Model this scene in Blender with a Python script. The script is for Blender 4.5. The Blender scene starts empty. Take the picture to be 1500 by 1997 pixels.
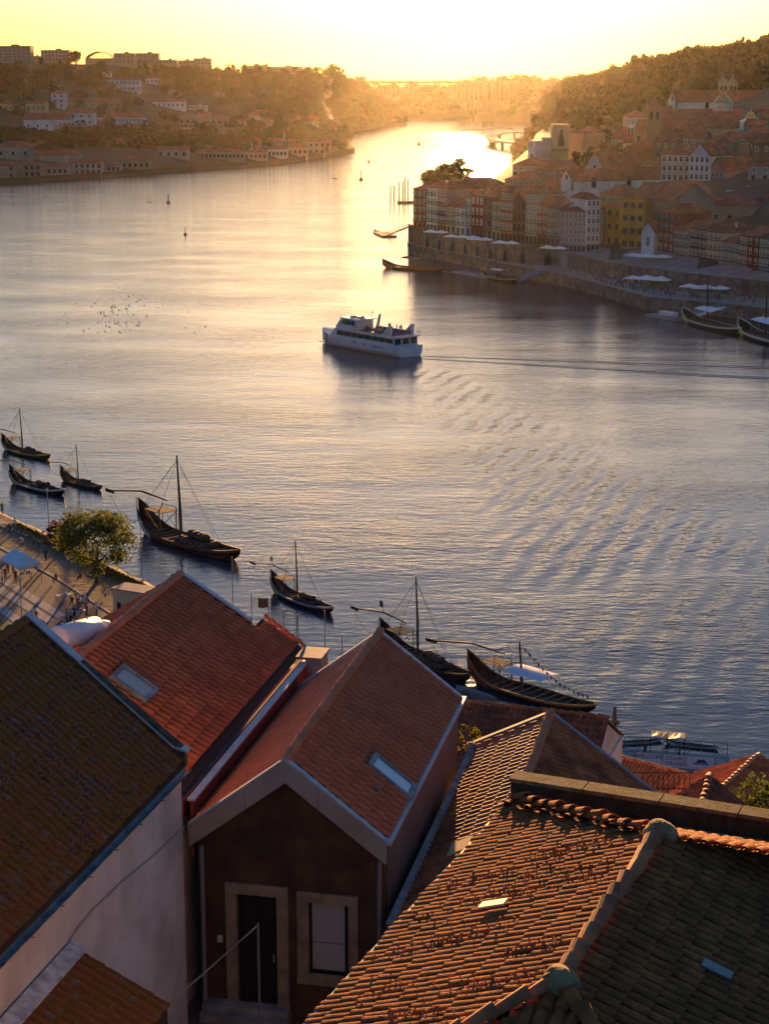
import bpy, bmesh, math, random
import numpy as np
from mathutils import Vector, Matrix
R = math.radians
random.seed(7); rng = np.random.default_rng(7)
S = bpy.context.scene
COL = S.collection
# ---------------------------------------------------------------- camera
CAM_H, PITCH, FPX = 60.0, R(13.4), 3500.0
cd = bpy.data.cameras.new('camera'); cam = bpy.data.objects.new('camera', cd); COL.objects.link(cam)
cam.location = (0, 0, CAM_H); cam.rotation_euler = (R(90) - PITCH, 0, 0)
cd.sensor_fit = 'VERTICAL'; cd.sensor_height = 36.0; cd.sensor_width = 27.0
cd.lens = FPX / 1997 * 36.0; cd.clip_start = 0.5; cd.clip_end = 20000
S.camera = cam
# ---------------------------------------------------------------- light
SUN_AZ, SUN_EL = R(2.7), R(2.9)          # azimuth clockwise from +Y
wd = bpy.data.worlds.new('World'); S.world = wd; wd.use_nodes = True
nt = wd.node_tree; bg = nt.nodes['Background']
sky = nt.nodes.new('ShaderNodeTexSky'); sky.sky_type = 'NISHITA'; sky.sun_disc = False
sky.sun_elevation = SUN_EL; sky.sun_rotation = SUN_AZ; sky.altitude = 60
sky.air_density = 1.08; sky.dust_density = 1.6; sky.ozone_density = 4.2
nt.links.new(sky.outputs[0], bg.inputs[0]); bg.inputs[1].default_value = 0.10
sl = bpy.data.lights.new('sun', 'SUN'); sun = bpy.data.objects.new('sun', sl); COL.objects.link(sun)
sl.energy = 5.0; sl.angle = R(0.6); sl.color = (1.0, 0.50, 0.17)
sd = Vector((math.sin(SUN_AZ) * math.cos(SUN_EL), math.cos(SUN_AZ) * math.cos(SUN_EL), math.sin(SUN_EL)))
sun.rotation_euler = sd.to_track_quat('Z', 'Y').to_euler(); sun.location = (0, 0, 200)
vs = S.view_settings; vs.view_transform = 'Standard'; vs.look = 'None'; vs.exposure = 1.95; vs.gamma = 1.0
vs.use_curve_mapping = False
cy = S.cycles; cy.use_denoising = True; cy.max_bounces = 6; cy.diffuse_bounces = 2; cy.glossy_bounces = 3
cy.transmission_bounces = 2; cy.volume_bounces = 1; cy.transparent_max_bounces = 6
cy.sample_clamp_indirect = 6.0; cy.caustics_reflective = False; cy.caustics_refractive = False
# ---------------------------------------------------------------- pixel <-> place
CP, SP = math.cos(PITCH), math.sin(PITCH)
def ray(px, py):
    x = (px - 750) / FPX; u = -(py - 998.5) / FPX
    return np.array([x, CP + SP * u, -SP + CP * u])
def at(px, py, Y=None, z=None):
    d = ray(px, py); t = Y / d[1] if Y is not None else (z - CAM_H) / d[2]
    return np.array([0, 0, CAM_H]) + t * d
def proj(p):
    v = np.asarray(p, float) - [0, 0, CAM_H]
    f = v[1] * CP - v[2] * SP
    return 750 + FPX * v[0] / f, 998.5 - FPX * (v[1] * SP + v[2] * CP) / f
def xfor(px, Y, z):
    return (px - 750) / FPX * (Y * CP - (z - CAM_H) * SP)
# ---------------------------------------------------------------- materials
MATS = {}
def mat(name, col, rough=0.8, var=0.0, scale=1.0, col2=None, bump=0.0, bscale=None, metal=0.0, spec=0.3, detail=4.0, emit=None, cell=0.0, cells=4.0):
    if name in MATS: return MATS[name]
    m = bpy.data.materials.new(name); m.use_nodes = True; t = m.node_tree; b = t.nodes['Principled BSDF']
    b.inputs['Roughness'].default_value = rough; b.inputs['Metallic'].default_value = metal
    b.inputs['Specular IOR Level'].default_value = spec
    c = (*col, 1)
    b.inputs['Base Color'].default_value = c
    if var or bump or cell or col2:
        g = t.nodes.new('ShaderNodeNewGeometry')
        n = t.nodes.new('ShaderNodeTexNoise'); n.inputs['Scale'].default_value = scale; n.inputs['Detail'].default_value = detail
        t.links.new(g.outputs['Position'], n.inputs['Vector'])
        last = None
        if var or col2:
            mx = t.nodes.new('ShaderNodeMix'); mx.data_type = 'RGBA'
            c2 = (*col2, 1) if col2 else tuple(min(1, v * (1 - var)) for v in col) + (1,)
            c1 = c if col2 else tuple(min(1, v * (1 + var)) for v in col) + (1,)
            mx.inputs[6].default_value = c1; mx.inputs[7].default_value = c2
            rp = t.nodes.new('ShaderNodeMapRange'); rp.inputs[1].default_value = 0.36; rp.inputs[2].default_value = 0.64
            t.links.new(n.outputs[0], rp.inputs[0]); t.links.new(rp.outputs[0], mx.inputs[0])
            last = mx.outputs[2]
        if cell:
            vo = t.nodes.new('ShaderNodeTexVoronoi'); vo.inputs['Scale'].default_value = cells
            t.links.new(g.outputs['Position'], vo.inputs['Vector'])
            hs = t.nodes.new('ShaderNodeHueSaturation')
            mr = t.nodes.new('ShaderNodeMapRange'); mr.inputs[3].default_value = 1 - cell; mr.inputs[4].default_value = 1 + cell
            sx = t.nodes.new('ShaderNodeSeparateColor'); t.links.new(vo.outputs['Color'], sx.inputs[0])
            t.links.new(sx.outputs[0], mr.inputs[0]); t.links.new(mr.outputs[0], hs.inputs['Value'])
            if last: t.links.new(last, hs.inputs['Color'])
            else: hs.inputs['Color'].default_value = c
            last = hs.outputs[0]
        if last: t.links.new(last, b.inputs['Base Color'])
        if bump:
            n2 = n
            if bscale:
                n2 = t.nodes.new('ShaderNodeTexNoise'); n2.inputs['Scale'].default_value = bscale; n2.inputs['Detail'].default_value = 3
                t.links.new(g.outputs['Position'], n2.inputs['Vector'])
            bp = t.nodes.new('ShaderNodeBump'); bp.inputs['Strength'].default_value = 0.6; bp.inputs['Distance'].default_value = bump
            t.links.new(n2.outputs[0], bp.inputs['Height']); t.links.new(bp.outputs[0], b.inputs['Normal'])
    if emit:
        b.inputs['Emission Color'].default_value = (*emit[0], 1); b.inputs['Emission Strength'].default_value = emit[1]
    MATS[name] = m; return m
# ---------------------------------------------------------------- mesh builder
class MB:
    def __init__(s): s.v = []; s.f = []; s.m = []
    def add(s, vs, fs, mi=0):
        k = len(s.v); s.v += [tuple(map(float, p)) for p in vs]
        for f in fs: s.f.append([i + k for i in f]); s.m.append(mi)
        return s
    def hexa(s, p, mi=0):   # p: 4 bottom (ccw from above) + 4 top
        return s.add(p, [(3, 2, 1, 0), (4, 5, 6, 7), (0, 1, 5, 4), (1, 2, 6, 5), (2, 3, 7, 6), (3, 0, 4, 7)], mi)
    def box(s, c, d, mi=0, rz=0.0, M=None):
        x, y, z = d[0] / 2, d[1] / 2, d[2] / 2; co, si = math.cos(rz), math.sin(rz); p = []
        for zz in (-z, z):
            for xx, yy in ((-x, -y), (x, -y), (x, y), (-x, y)):
                q = (c[0] + xx * co - yy * si, c[1] + xx * si + yy * co, c[2] + zz)
                p.append(tuple(M @ Vector(q)) if M is not None else q)
        return s.hexa(p, mi)
    def prism(s, poly, z0, z1, mi=0):
        n = len(poly)
        return s.add([(x, y, z0) for x, y in poly] + [(x, y, z1) for x, y in poly],
                     [tuple(range(n - 1, -1, -1)), tuple(range(n, 2 * n))] + [(i, (i + 1) % n, n + (i + 1) % n, n + i) for i in range(n)], mi)
    def slab(s, poly, off, mi=0):      # poly: 3-D points, off: 3-D offset vector
        n = len(poly); off = np.asarray(off, float); a = [np.asarray(p, float) for p in poly]
        return s.add(a + [p + off for p in a], [tuple(range(n - 1, -1, -1)), tuple(range(n, 2 * n))] + [(i, (i + 1) % n, n + (i + 1) % n, n + i) for i in range(n)], mi)
    def tube(s, pts, r, n=6, mi=0, cap=True):
        pts = [Vector(p) for p in pts]; rs = r if isinstance(r, (list, tuple)) else [r] * len(pts); rings = []
        k = len(s.v)
        for i, p in enumerate(pts):
            t = (pts[min(i + 1, len(pts) - 1)] - pts[max(i - 1, 0)]).normalized()
            a = Vector((0, 0, 1)) if abs(t.z) < 0.9 else Vector((1, 0, 0))
            e1 = t.cross(a).normalized(); e2 = t.cross(e1)
            for j in range(n):
                g = 2 * math.pi * j / n; s.v.append(tuple(p + (e1 * math.cos(g) + e2 * math.sin(g)) * rs[i]))
        for i in range(len(pts) - 1):
            for j in range(n):
                a, b = k + i * n + j, k + i * n + (j + 1) % n
                s.f.append([a, b, b + n, a + n]); s.m.append(mi)
        if cap:
            s.f.append([k + j for j in range(n)]); s.m.append(mi)
            s.f.append([k + (len(pts) - 1) * n + j for j in range(n - 1, -1, -1)]); s.m.append(mi)
        return s
    def lathe(s, prof, c=(0, 0, 0), n=12, mi=0, ax='z'):
        k = len(s.v)
        for r, z in prof:
            for j in range(n):
                g = 2 * math.pi * j / n; a, b = r * math.cos(g), r * math.sin(g)
                q = (a, b, z) if ax == 'z' else ((z, a, b) if ax == 'x' else (a, z, b))
                s.v.append((c[0] + q[0], c[1] + q[1], c[2] + q[2]))
        for i in range(len(prof) - 1):
            for j in range(n):
                a, b = k + i * n + j, k + i * n + (j + 1) % n
                s.f.append([a, b, b + n, a + n]); s.m.append(mi)
        s.f.append([k + j for j in range(n - 1, -1, -1)]); s.m.append(mi)
        s.f.append([k + (len(prof) - 1) * n + j for j in range(n)]); s.m.append(mi)
        return s
    def mesh(s, name, mats, smooth=False):
        me = bpy.data.meshes.new(name); me.from_pydata(s.v, [], s.f)
        for m in (mats if isinstance(mats, (list, tuple)) else [mats]): me.materials.append(m)
        me.polygons.foreach_set('material_index', s.m)
        if smooth: me.polygons.foreach_set('use_smooth', [True] * len(s.f))
        bm = bmesh.new(); bm.from_mesh(me); bmesh.ops.recalc_face_normals(bm, faces=bm.faces); bm.to_mesh(me); bm.free()
        me.update(); return me
    def build(s, name, mats, parent=None, smooth=False, world=False):
        if world and parent is not None:
            o = wloc(parent); s.v = [(x - o[0], y - o[1], z - o[2]) for x, y, z in s.v]
        return link(name, s.mesh(name, mats, smooth), parent)
def wloc(o):
    l = Vector((0, 0, 0))
    while o is not None: l = l + o.location; o = o.parent
    return l
def link(name, me, parent=None, loc=(0, 0, 0), rz=0.0, scale=None):
    o = bpy.data.objects.new(name, me); COL.objects.link(o); o.parent = parent
    o.location = loc; o.rotation_euler = (0, 0, rz)
    if scale is not None: o.scale = scale
    return o
def tag(o, label, cat, group=None):
    o['label'] = label; o['category'] = cat
    if group: o['group'] = group
    return o
def thing(name, label, cat, loc=(0, 0, 0), rz=0.0, group=None):
    return tag(link(name, None, None, loc, rz), label, cat, group)
def kind(o, k): o['kind'] = k; return o
def copy_tree(o, parent=None):
    c = o.copy(); COL.objects.link(c); c.parent = parent
    for ch in o.children: copy_tree(ch, c)
    return c
# ================================================================ WATER, BANKS, HAZE
def water_material():
    m = bpy.data.materials.new('river_water'); m.use_nodes = True; t = m.node_tree; b = t.nodes['Principled BSDF']
    b.inputs['Base Color'].default_value = (0.015, 0.032, 0.045, 1); b.inputs['Roughness'].default_value = 0.12
    b.inputs['IOR'].default_value = 1.333; b.inputs['Specular IOR Level'].default_value = 0.42
    N = t.nodes; L = t.links
    g = N.new('ShaderNodeNewGeometry')
    def math_(op, a, b_=None, c=None):
        n = N.new('ShaderNodeMath'); n.operation = op
        for i, v in enumerate((a, b_, c)):
            if v is None: continue
            if isinstance(v, (int, float)): n.inputs[i].default_value = v
            else: L.new(v, n.inputs[i])
        return n.outputs[0]
    def noise(scale, rot, stretch, detail=3.0):
        mp = N.new('ShaderNodeMapping'); mp.inputs['Rotation'].default_value = (0, 0, R(rot)); mp.inputs['Scale'].default_value = (stretch, 1, 1)
        L.new(g.outputs['Position'], mp.inputs[0])
        n = N.new('ShaderNodeTexNoise'); n.inputs['Scale'].default_value = scale; n.inputs['Detail'].default_value = detail; n.inputs['Roughness'].default_value = 0.55
        L.new(mp.outputs[0], n.inputs['Vector']); return n.outputs[0]
    big = noise(0.035, 10, 0.6, 2.0)
    amp = N.new('ShaderNodeMapRange'); amp.inputs[1].default_value = 0.35; amp.inputs[2].default_value = 0.68; amp.inputs[3].default_value = 0.45; amp.inputs[4].default_value = 1.15
    L.new(big, amp.inputs[0])
    w1 = noise(0.70, 14, 0.42); w2 = noise(2.0, -8, 0.45); w3 = noise(0.12, 25, 0.35, 2.0)
    h = math_('ADD', math_('MULTIPLY', w1, 0.42), math_('ADD', math_('MULTIPLY', w2, 0.17), math_('MULTIPLY', w3, 0.55)))
    h = math_('MULTIPLY', h, amp.outputs[0])
    # wake of the ferry: wave trains fanning off its track, in track coordinates
    sx = N.new('ShaderNodeSeparateXYZ'); L.new(g.outputs['Position'], sx.inputs[0])
    X, Y = sx.outputs[0], sx.outputs[1]
    x0, y0 = 5.0, 404.0; dx, dy = 0.955, -0.297           # track runs from the stern to the right
    a = math_('ADD', math_('MULTIPLY', math_('SUBTRACT', X, x0), dx), math_('MULTIPLY', math_('SUBTRACT', Y, y0), dy))
    c = math_('SUBTRACT', math_('MULTIPLY', math_('SUBTRACT', X, x0), -dy), math_('MULTIPLY', math_('SUBTRACT', Y, y0), -dx))
    # c: distance to the near side (towards the camera) is negative of this; use absolute cross distance
    cross = math_('ADD', math_('MULTIPLY', math_('SUBTRACT', X, x0), dy), math_('MULTIPLY', math_('SUBTRACT', Y, y0), -dx))
    def band(v, lo, lo2, hi2, hi):
        r1 = N.new('ShaderNodeMapRange'); r1.interpolation_type = 'SMOOTHSTEP'; r1.inputs[1].default_value = lo; r1.inputs[2].default_value = lo2; L.new(v, r1.inputs[0])
        r2 = N.new('ShaderNodeMapRange'); r2.interpolation_type = 'SMOOTHSTEP'; r2.inputs[1].default_value = hi2; r2.inputs[2].default_value = hi; r2.inputs[3].default_value = 1; r2.inputs[4].default_value = 0; L.new(v, r2.inputs[0])
        return math_('MULTIPLY', r1.outputs[0], r2.outputs[0])
    # wave train running from the stern towards the near right, crests oblique to it
    wob = math_('MULTIPLY', math_('SUBTRACT', w3, 0.5), 5.0)
    along = math_('ADD', math_('MULTIPLY', math_('SUBTRACT', X, 9.0), 0.145), math_('MULTIPLY', math_('SUBTRACT', Y, 388.0), -0.989))
    lat = math_('ADD', math_('MULTIPLY', math_('SUBTRACT', X, 9.0), 0.989), math_('MULTIPLY', math_('SUBTRACT', Y, 388.0), 0.145))
    ph = math_('ADD', math_('ADD', math_('MULTIPLY', X, 1.5), math_('MULTIPLY', Y, -0.45)), math_('ADD', wob, math_('MULTIPLY', w1, 2.5)))
    fan = math_('SINE', ph)
    rel = math_('DIVIDE', math_('SUBTRACT', lat, 0.5), math_('ADD', math_('MULTIPLY', math_('MAXIMUM', along, 0.0), 0.11), 4.0))
    m1 = math_('MULTIPLY', band(rel, -1.1, -0.4, 0.5, 1.2), band(along, -2.0, 12.0, 150.0, 250.0))
    patch = N.new('ShaderNodeMapRange'); patch.inputs[1].default_value = 0.3; patch.inputs[2].default_value = 0.55; L.new(noise(0.06, 60, 0.5, 2.0), patch.inputs[0])
    h = math_('ADD', h, math_('MULTIPLY', math_('MULTIPLY', fan, math_('MULTIPLY', m1, patch.outputs[0])), 0.24))
    # the two narrow stern lines
    ph2 = math_('SINE', math_('MULTIPLY', cross, 2.2))
    spread = math_('ADD', math_('MULTIPLY', math_('MAXIMUM', a, 0.0), 0.075), 1.6)
    rel2 = math_('DIVIDE', math_('ABSOLUTE', math_('SUBTRACT', cross, 0.5)), spread)
    m2 = math_('MULTIPLY', band(rel2, 0.45, 0.9, 1.0, 1.5), band(a, 0.0, 2.0, 90.0, 200.0))
    h = math_('ADD', h, math_('MULTIPLY', math_('MULTIPLY', ph2, m2), 0.3))
    bp = N.new('ShaderNodeBump'); bp.inputs['Strength'].default_value = 1.0; bp.inputs['Distance'].default_value = 0.30
    L.new(h, bp.inputs['Height']); L.new(bp.outputs[0], b.inputs['Normal'])
    return m
wm = MB(); wm.add([(-2600, 60, 0), (2600, 60, 0), (2600, 5200, 0), (-2600, 5200, 0)], [(0, 1, 2, 3)])
kind(wm.build('river', water_material()), 'structure')

M_GRASS = mat('hillside_scrub', (0.055, 0.06, 0.022), 0.95, col2=(0.10, 0.075, 0.04), scale=0.05, bump=0.5, bscale=0.4)
M_EARTH = mat('bank_earth', (0.16, 0.12, 0.085), 0.95, col2=(0.10, 0.085, 0.05), scale=0.12, bump=0.1, bscale=1.5)
M_PAVE = mat('granite_paving', (0.26, 0.23, 0.20), 0.85, var=0.18, scale=0.25, bump=0.02, bscale=3)
M_STONE = mat('granite_masonry', (0.19, 0.14, 0.10), 0.9, var=0.3, scale=0.4, bump=0.08, bscale=1.2, cell=0.2, cells=0.9)

def loft(name, cols, m, k='structure'):     # cols: list of lists of (px, Y, z): one terrain sheet
    mb = MB(); n = len(cols[0])
    for c in cols:
        for px, Y, z in c: mb.v.append((xfor(px, Y, z), Y, z))
    for i in range(len(cols) - 1):
        for j in range(n - 1):
            a = i * n + j; mb.f.append([a, a + n, a + n + 1, a + 1]); mb.m.append(0)
    o = mb.build(name, m, smooth=True); kind(o, k); return o
def zat(py, Y): return CAM_H - Y * math.tan(PITCH + math.atan((py - 998.5) / FPX))
def Yat(py, z): return (CAM_H - z) / math.tan(PITCH + math.atan((py - 998.5) / FPX))
# left bank: per column the pixel heights of shore, quay, two benches, crest
LB = {}
def lcol(px, shore, rows, back=None):
    Y0 = Yat(shore, 0.0); c = [(px, Y0 - 1.5, -3.0), (px, Y0, 3.5)]
    for py, dY in rows: c.append((px, Y0 + dY, zat(py, Y0 + dY)))
    Yl = c[-1][1]; c.append((px, Yl + 250, c[-1][2] - 25)); c.append((px, Yl + 700, -3.0))
    LB[px] = [(shore, Y0)] + [(py, Y0 + dY) for py, dY in rows]
    return c
lc = [lcol(-260, 372, [(366, 12), (300, 130), (215, 260), (160, 400), (128, 520)]),
      lcol(-100, 365, [(359, 12), (300, 130), (215, 260), (160, 400), (126, 520)]),
      lcol(0, 359, [(352, 12), (295, 130), (212, 260), (158, 400), (124, 520)]),
      lcol(100, 353, [(346, 12), (290, 130), (210, 270), (158, 420), (124, 540)]),
      lcol(200, 346, [(339, 12), (280, 130), (212, 270), (160, 420), (126, 560)]),
      lcol(300, 339, [(332, 12), (276, 130), (215, 280), (165, 430), (132, 580)]),
      lcol(400, 331, [(325, 12), (272, 130), (218, 280), (172, 430), (142, 600)]),
      lcol(480, 326, [(320, 12), (268, 130), (220, 280), (172, 430), (146, 600)]),
      lcol(560, 318, [(313, 12), (266, 120), (225, 260), (180, 420), (150, 600)]),
      lcol(620, 309, [(305, 12), (272, 90), (240, 180), (205, 300), (178, 450)]),
      lcol(662, 302, [(298, 10), (282, 50), (268, 90), (256, 130), (250, 170)]),
      lcol(692, 296, [(293, 8), (291, 20), (290, 34), (289, 50), (288, 60)])]
loft('terrain_north_west_bank', lc, M_GRASS)
def bankY(px, py):
    ks = sorted(LB); k0 = max([k for k in ks if k <= px], default=ks[0]); k1 = min([k for k in ks if k >= px], default=ks[-1])
    def iy(tab):
        if py >= tab[0][0]: return tab[0][1]
        for (p0, y0), (p1, y1) in zip(tab, tab[1:]):
            if p0 >= py >= p1: return y0 + (y1 - y0) * (p0 - py) / max(1e-6, p0 - p1)
        return tab[-1][1]
    a, b = iy(LB[k0]), iy(LB[k1]); f = 0 if k1 == k0 else (px - k0) / (k1 - k0)
    return a + (b - a) * f
# second headland and the far shore behind the bridge
def fcol(px, shore, crest, d):
    Y0 = Yat(shore, 0.0); return [(px, Y0 - 4, -3), (px, Y0, 4), (px, Y0 + d * .35, 4 + (zat(crest, Y0 + d) - 4) * .55), (px, Y0 + d, zat(crest, Y0 + d)), (px, Y0 + d + 500, -3)]
loft('terrain_west_headland', [fcol(540, 276, 150, 600), fcol(600, 270, 152, 560), fcol(660, 263, 158, 480), fcol(710, 255, 172, 380), fcol(745, 248, 200, 260), fcol(775, 243, 224, 120), fcol(792, 240, 238, 30)], M_GRASS)
loft('terrain_far_shore', [fcol(620, 236, 166, 420), fcol(740, 233.5, 168, 420), fcol(830, 232.5, 170, 420), fcol(900, 234, 168, 420), fcol(960, 237, 160, 420), fcol(1020, 240, 158, 380), fcol(1120, 246, 156, 300)], M_GRASS)
# right bank
RB = {}; RQ = {}
def rcol(px, rows, drop=True):
    c = []
    for Y, z in rows: c.append((px, Y, z))
    RB[px] = rows; return c
def rr(px, shore, rows):
    Y0 = Yat(shore, 0.0); ys = max(rows[0][0], Y0 + 2.5); rows[0] = (ys, rows[0][1]); RQ[px] = (Y0, ys)
    return rcol(px, [(Y0 - .3, -2), (Y0, 3.4), (ys - .6, 3.5)] + rows)
rc = [rr(796, 494, [(668, 3.4), (672, 3.5), (676, 3.4), (684, 3.0), (692, 2.6), (700, 1.0), (712, -3)]),
      rr(830, 503, [(645, 9), (700, 9.5), (735, 9), (760, 7), (775, 5), (790, 2), (800, -3)]),
      rr(900, 516, [(621, 9), (690, 10), (760, 11), (800, 10), (850, 7), (900, 2), (920, -3)]),
      rr(970, 533, [(596, 9), (670, 13), (770, 17), (860, 17), (980, 12), (1080, 4), (1120, -3)]),
      rr(1030, 545, [(582, 9), (650, 14), (760, 22), (900, 26), (1100, 22), (1500, 8), (1640, -3)]),
      rr(1095, 557, [(578, 8.5), (640, 15), (740, 24), (900, 32), (1200, 40), (1900, 58), (2400, 60)]),
      rr(1180, 580, [(540, 7), (620, 15), (720, 27), (860, 36), (1100, 46), (1500, 62), (2200, 60)]),
      rr(1260, 603, [(522, 7), (610, 18), (700, 31), (820, 41), (1000, 55), (1350, 70), (2000, 60)]),
      rr(1350, 612, [(506, 7.5), (600, 20), (690, 34), (800, 45), (960, 60), (1250, 74), (1900, 60)]),
      rr(1450, 622, [(492, 8), (580, 22), (680, 36), (780, 48), (940, 64), (1200, 78), (1800, 60)]),
      rr(1600, 640, [(474, 8), (560, 24), (670, 38), (770, 50), (920, 68), (1150, 84), (1800, 60)]),
      rr(1900, 680, [(440, 8), (520, 24), (650, 40), (760, 54), (900, 74), (1100, 90), (1800, 60)])]
loft('terrain_north_bank', rc, mat('town_ground', (.12, .095, .065), .95, col2=(.07, .065, .035), scale=.08, bump=.3, bscale=.5))
def rbz(X, Y):
    px = 750 + FPX * X / (Y * CP + 40 * SP)
    ks = sorted(RB); k0 = max([k for k in ks if k <= px], default=ks[0]); k1 = min([k for k in ks if k >= px], default=ks[-1])
    f = lambda k: float(np.interp(Y, [r[0] for r in RB[k]], [r[1] for r in RB[k]]))
    return f(k0) if k0 == k1 else f(k0) + (f(k1) - f(k0)) * (px - k0) / (k1 - k0)
# the near (south) bank: steep hill falling to the quay
SH = [(-190, 440), (-53, 239), (-27, 201), (2, 158), (40, 118), (90, 70)]      # shoreline at quay level
def near_z(X, Y):
    d = Y if X > -14 else Y
    return float(np.interp(Y, [0, 30, 50, 62, 78, 100, 126, 140], [39.1, 39.1, 38.3, 33, 26, 15, 5.5, 3.0]))
# ================================================================ NEAR HOUSES ON THE HILL
class Frame:
    def __init__(s, az):
        s.U = np.array([math.sin(az), math.cos(az), 0.]); s.W = np.array([math.cos(az), -math.sin(az), 0.])
    def __call__(s, u, w, z): return s.U * u + s.W * w + np.array([0, 0, z])
    def on_u(s, px, py, u):
        d = ray(px, py); t = u / float(s.U @ d); return s.uwz(np.array([0, 0, CAM_H]) + t * d)
    def on_w(s, px, py, w):
        d = ray(px, py); t = w / float(s.W @ d); return s.uwz(np.array([0, 0, CAM_H]) + t * d)
    def uwz(s, p): return float(s.U @ p), float(s.W @ p), float(p[2])
    def box(s, mb, u0, u1, w0, w1, z0, z1, mi=0):
        return mb.hexa([s(u0, w0, z0), s(u0, w1, z0), s(u1, w1, z0), s(u1, w0, z0), s(u0, w0, z1), s(u0, w1, z1), s(u1, w1, z1), s(u1, w0, z1)], mi)
FB = Frame(R(12.2)); FE = Frame(R(14.2)); FD = Frame(R(23.0))
M_TILE_A = mat('terracotta_tile_dull', (0.46, 0.135, 0.055), 0.62, var=0.14, scale=1.3, cell=0.14, cells=3.7, bump=0.004, bscale=60, spec=.12)
M_TILE_B = mat('terracotta_tile_new', (0.56, 0.165, 0.07), 0.6, var=0.08, scale=1.7, cell=0.10, cells=3.7, bump=0.003, bscale=60, spec=.12)
M_TILE_C = mat('terracotta_tile_worn', (0.52, 0.16, 0.06), 0.62, col2=(0.27, 0.085, 0.04), scale=1.1, cell=0.25, cells=4.0, bump=0.004, bscale=50, spec=.12)
def mossy(name, base, moss, grey, s1, amt=0.5):
    m = bpy.data.materials.new(name); m.use_nodes = True; t = m.node_tree; b = t.nodes['Principled BSDF']; N = t.nodes; L = t.links
    b.inputs['Roughness'].default_value = 0.95; b.inputs['Specular IOR Level'].default_value = 0.12
    g = N.new('ShaderNodeNewGeometry')
    def nz(sc, det):
        n = N.new('ShaderNodeTexNoise'); n.inputs['Scale'].default_value = sc; n.inputs['Detail'].default_value = det; n.inputs['Roughness'].default_value = 0.65
        L.new(g.outputs['Position'], n.inputs['Vector']); return n.outputs[0]
    def ramp(f, lo, hi):
        r = N.new('ShaderNodeMapRange'); r.inputs[1].default_value = lo; r.inputs[2].default_value = hi; L.new(f, r.inputs[0]); return r.outputs[0]
    def mix(f, a, c):
        x = N.new('ShaderNodeMix'); x.data_type = 'RGBA'; L.new(f, x.inputs[0])
        for i, q in ((6, a), (7, c)):
            if isinstance(q, tuple): x.inputs[i].default_value = (*q, 1)
            else: L.new(q, x.inputs[i])
        return x.outputs[2]
    c = mix(ramp(nz(s1, 6), .5 - amt * .25, .72 - amt * .25), base, moss)
    c = mix(ramp(nz(s1 * 2.6, 5), .56, .66), c, grey)
    c = mix(ramp(nz(9.0, 4), .62, .70), c, (0.22, 0.085, 0.03))
    L.new(c, b.inputs['Base Color'])
    bp = N.new('ShaderNodeBump'); bp.inputs['Distance'].default_value = 0.02; bp.inputs['Strength'].default_value = 0.9
    L.new(nz(26, 4), bp.inputs['Height']); L.new(bp.outputs[0], b.inputs['Normal']); return m
M_TILE_E = mossy('mossy_flat_tile', (0.25, 0.09, 0.038), (0.20, 0.095, 0.02), (0.20, 0.15, 0.12), 1.9, 0.55)
M_TILE_D = mossy('old_canal_tile', (0.46, 0.135, 0.04), (0.23, 0.07, 0.024), (0.22, 0.085, 0.035), 2.6, 0.55)
M_DECK = mat('roof_underlay', (0.06, 0.035, 0.025), 0.95)
M_FLASH = mat('zinc_flashing', (0.36, 0.38, 0.40), 0.55, var=0.12, scale=3, metal=0.15, spec=0.5)
M_FLASH2 = mat('weathered_zinc', (0.20, 0.21, 0.215), 0.7, var=0.3, scale=2.5, spec=.15)
M_BROWN = mat('brown_render', (0.085, 0.042, 0.022), 0.9, var=0.3, scale=1.3, detail=8, bump=0.003, bscale=40)
M_FASCIA = mat('beige_fascia_panel', (0.30, 0.25, 0.20), 0.75, var=0.1, scale=1.0)
M_SANDSTONE = mat('granite_surround', (0.27, 0.19, 0.12), 0.85, var=0.2, scale=3, bump=0.004, bscale=40)
M_BLIND = mat('grey_shutter', (0.36, 0.34, 0.30), 0.6)
M_DARK = mat('dark_paint', (0.016, 0.012, 0.010), 0.5)
M_REDW = mat('oxide_red_render', (0.22, 0.035, 0.022), 0.8, var=0.15, scale=2)
def wallmat(name, c1, c2, s=0.6):
    return mat(name, c1, 0.92, col2=c2, scale=s, bump=0.004, bscale=30, detail=7)
M_WHITEW = wallmat('stained_lime_render', (0.84, 0.70, 0.60), (0.55, 0.44, 0.37), 0.7)
M_PIPE = mat('grey_pipe', (0.22, 0.20, 0.18), 0.5)
M_GLASS = mat('window_glass', (0.03, 0.035, 0.04), 0.06, spec=0.8)
M_GLASSL = mat('skylight_glass', (0.32, 0.37, 0.40), 0.12, spec=0.9)

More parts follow.
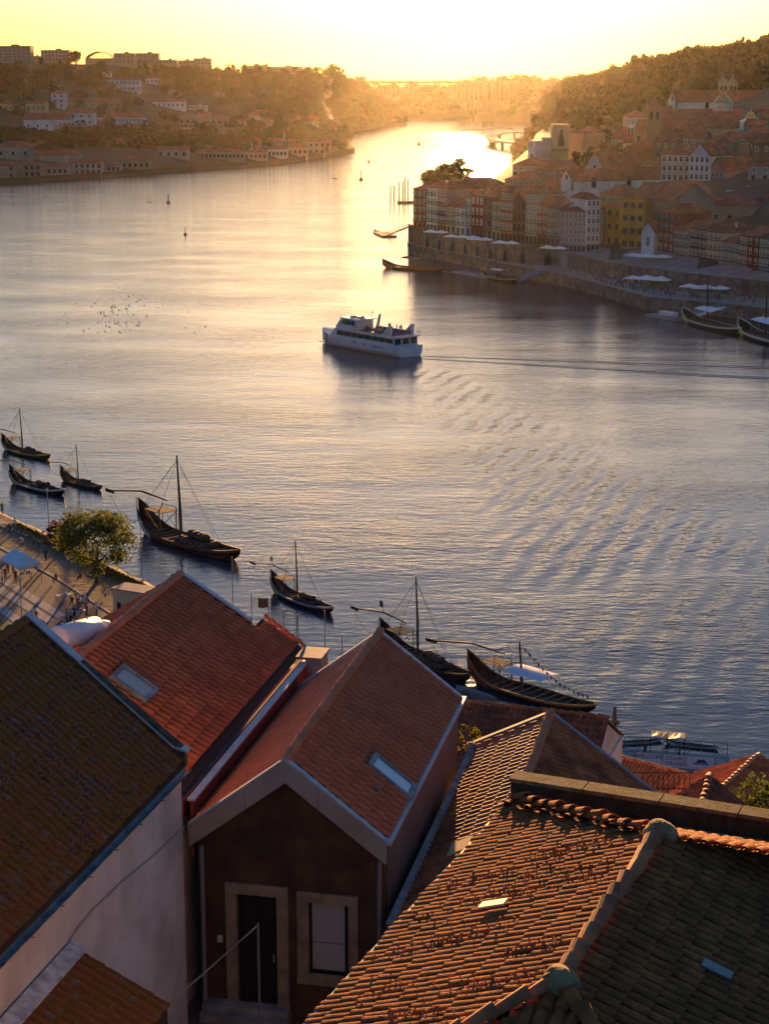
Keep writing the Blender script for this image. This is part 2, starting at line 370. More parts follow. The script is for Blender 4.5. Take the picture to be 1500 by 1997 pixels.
PROFILE = [(0, .03), (.018, 0), (.12, 0), (.142, .05), (.176, .075), (.21, .05), (.232, .016)]
def pan_tile(wd, ln, lift=.06, hs=1.0):
    k = wd / .232; mb = MB(); n = len(PROFILE); PROFILE_ = [(x, z * hs) for x, z in PROFILE]
    v = [(x * k, -.03, z * k) for x, z in PROFILE_] + [(x * k, ln, z * k + lift) for x, z in PROFILE_] + [(x * k, ln, z * k + lift - .014) for x, z in PROFILE_]
    f = [(i, i + 1, n + i + 1, n + i) for i in range(n - 1)] + [(n + i, n + i + 1, 2 * n + i + 1, 2 * n + i) for i in range(n - 1)]
    return mb.add(v, f)
def barrel_tile(r, ln, lift=.03, seg=6, zs=.85):
    mb = MB(); v = []
    for y, rr, dz in ((-.04, r * .74, 0), (ln, r, lift), (ln, r * .8, lift - .012)):
        for j in range(seg + 1):
            g = math.pi * j / seg; v.append((-rr * math.cos(g), y, rr * math.sin(g) * zs + dz))
    n = seg + 1
    return mb.add(v, [(i, i + 1, n + i + 1, n + i) for i in range(seg)] + [(n + i, n + i + 1, 2 * n + i + 1, 2 * n + i) for i in range(seg)])
def inpoly(p, poly):
    x, y = p; c = False; j = len(poly) - 1
    for i in range(len(poly)):
        (xi, yi), (xj, yj) = poly[i], poly[j]
        if (yi > y) != (yj > y) and x < (xj - xi) * (y - yi) / (yj - yi) + xi: c = not c
        j = i
    return c
def lay_tiles(roof, O, a, d, La, Ls, tmb, pa, pd, m, vis, clip=None, jit=0.0, nmax=300, name='tile', off=.03):
    """courses of tiles on the plane O + s*a + t*d; the visible ones that show largest are objects, the rest one mesh"""
    flip = False; a = np.asarray(a) / np.linalg.norm(a); d = np.asarray(d) / np.linalg.norm(d); n = np.cross(a, d)
    if n[2] < 0: a_ = -a; O = np.asarray(O) + a * La; a = a_; n = np.cross(a, d); flip = True
    me = tmb.mesh(name, m); V = np.array(tmb.v); base = wloc(roof)
    spots = []
    for r_ in range(int(math.ceil(Ls / pd))):
        t = r_ * pd
        ln_ok = t + pd * .9 <= Ls + .12
        if not ln_ok: continue
        for c_ in range(int(La / pa)):
            s_ = c_ * pa + (pa * .0)
            if clip and not clip(La - s_ - pa / 2 if flip else s_ + pa / 2, t + pd / 2): continue
            p = np.asarray(O) + a * s_ + d * t + n * off
            rot = random.gauss(0, jit); dz = random.gauss(0, jit * .12)
            aa = a * math.cos(rot) + d * math.sin(rot); dd = d * math.cos(rot) - a * math.sin(rot)
            p = p + n * dz + a * random.gauss(0, jit * .25) + d * random.gauss(0, jit * .8)
            spots.append((p, aa, dd))
    sc = []
    for i, (p, aa, dd) in enumerate(spots):
        q = proj(p + dd * pd / 2 + aa * pa / 2)
        ok = -5 < q[0] < 1505 and -5 < q[1] < 2005 and inpoly(q, vis)
        sc.append((0 if ok else 1, float(np.linalg.norm(p - [0, 0, CAM_H])), i))
    sc.sort(); chosen = {i for k, _, i in sc[:nmax] if k == 0}
    bv = []; bf = []; k = 0
    for i, (p, aa, dd) in enumerate(spots):
        if i in chosen:
            o = bpy.data.objects.new(name, me); COL.objects.link(o); o.parent = roof
            q = p - np.array(base)
            o.matrix_basis = Matrix(((aa[0], dd[0], n[0], q[0]), (aa[1], dd[1], n[1], q[1]), (aa[2], dd[2], n[2], q[2]), (0, 0, 0, 1)))
        else:
            bv.append(p - np.array(base) + V @ np.stack([aa, dd, n])); bf += [[x + k for x in f] for f in tmb.f]; k += len(V)
    if bv:
        me2 = bpy.data.meshes.new('tiles'); me2.from_pydata(np.concatenate(bv).tolist(), [], bf); me2.materials.append(m); me2.update()
        kind(link('more_tiles', me2, roof), 'stuff')
def ridge_caps(roof, p0, p1, n, r, m, name='ridge_tile', jit=0.02, step=True):
    """overlapping barrel caps from p0 to p1"""
    p0, p1 = np.asarray(p1, float), np.asarray(p0, float); L = np.linalg.norm(p1 - p0); d = (p1 - p0) / L; ln = L / n
    up = np.array([0, 0, 1.]); up = up - d * (up @ d); up /= np.linalg.norm(up); a = np.cross(d, up)
    me = barrel_tile(r * 1.06, ln * 1.08, .055, 7).mesh(name, m, False); base = np.array(wloc(roof))
    for i in range(n):
        g = random.gauss(0, jit); aa = a * math.cos(g) + d * math.sin(g); dd = d * math.cos(g) - a * math.sin(g)
        q = p0 + d * ln * i - base + up * random.gauss(0, jit * .2)
        o = bpy.data.objects.new(name, me); COL.objects.link(o); o.parent = roof
        o.matrix_basis = Matrix(((aa[0], dd[0], up[0], q[0]), (aa[1], dd[1], up[1], q[1]), (aa[2], dd[2], up[2], q[2]), (0, 0, 0, 1)))
def strip(mb, pts, wvec, th, mi=0):       # a band of given width vector along a polyline, with thickness downwards
    for p, q in zip(pts, pts[1:]):
        p, q, w_ = (np.asarray(v, float) for v in (p, q, wvec)); mb.slab([p, q, q + w_, p + w_], (0, 0, th), mi)
def skylight(house, roof_pts, name='skylight', glass=None):
    """roof_pts: 4 corners on the roof plane (ccw); frame and pane as parts"""
    c = [np.asarray(p, float) for p in roof_pts]; n = np.cross(c[1] - c[0], c[3] - c[0]); n /= np.linalg.norm(n); n = n if n[2] > 0 else -n
    mid = sum(c) / 4; base = wloc(house); mb = MB()
    for i in range(4):
        p, q = c[i], c[(i + 1) % 4]; ip, iq = p + (mid - p) * .2, q + (mid - q) * .2
        mb.slab([p, q, iq, ip], n * .14)
    o = mb.build(name, M_FLASH2, house, world=True)
    g = MB(); g.slab([p + (mid - p) * .19 + n * .06 for p in c], n * .05); g.build('pane', glass or M_GLASSL, o, world=True)
    return o
# ---- house with the brown gable -------------------------------------------------------------
def brown_house():
    f = FB; u0, u1, wl, wr, ze, zr = 36.2, 46.1, -12.4, -7.8, 43.6, 45.35; wm_ = (wl + wr) / 2
    h = thing('gable_house', 'narrow dark brown gable house with orange tiled roof and stone door surround', 'house', f(u0, wm_, 39.1))
    wall = MB()
    ub = u0 + .62
    wall.slab([f(ub, wl + .1, 34), f(ub, wr - .1, 34), f(ub, wr - .1, ze - .12), f(ub, wm_, zr - .22), f(ub, wl + .1, ze - .12)], f(u1 - .1, 0, 0) - f(ub, 0, 0))
    # front leaf with two openings
    dw0, _, dz1 = f.on_u(463, 1742, u0 + .4)[1:] + (0,); dw0 = f.on_u(463, 1742, u0 + .4)[1]; dw1 = f.on_u(541, 1750, u0 + .4)[1]; dz1 = f.on_u(500, 1743, u0 + .4)[2]
    ww0 = f.on_u(603, 1757, u0 + .4)[1]; ww1 = f.on_u(681, 1765, u0 + .4)[1]; wz1 = f.on_u(640, 1760, u0 + .4)[2]; wz0 = f.on_u(640, 1898, u0 + .4)[2]
    zf = 39.15; ua, uc = u0 + .36, ub
    top = max(dz1, wz1)
    for a, b, z0, z1 in ((wl + .1, dw0, 34, top), (dw0, dw1, dz1, top), (dw1, ww0, 34, top), (ww0, ww1, 34, wz0), (ww0, ww1, wz1, top), (ww1, wr - .1, 34, top), (dw0, dw1, 34, zf)):
        if z1 - z0 > .01: f.box(wall, ua, uc, a, b, z0, z1)
    wall.slab([f(ua, wl + .1, top), f(ua, wr - .1, top), f(ua, wr - .1, ze - .12), f(ua, wm_, zr - .22), f(ua, wl + .1, ze - .12)], f(uc, 0, 0) - f(ua, 0, 0))
    wall.build('wall', [M_BROWN], h, world=True)
    sw = MB(); f.box(sw, ub, u1 - .1, wr - .13, wr - .08, 36, ze - .15); sw.build('side_wall', mat('taupe_render', (0.20, 0.12, 0.085), .9, var=.12, scale=.7), h, world=True)
    # door
    d = MB(); f.box(d, uc - .1, uc - .04, dw0, dw1, zf, dz1); do = d.build('door', M_DARK, h, world=True)
    k = MB(); dm = (dw0 + dw1) / 2
    for a, b in ((dw0 + .08, dm - .04), (dm + .04, dw1 - .08)):
        for z0, z1 in ((zf + .15, zf + .95), (zf + 1.1, dz1 - .15)): f.box(k, uc - .125, uc - .1, a, b, z0, z1)
    k.build('door_panel', mat('dark_door_panel', (.022, .016, .013), .5), do, world=True)
    k = MB(); k.tube([f(uc - .18, dw1 - .12, zf + 1.05), f(uc - .18, dw1 - .12, zf + 1.25)], .02); f.box(k, uc - .19, uc - .1, dw1 - .135, dw1 - .105, zf + 1.14, zf + 1.16); k.build('handle', M_FLASH, do, world=True)
    fw = .27
    for nm, a, b, z0, z1 in (('door_jamb', dw0 - fw, dw0, zf - .1, dz1), ('door_jamb', dw1, dw1 + fw, zf - .1, dz1), ('door_lintel', dw0 - fw, dw1 + fw, dz1, dz1 + .26)):
        k = MB(); f.box(k, ua - .07, ua + .1, a, b, z0, z1); k.build(nm, M_SANDSTONE, h, world=True)
    # window with a lowered blind
    wd_ = MB(); f.box(wd_, uc - .12, uc - .06, ww0, ww1, wz0, wz1); wo = wd_.build('window', M_DARK, h, world=True)
    k = MB(); f.box(k, uc - .16, uc - .12, ww0 + .05, ww1 - .12, wz0 + .05, wz0 + .72); f.box(k, uc - .16, uc - .12, ww0 + .05, ww1 - .12, wz0 + .74, wz1 - .02); k.build('blind', M_BLIND, wo, world=True)
    for nm, a, b, z0, z1 in (('window_jamb', ww0 - fw, ww0, wz0, wz1), ('window_jamb', ww1, ww1 + .22, wz0, wz1), ('window_lintel', ww0 - fw, ww1 + .22, wz1, wz1 + .24), ('window_sill', ww0 - fw, ww1 + .22, wz0 - .26, wz0)):
        k = MB(); f.box(k, ua - .07 - (.04 if 'sill' in nm else 0), ua + .1, a, b, z0, z1); k.build(nm, M_SANDSTONE, h, world=True)
    k = MB(); f.box(k, ua - .04, ua, dw0 + .3, dw0 + .5, dz1 + .06, dz1 + .18)
    k.build('number_plate', mat('enamel_plate', (.55, .5, .42), .4), h, world=True)
    k = MB(); f.box(k, ua - .07, ua, dw0 - .48, dw0 - .36, zf + 1.5, zf + 1.66); k.build('meter_box', mat('plastic_box', (.5, .47, .4), .5), h, world=True)
    k = MB(); f.box(k, ua - .3, ua, wl + .2, dw1 + .3, 38.0, zf + .03); f.box(k, ua - .5, ua - .3, wl + .2, dw1 + .32, 38.0, zf - .14); k.build('door_step', mat('worn_granite', (.27, .24, .21), .9, var=.25, scale=2), h, world=True)
    # fascia panels along the front gable
    for (wa, wb) in ((wl, wl + 1.35), (wl + 1.36, wm_), (wm_ + .005, wm_ + .75), (wm_ + .76, wr)):
        zz = lambda w_: ze + (zr - ze) * (1 - abs(w_ - wm_) / (wm_ - wl))
        k = MB(); k.slab([f(u0, wa, zz(wa) - .50), f(u0, wb, zz(wb) - .50), f(u0, wb, zz(wb) + .02), f(u0, wa, zz(wa) + .02)], f(.12, 0, 0)); k.build('fascia_panel', M_FASCIA, h, world=True)
    # roof
    dk = MB()
    for w_e, sgn in ((wl, -1), (wr, 1)): dk.slab([f(u0 + .1, wm_, zr - .1), f(u1, wm_, zr - .1), f(u1, w_e, ze - .1), f(u0 + .1, w_e, ze - .1)], (0, 0, .06))
    roof = dk.build('roof', M_DECK, h, world=True)
    visR = [(560, 1480), (752, 1240), (905, 1365), (757, 1650)]; visL = [(360, 1620), (565, 1480), (752, 1240), (640, 1290), (380, 1600)]
    Ls = math.hypot(zr - ze, wr - wm_)
    lay_tiles(roof, f(u0 + .14, wm_ + .02, zr - .03), f.U, f(0, wr, ze) - f(0, wm_, zr), u1 - u0 - .2, Ls, pan_tile(.305, .36), .30, .355, M_TILE_B, visR, nmax=300, off=.0, jit=.004)
    lay_tiles(roof, f(u0 + .14, wm_ - .02, zr - .03), f.U, f(0, wl, ze) - f(0, wm_, zr), u1 - u0 - .2, Ls, pan_tile(.305, .36, .03, .28), .30, .355, M_TILE_B, visL, nmax=300, off=.0, jit=.004, name='left_slope_tile')
    ridge_caps(roof, f(u1 - .05, wm_, zr + .0), f(u0 + .05, wm_, zr + .0), 22, .13, M_TILE_B)
    fl = MB(); zz = lambda w_: ze + (zr - ze) * (1 - abs(w_ - wm_) / (wm_ - wl))
    for uu, ww in ((u0 - .02, .16), (u1 - .1, .16)):
        for we in (wl, wr): fl.slab([f(uu, wm_, zr + .03), f(uu, we, ze + .03), f(uu + ww, we, ze + .03), f(uu + ww, wm_, zr + .03)], (0, 0, .06))
    fl.slab([f(u0 - .02, wr - .03, ze - .02), f(u1 + .05, wr - .03, ze - .02), f(u1 + .05, wr + .13, ze - .02), f(u0 - .02, wr + .13, ze - .02)], (0, 0, .09))
    fl.build('flashing', M_FLASH, roof, world=True)
    vp = MB(); p = f.on_w(738, 1600, -8.35); vp.tube([f(p[0], -8.35, ze + .1), f(p[0], -8.35, ze + .62)], .07, 8); vp.build('vent_pipe', mat('clay_pipe', (.28, .17, .11), .8), h, world=True)
    # skylight on the right slope
    n_ = f(0, wr, ze) - f(0, wm_, zr); P = lambda u, t: f(u, wm_, zr) + n_ / Ls * t + np.array([0, 0, .05])
    skylight(h, [P(38.6, 1.62), P(39.35, 1.62), P(39.35, 2.92), P(38.6, 2.92)])
    for w_, z1 in ((wl + .22, ze - .55), (wr - .2, ze - .55)):
        k = MB(); k.tube([f(ua - .1, w_, 38.9), f(ua - .1, w_, z1)], .055, 8); k.build('drainpipe', M_PIPE, h, world=True)
brown_house()
# ---- house with the long brown-red slope and skylight ----------------------------------------
def skylight_house():
    f = FB; we, ze, wr_, zr, u0, u1, u2 = -12.5, 43.98, -16.2, 46.3, 33.2, 47.25, 48.15
    h = thing('terrace_house', 'house with broad brick red tiled slope, skylight and red side wall', 'house', f(42, -14.3, 36))
    w = MB(); f.box(w, u0, u1, wr_ - 3, we - .25, 30, 43.6); f.box(w, u1, u2 - .05, -14.0, we - .25, 30, 43.6)
    w.slab([f(u0, we - .25, 43.6), f(u0, wr_, zr - .2), f(u0, wr_ - 3, 44.4), f(u0, wr_ - 3, 43.6)], f(u1 - u0 - .05, 0, 0))
    w.build('wall', M_WHITEW, h, world=True)
    rw = MB(); f.box(rw, u0 + 3.6, u2 - .3, we - .04, we + .04, 42.6, ze - .03); f.box(rw, u0 + 3.6, u2 - .3, we - .26, we - .2, 43.5, ze - .03)
    rw.build('parapet', M_REDW, h, world=True)
    k = MB(); k.slab([f(u0 + 3.6, we - .12, ze - .02), f(u2 - .3, we - .12, ze - .02), f(u2 - .3, we + .07, ze - .02), f(u0 + 3.6, we + .07, ze - .02)], (0, 0, .05)); k.build('coping', M_FLASH, h, world=True)
    k = MB(); f.box(k, u2 - .95, u2 - .05, we + .0, we + .42, 42.0, ze + .08); k.build('end_pier', M_FASCIA, h, world=True)
    k = MB(); f.box(k, u2 - 1.0, u2 + .0, we - .3, we + .47, ze + .08, ze + .16); f.box(k, u2 - 1.02, u2 - .92, we + .0, we + .45, ze - .5, ze + .08); k.build('pier_cap', M_FLASH2, h, world=True)
    dk = MB(); dk.slab([f(u0, wr_, zr - .1), f(u1, wr_, zr - .1), f(u1, we - .3, ze + .02), f(u0, we - .3, ze + .02)], (0, 0, .05))
    dk.slab([f(u1, -14.05, zr - .1 - (16.2 - 14.05) * .627), f(u2, -14.05, zr - .1 - 2.15 * .627), f(u2, we - .3, ze + .02), f(u1, we - .3, ze + .02)], (0, 0, .05))
    dk.slab([f(u0, wr_, zr - .1), f(u1, wr_, zr - .1), f(u1, wr_ - 3, 44.4), f(u0, wr_ - 3, 44.4)], (0, 0, .05))
    roof = dk.build('roof', M_DECK, h, world=True)
    dv = f(0, we - .3, ze + .1) - f(0, wr_, zr); Ls = float(np.linalg.norm(dv))
    vis = [(150, 1278), (362, 1125), (490, 1238), (500, 1230), (615, 1262), (370, 1560), (345, 1452)]
    lay_tiles(roof, f(u0, wr_, zr), f.U, dv, u2 - u0 - .02, Ls, pan_tile(.285, .39), .28, .385, M_TILE_A, vis, clip=lambda s_, t: s_ < u1 - u0 - .1 or t > 2.65, off=-.02, jit=.005, nmax=300)
    dv2 = f(0, wr_ - 3, 44.4) - f(0, wr_, zr)
    lay_tiles(roof, f(u0, wr_, zr), f.U, dv2, u1 - u0, float(np.linalg.norm(dv2)), pan_tile(.285, .39), .28, .385, M_TILE_A, vis, off=-.02, jit=.005, nmax=0)
    ridge_caps(roof, f(u1 - .1, wr_, zr + .02), f(u0, wr_, zr + .02), 31, .14, M_TILE_B)
    ridge_caps(roof, f(u2 - .02, -14.0, ze + .98), f(u2 - .02, we - .3, ze + .15), 6, .1, M_TILE_B, name='verge_tile')
    k = MB(); k.slab([f(u1 - .12, wr_, zr + .12), f(u1 + .06, wr_, zr + .12), f(u1 + .06, -14.12, ze + 1.12), f(u1 - .12, -14.12, ze + 1.12)], (0, 0, .06))
    k.slab([f(u1 - .02, wr_, zr - .1), f(u1 - .02, wr_, zr + .12), f(u1 - .02, -14.12, ze + 1.12), f(u1 - .02, -14.12, ze + .9)], f(.04, 0, 0), 1)
    k.build('verge_flashing', [M_FLASH, M_REDW], roof, world=True)
    nn = np.cross(f.U, dv); O3 = f(u0, wr_, zr + .05)
    def hit(px, py): d_ = ray(px, py); return np.array([0, 0, CAM_H]) + d_ * float(nn @ (O3 - np.array([0, 0, CAM_H]))) / float(nn @ d_)
    c0, c1, c2 = hit(210, 1324), hit(238, 1303), hit(303, 1358); n_ = dv / Ls; a_ = c1 - c0; a_ = f.U * float(a_ @ f.U); d_ = n_ * float((c2 - c1) @ n_)
    skylight(h, [c0, c0 + a_, c0 + a_ + d_, c0 + d_], glass=mat('dull_skylight', (.22, .21, .19), .25, spec=.6))
    # water tank lying on the hidden slope
    t = thing('water_tank', 'white cylindrical rooftop water tank lying beside the ridge tiles', 'water tank', at(152, 1262, Y=43.5))
    a = np.array(at(112, 1246, Y=43.0)); b = np.array(at(186, 1226, Y=44.4)); o = np.array(wloc(t)); ax = (b - a); L_ = np.linalg.norm(ax); ax /= L_
    mb = MB(); ts = [0, .004, .03, .5, .97, .996, 1]; rs = [.02, .29, .33, .335, .33, .29, .02]
    mb.tube([a - o + ax * L_ * q for q in ts], rs, 18); mb.build('drum', mat('white_enamel', (.62, .60, .62), .35, var=.06, scale=3), t, smooth=True)
    e1 = np.cross(ax, [0, 0, 1]); e1 /= np.linalg.norm(e1)
    for q in (.12, .45, .8):
        k = MB(); p = a - o + ax * L_ * q; k.tube([p + np.array([0, 0, .3]), p + np.array([0, 0, .38])], .025); k.build('valve', M_PIPE, t)
    for q in (.2, .8):
        k = MB(); p = a - o + ax * L_ * q
        for s in (-1, 1): k.tube([p + e1 * .22 * s - np.array([0, 0, .2]), p + e1 * .3 * s - np.array([0, 0, .9])], .025)
        k.build('bracket', M_FLASH2, t)
    k = MB(); p = b - o + ax * .28; k.lathe([(.02, -.16), (.2, -.13), (.26, 0), (.22, .13), (.03, .17)], tuple(p), 9); tk = k
    tk.build('cover_bag', mat('white_plastic_bag', (.7, .68, .72), .5), t)
skylight_house()
# ---- overgrown roof with white wall -----------------------------------------------------------
def mossy_house():
    f = FE; P0 = FB(35.8, -12.25, 0); u1, we = f.uwz(P0)[:2]; ze, zr = 45.35, 48.35; wr_ = we - 3.65; u0 = u1 - 13
    h = thing('mossy_house', 'white rendered house under an overgrown mossy roof with pink stonecrop', 'house', f(u1 - 5, we - 3, 39.1))
    w = MB(); f.box(w, u0, u1 - .12, wr_ - 3.4, we - .1, 36, ze - .1)
    w.slab([f(u0, we - .1, ze - .1), f(u0, wr_, zr - .25), f(u0, wr_ - 3.4, ze - .1)], f(u1 - u0 - .12, 0, 0)); w.build('wall', M_WHITEW, h, world=True)
    dk = MB(); dk.slab([f(u0, wr_, zr - .1), f(u1, wr_, zr - .1), f(u1, we, ze - .1), f(u0, we, ze - .1)], (0, 0, .07)); dk.slab([f(u0, wr_, zr - .1), f(u1, wr_, zr - .1), f(u1, wr_ - 3.65, ze - .1), f(u0, wr_ - 3.65, ze - .1)], (0, 0, .07))
    roof = dk.build('roof', M_DECK, h, world=True)
    dv = f(0, we + .05, ze) - f(0, wr_, zr); Ls = float(np.linalg.norm(dv)); n_ = dv / Ls
    vis = [(0, 1270), (78, 1215), (345, 1450), (372, 1490), (60, 1800), (0, 1830)]
    lay_tiles(roof, f(u0, wr_, zr), f.U, dv, u1 - u0 - .2, Ls, pan_tile(.25, .37, .045), .245, .36, M_TILE_E, vis, jit=.02, off=-.02, nmax=300)
    ridge_caps(roof, f(u1 - .1, wr_, zr + .0), f(u0, wr_, zr + .0), 30, .13, M_TILE_E)
    k = MB(); k.slab([f(u1 - .2, wr_, zr + .16), f(u1 + .06, wr_, zr + .16), f(u1 + .06, we - .25, ze + .36), f(u1 - .2, we - .25, ze + .36)], (0, 0, .05))
    k.slab([f(u1 - .2, we - .25, ze + .36), f(u1 + .06, we - .25, ze + .36), f(u1 + .06, we + .08, ze + .26), f(u1 - .2, we + .08, ze + .26)], (0, 0, .05))
    k.slab([f(u1 - .16, wr_, zr - .1), f(u1 - .16, wr_, zr + .16), f(u1 - .16, we, ze + .3), f(u1 - .16, we, ze - .05)], f(.2, 0, 0), 1)
    k.slab([f(u1 - .2, wr_, zr + .16), f(u1 + .06, wr_, zr + .16), f(u1 + .06, wr_ - 3, ze + .7), f(u1 - .2, wr_ - 3, ze + .7)], (0, 0, .05))
    k.build('verge_flashing', [M_FLASH, mat('mossy_upstand', (.07, .06, .04), .95, var=.5, scale=6)], roof, world=True)
    # gutter: half-round trough
    k = MB(); n = 7
    for s_ in (u0, u1 - .15):
        for r in (.10, .085):
            for j in range(n):
                g = math.pi * j / (n - 1); k.v.append(tuple(f(s_, we + .08 - r * math.cos(g), ze - .10 - r * math.sin(g))))
    for r in (0, 1):
        for j in range(n - 1): a = r * n + j; k.f.append([a, a + 1, a + 1 + 2 * n, a + 2 * n]); k.m.append(0)
    k.build('gutter', M_FLASH2, roof, world=True)
    for i in range(7):
        uu = u1 - .5 - i * 1.3; b = MB(); b.tube([f(uu, we - .12, ze - .03), f(uu, we + .0, ze - .24), f(uu, we + .18, ze - .2)], .012, 4); b.build('gutter_bracket', M_PIPE, roof, world=True)
    # stonecrop cushions: flower heads on the tiles
    mb = MB(); centres = [(random.uniform(.3, u1 - u0 - .5), random.uniform(.2, Ls - .3)) for _ in range(170)]
    for c in centres:
        far = c[0] / (u1 - u0); nn = int(random.choice((20, 50, 110)) * (1.4 if far > .55 else .5))
        for _ in range(nn):
            s_, t_ = c[0] + random.gauss(0, .20), c[1] + random.gauss(0, .13)
            if not (0 < s_ < u1 - u0 - .3 and 0 < t_ < Ls): continue
            p = f(u0 + s_, wr_, zr) + n_ * t_ + np.array([0, 0, random.uniform(.02, .09)]); r = random.uniform(.012, .028)
            q = [p + np.array([random.uniform(-r, r), random.uniform(-r, r), random.uniform(0, r)]) for _ in range(3)] + [p + np.array([0, 0, -.025])]
            mb.add(q, [(0, 1, 2), (0, 1, 3), (1, 2, 3), (2, 0, 3)], random.choice((0, 0, 1, 2)))
    kind(mb.build('stonecrop', [mat('stonecrop_pink', (.30, .17, .18), .9), mat('stonecrop_dusk', (.20, .11, .11), .9), mat('stonecrop_green', (.06, .065, .02), .9)], roof, world=True), 'stuff')
    # cable clipped along the wall
    k = MB(); pts = []
    for px, py in ((360, 1612), (330, 1640), (300, 1668), (265, 1697), (235, 1722), (205, 1752), (180, 1775), (150, 1812), (136, 1832)):
        u_, w_, z_ = f.on_w(px, py, we - .06); pts.append(f(u_, w_, z_))
    k.tube(pts, .012, 4); k.build('cable', M_PIPE, h, world=True)
    # lean-to below
    pA = f.on_w(150, 1845, we + .02); zA = pA[2]
    l = thing('lean_to_roof', 'dark mossy lean-to roof with pale mortar strip under the white wall', 'roof', f(pA[0] - 2, we + 1, zA - 2))
    dk = MB(); o0, o1, dn = f(pA[0] - 7, we - .05, zA), f(pA[0] - .05, we - .05, zA), f(0, 1.9, -.95)
    dk.slab([o0, o1, o1 + dn, o0 + dn], (0, 0, -.1)); dk.slab([o1 + dn + (0, 0, -.1), o0 + dn + (0, 0, -.1), o0 + dn + (0, 0, -3), o1 + dn + (0, 0, -3)], f(0, -.1, 0)); r2 = dk.build('roof_deck', M_DECK, l, world=True)
    lay_tiles(r2, o0, f.U, dn, 6.9, float(np.linalg.norm(dn)), pan_tile(.25, .37, .02), .245, .36, M_TILE_E, [(-5, 2005), (150, 1835), (300, 1950), (240, 2005)], jit=.02, nmax=200)
    k = MB(); k.slab([o0 + (0, 0, .12), o1 + (0, 0, .12), o1 + f(0, .3, -.03), o0 + f(0, .3, -.03)], (0, 0, .04)); k.build('mortar_strip', mat('lime_mortar', (.5, .47, .42), .95, var=.3, scale=4), l, world=True)
mossy_house()
# ---- house right of the brown one --------------------------------------------------------------
def hip_house():
    f = FB; u0, u1, wl, wr_, zr, we = 35.5, 47.0, -7.62, -5.45, 43.0, -2.0; zl = 41.92; zR = zr - (we - wr_) * .72
    h = thing('valley_house', 'house with orange sunlit tiles and grey edge flashing, metal flue', 'house', f(41, -5, 37))
    w = MB(); f.box(w, u0 + .1, u1 - .1, wl + .05, we - .2, 32, zR - .2); w.slab([f(u0 + .1, wl + .05, zR - .2), f(u0 + .1, we - .2, zR - .2), f(u0 + .1, wr_, zr - .25), f(u0 + .1, wl + .05, zl - .2)], f(u1 - u0 - .2, 0, 0)); w.build('wall', M_FASCIA, h, world=True)
    k = MB(); k.slab([f(u0 - .05, wl, zl - .5), f(u0 - .05, wr_, zr - .5), f(u0 - .05, wr_, zr - .06), f(u0 - .05, wl, zl - .06)], f(.1, 0, 0)); k.build('fascia', mat('pink_fascia', (.45, .30, .24), .8), h, world=True)
    dk = MB()
    dk.slab([f(u0, wr_, zr - .1), f(u1, wr_, zr - .1), f(u1, wl, zl - .1), f(u0, wl, zl - .1)], (0, 0, .06)); dk.slab([f(u0, wr_, zr - .1), f(u1, wr_, zr - .1), f(u1, we, zR - .1), f(u0, we, zR - .1)], (0, 0, .06))
    roof = dk.build('roof', M_DECK, h, world=True)
    dl = f(0, wl, zl) - f(0, wr_, zr); dr = f(0, we, zR) - f(0, wr_, zr)
    vL = [(750, 1765), (905, 1470), (1075, 1393), (975, 1595), (830, 1735)]; vR = [(1075, 1395), (1230, 1520), (1040, 1525), (985, 1590)]
    lay_tiles(roof, f(u0 + .05, wr_ - .02, zr - .02), f.U, dl, u1 - u0 - .1, float(np.linalg.norm(dl)), pan_tile(.29, .36, .03, .3), .285, .35, M_TILE_C, vL, jit=.012, off=0, nmax=300)
    lay_tiles(roof, f(u0 + .05, wr_ + .02, zr - .02), f.U, dr, u1 - u0 - .1, float(np.linalg.norm(dr)), pan_tile(.29, .36), .285, .35, M_TILE_C, vR, jit=.01, off=0, nmax=200, name='right_slope_tile')
    ridge_caps(roof, f(u1 - .05, wr_, zr), f(u0 + .2, wr_, zr), 26, .13, M_TILE_B)
    k = MB(); k.slab([f(u1 - .1, wr_, zr + .06), f(u1 + .08, wr_, zr + .06), f(u1 + .08, wl, zl + .06), f(u1 - .1, wl, zl + .06)], (0, 0, .06)); k.slab([f(u1 - .1, wr_, zr + .06), f(u1 + .08, wr_, zr + .06), f(u1 + .08, we, zR + .06), f(u1 - .1, we, zR + .06)], (0, 0, .06))
    k.slab([f(u0, wl - .02, zl + .12), f(u1, wl - .02, zl + .12), f(u1, wl + .16, zl + .04), f(u0, wl + .16, zl + .04)], (0, 0, .03)); k.slab([f(u0 - .07, wl, zl - .04), f(u0 + .05, wl, zl - .04), f(u0 + .05, wr_, zr - .02), f(u0 - .07, wr_, zr - .02)], (0, 0, .06))
    k.build('flashing', M_FLASH2, roof, world=True)
    p = f.on_u(918, 1490, u1 - .4); k = MB(); k.tube([f(p[0], p[1], p[2] - .2), f(p[0], p[1], p[2] + .5)], .09, 8); k.lathe([(.14, 0), (.15, .05), (.13, .12), (.04, .17)], tuple(f(p[0], p[1], p[2] + .48)), 8); k.build('flue', M_FLASH2, h, world=True)
    n_ = dl / np.linalg.norm(dl); P = lambda u, t: f(u, wr_, zr) + n_ * t + np.array([0, 0, .04])
    k = MB(); k.slab([P(38.55, .98), P(39.25, .98), P(39.25, 1.55), P(38.55, 1.55)], (0, 0, .05)); k.build('roof_panel', mat('panel_sun_yellow', (.62, .50, .30), .3, spec=.6), roof, world=True)  # skylight panel; the yellow light on it is painted in
hip_house()
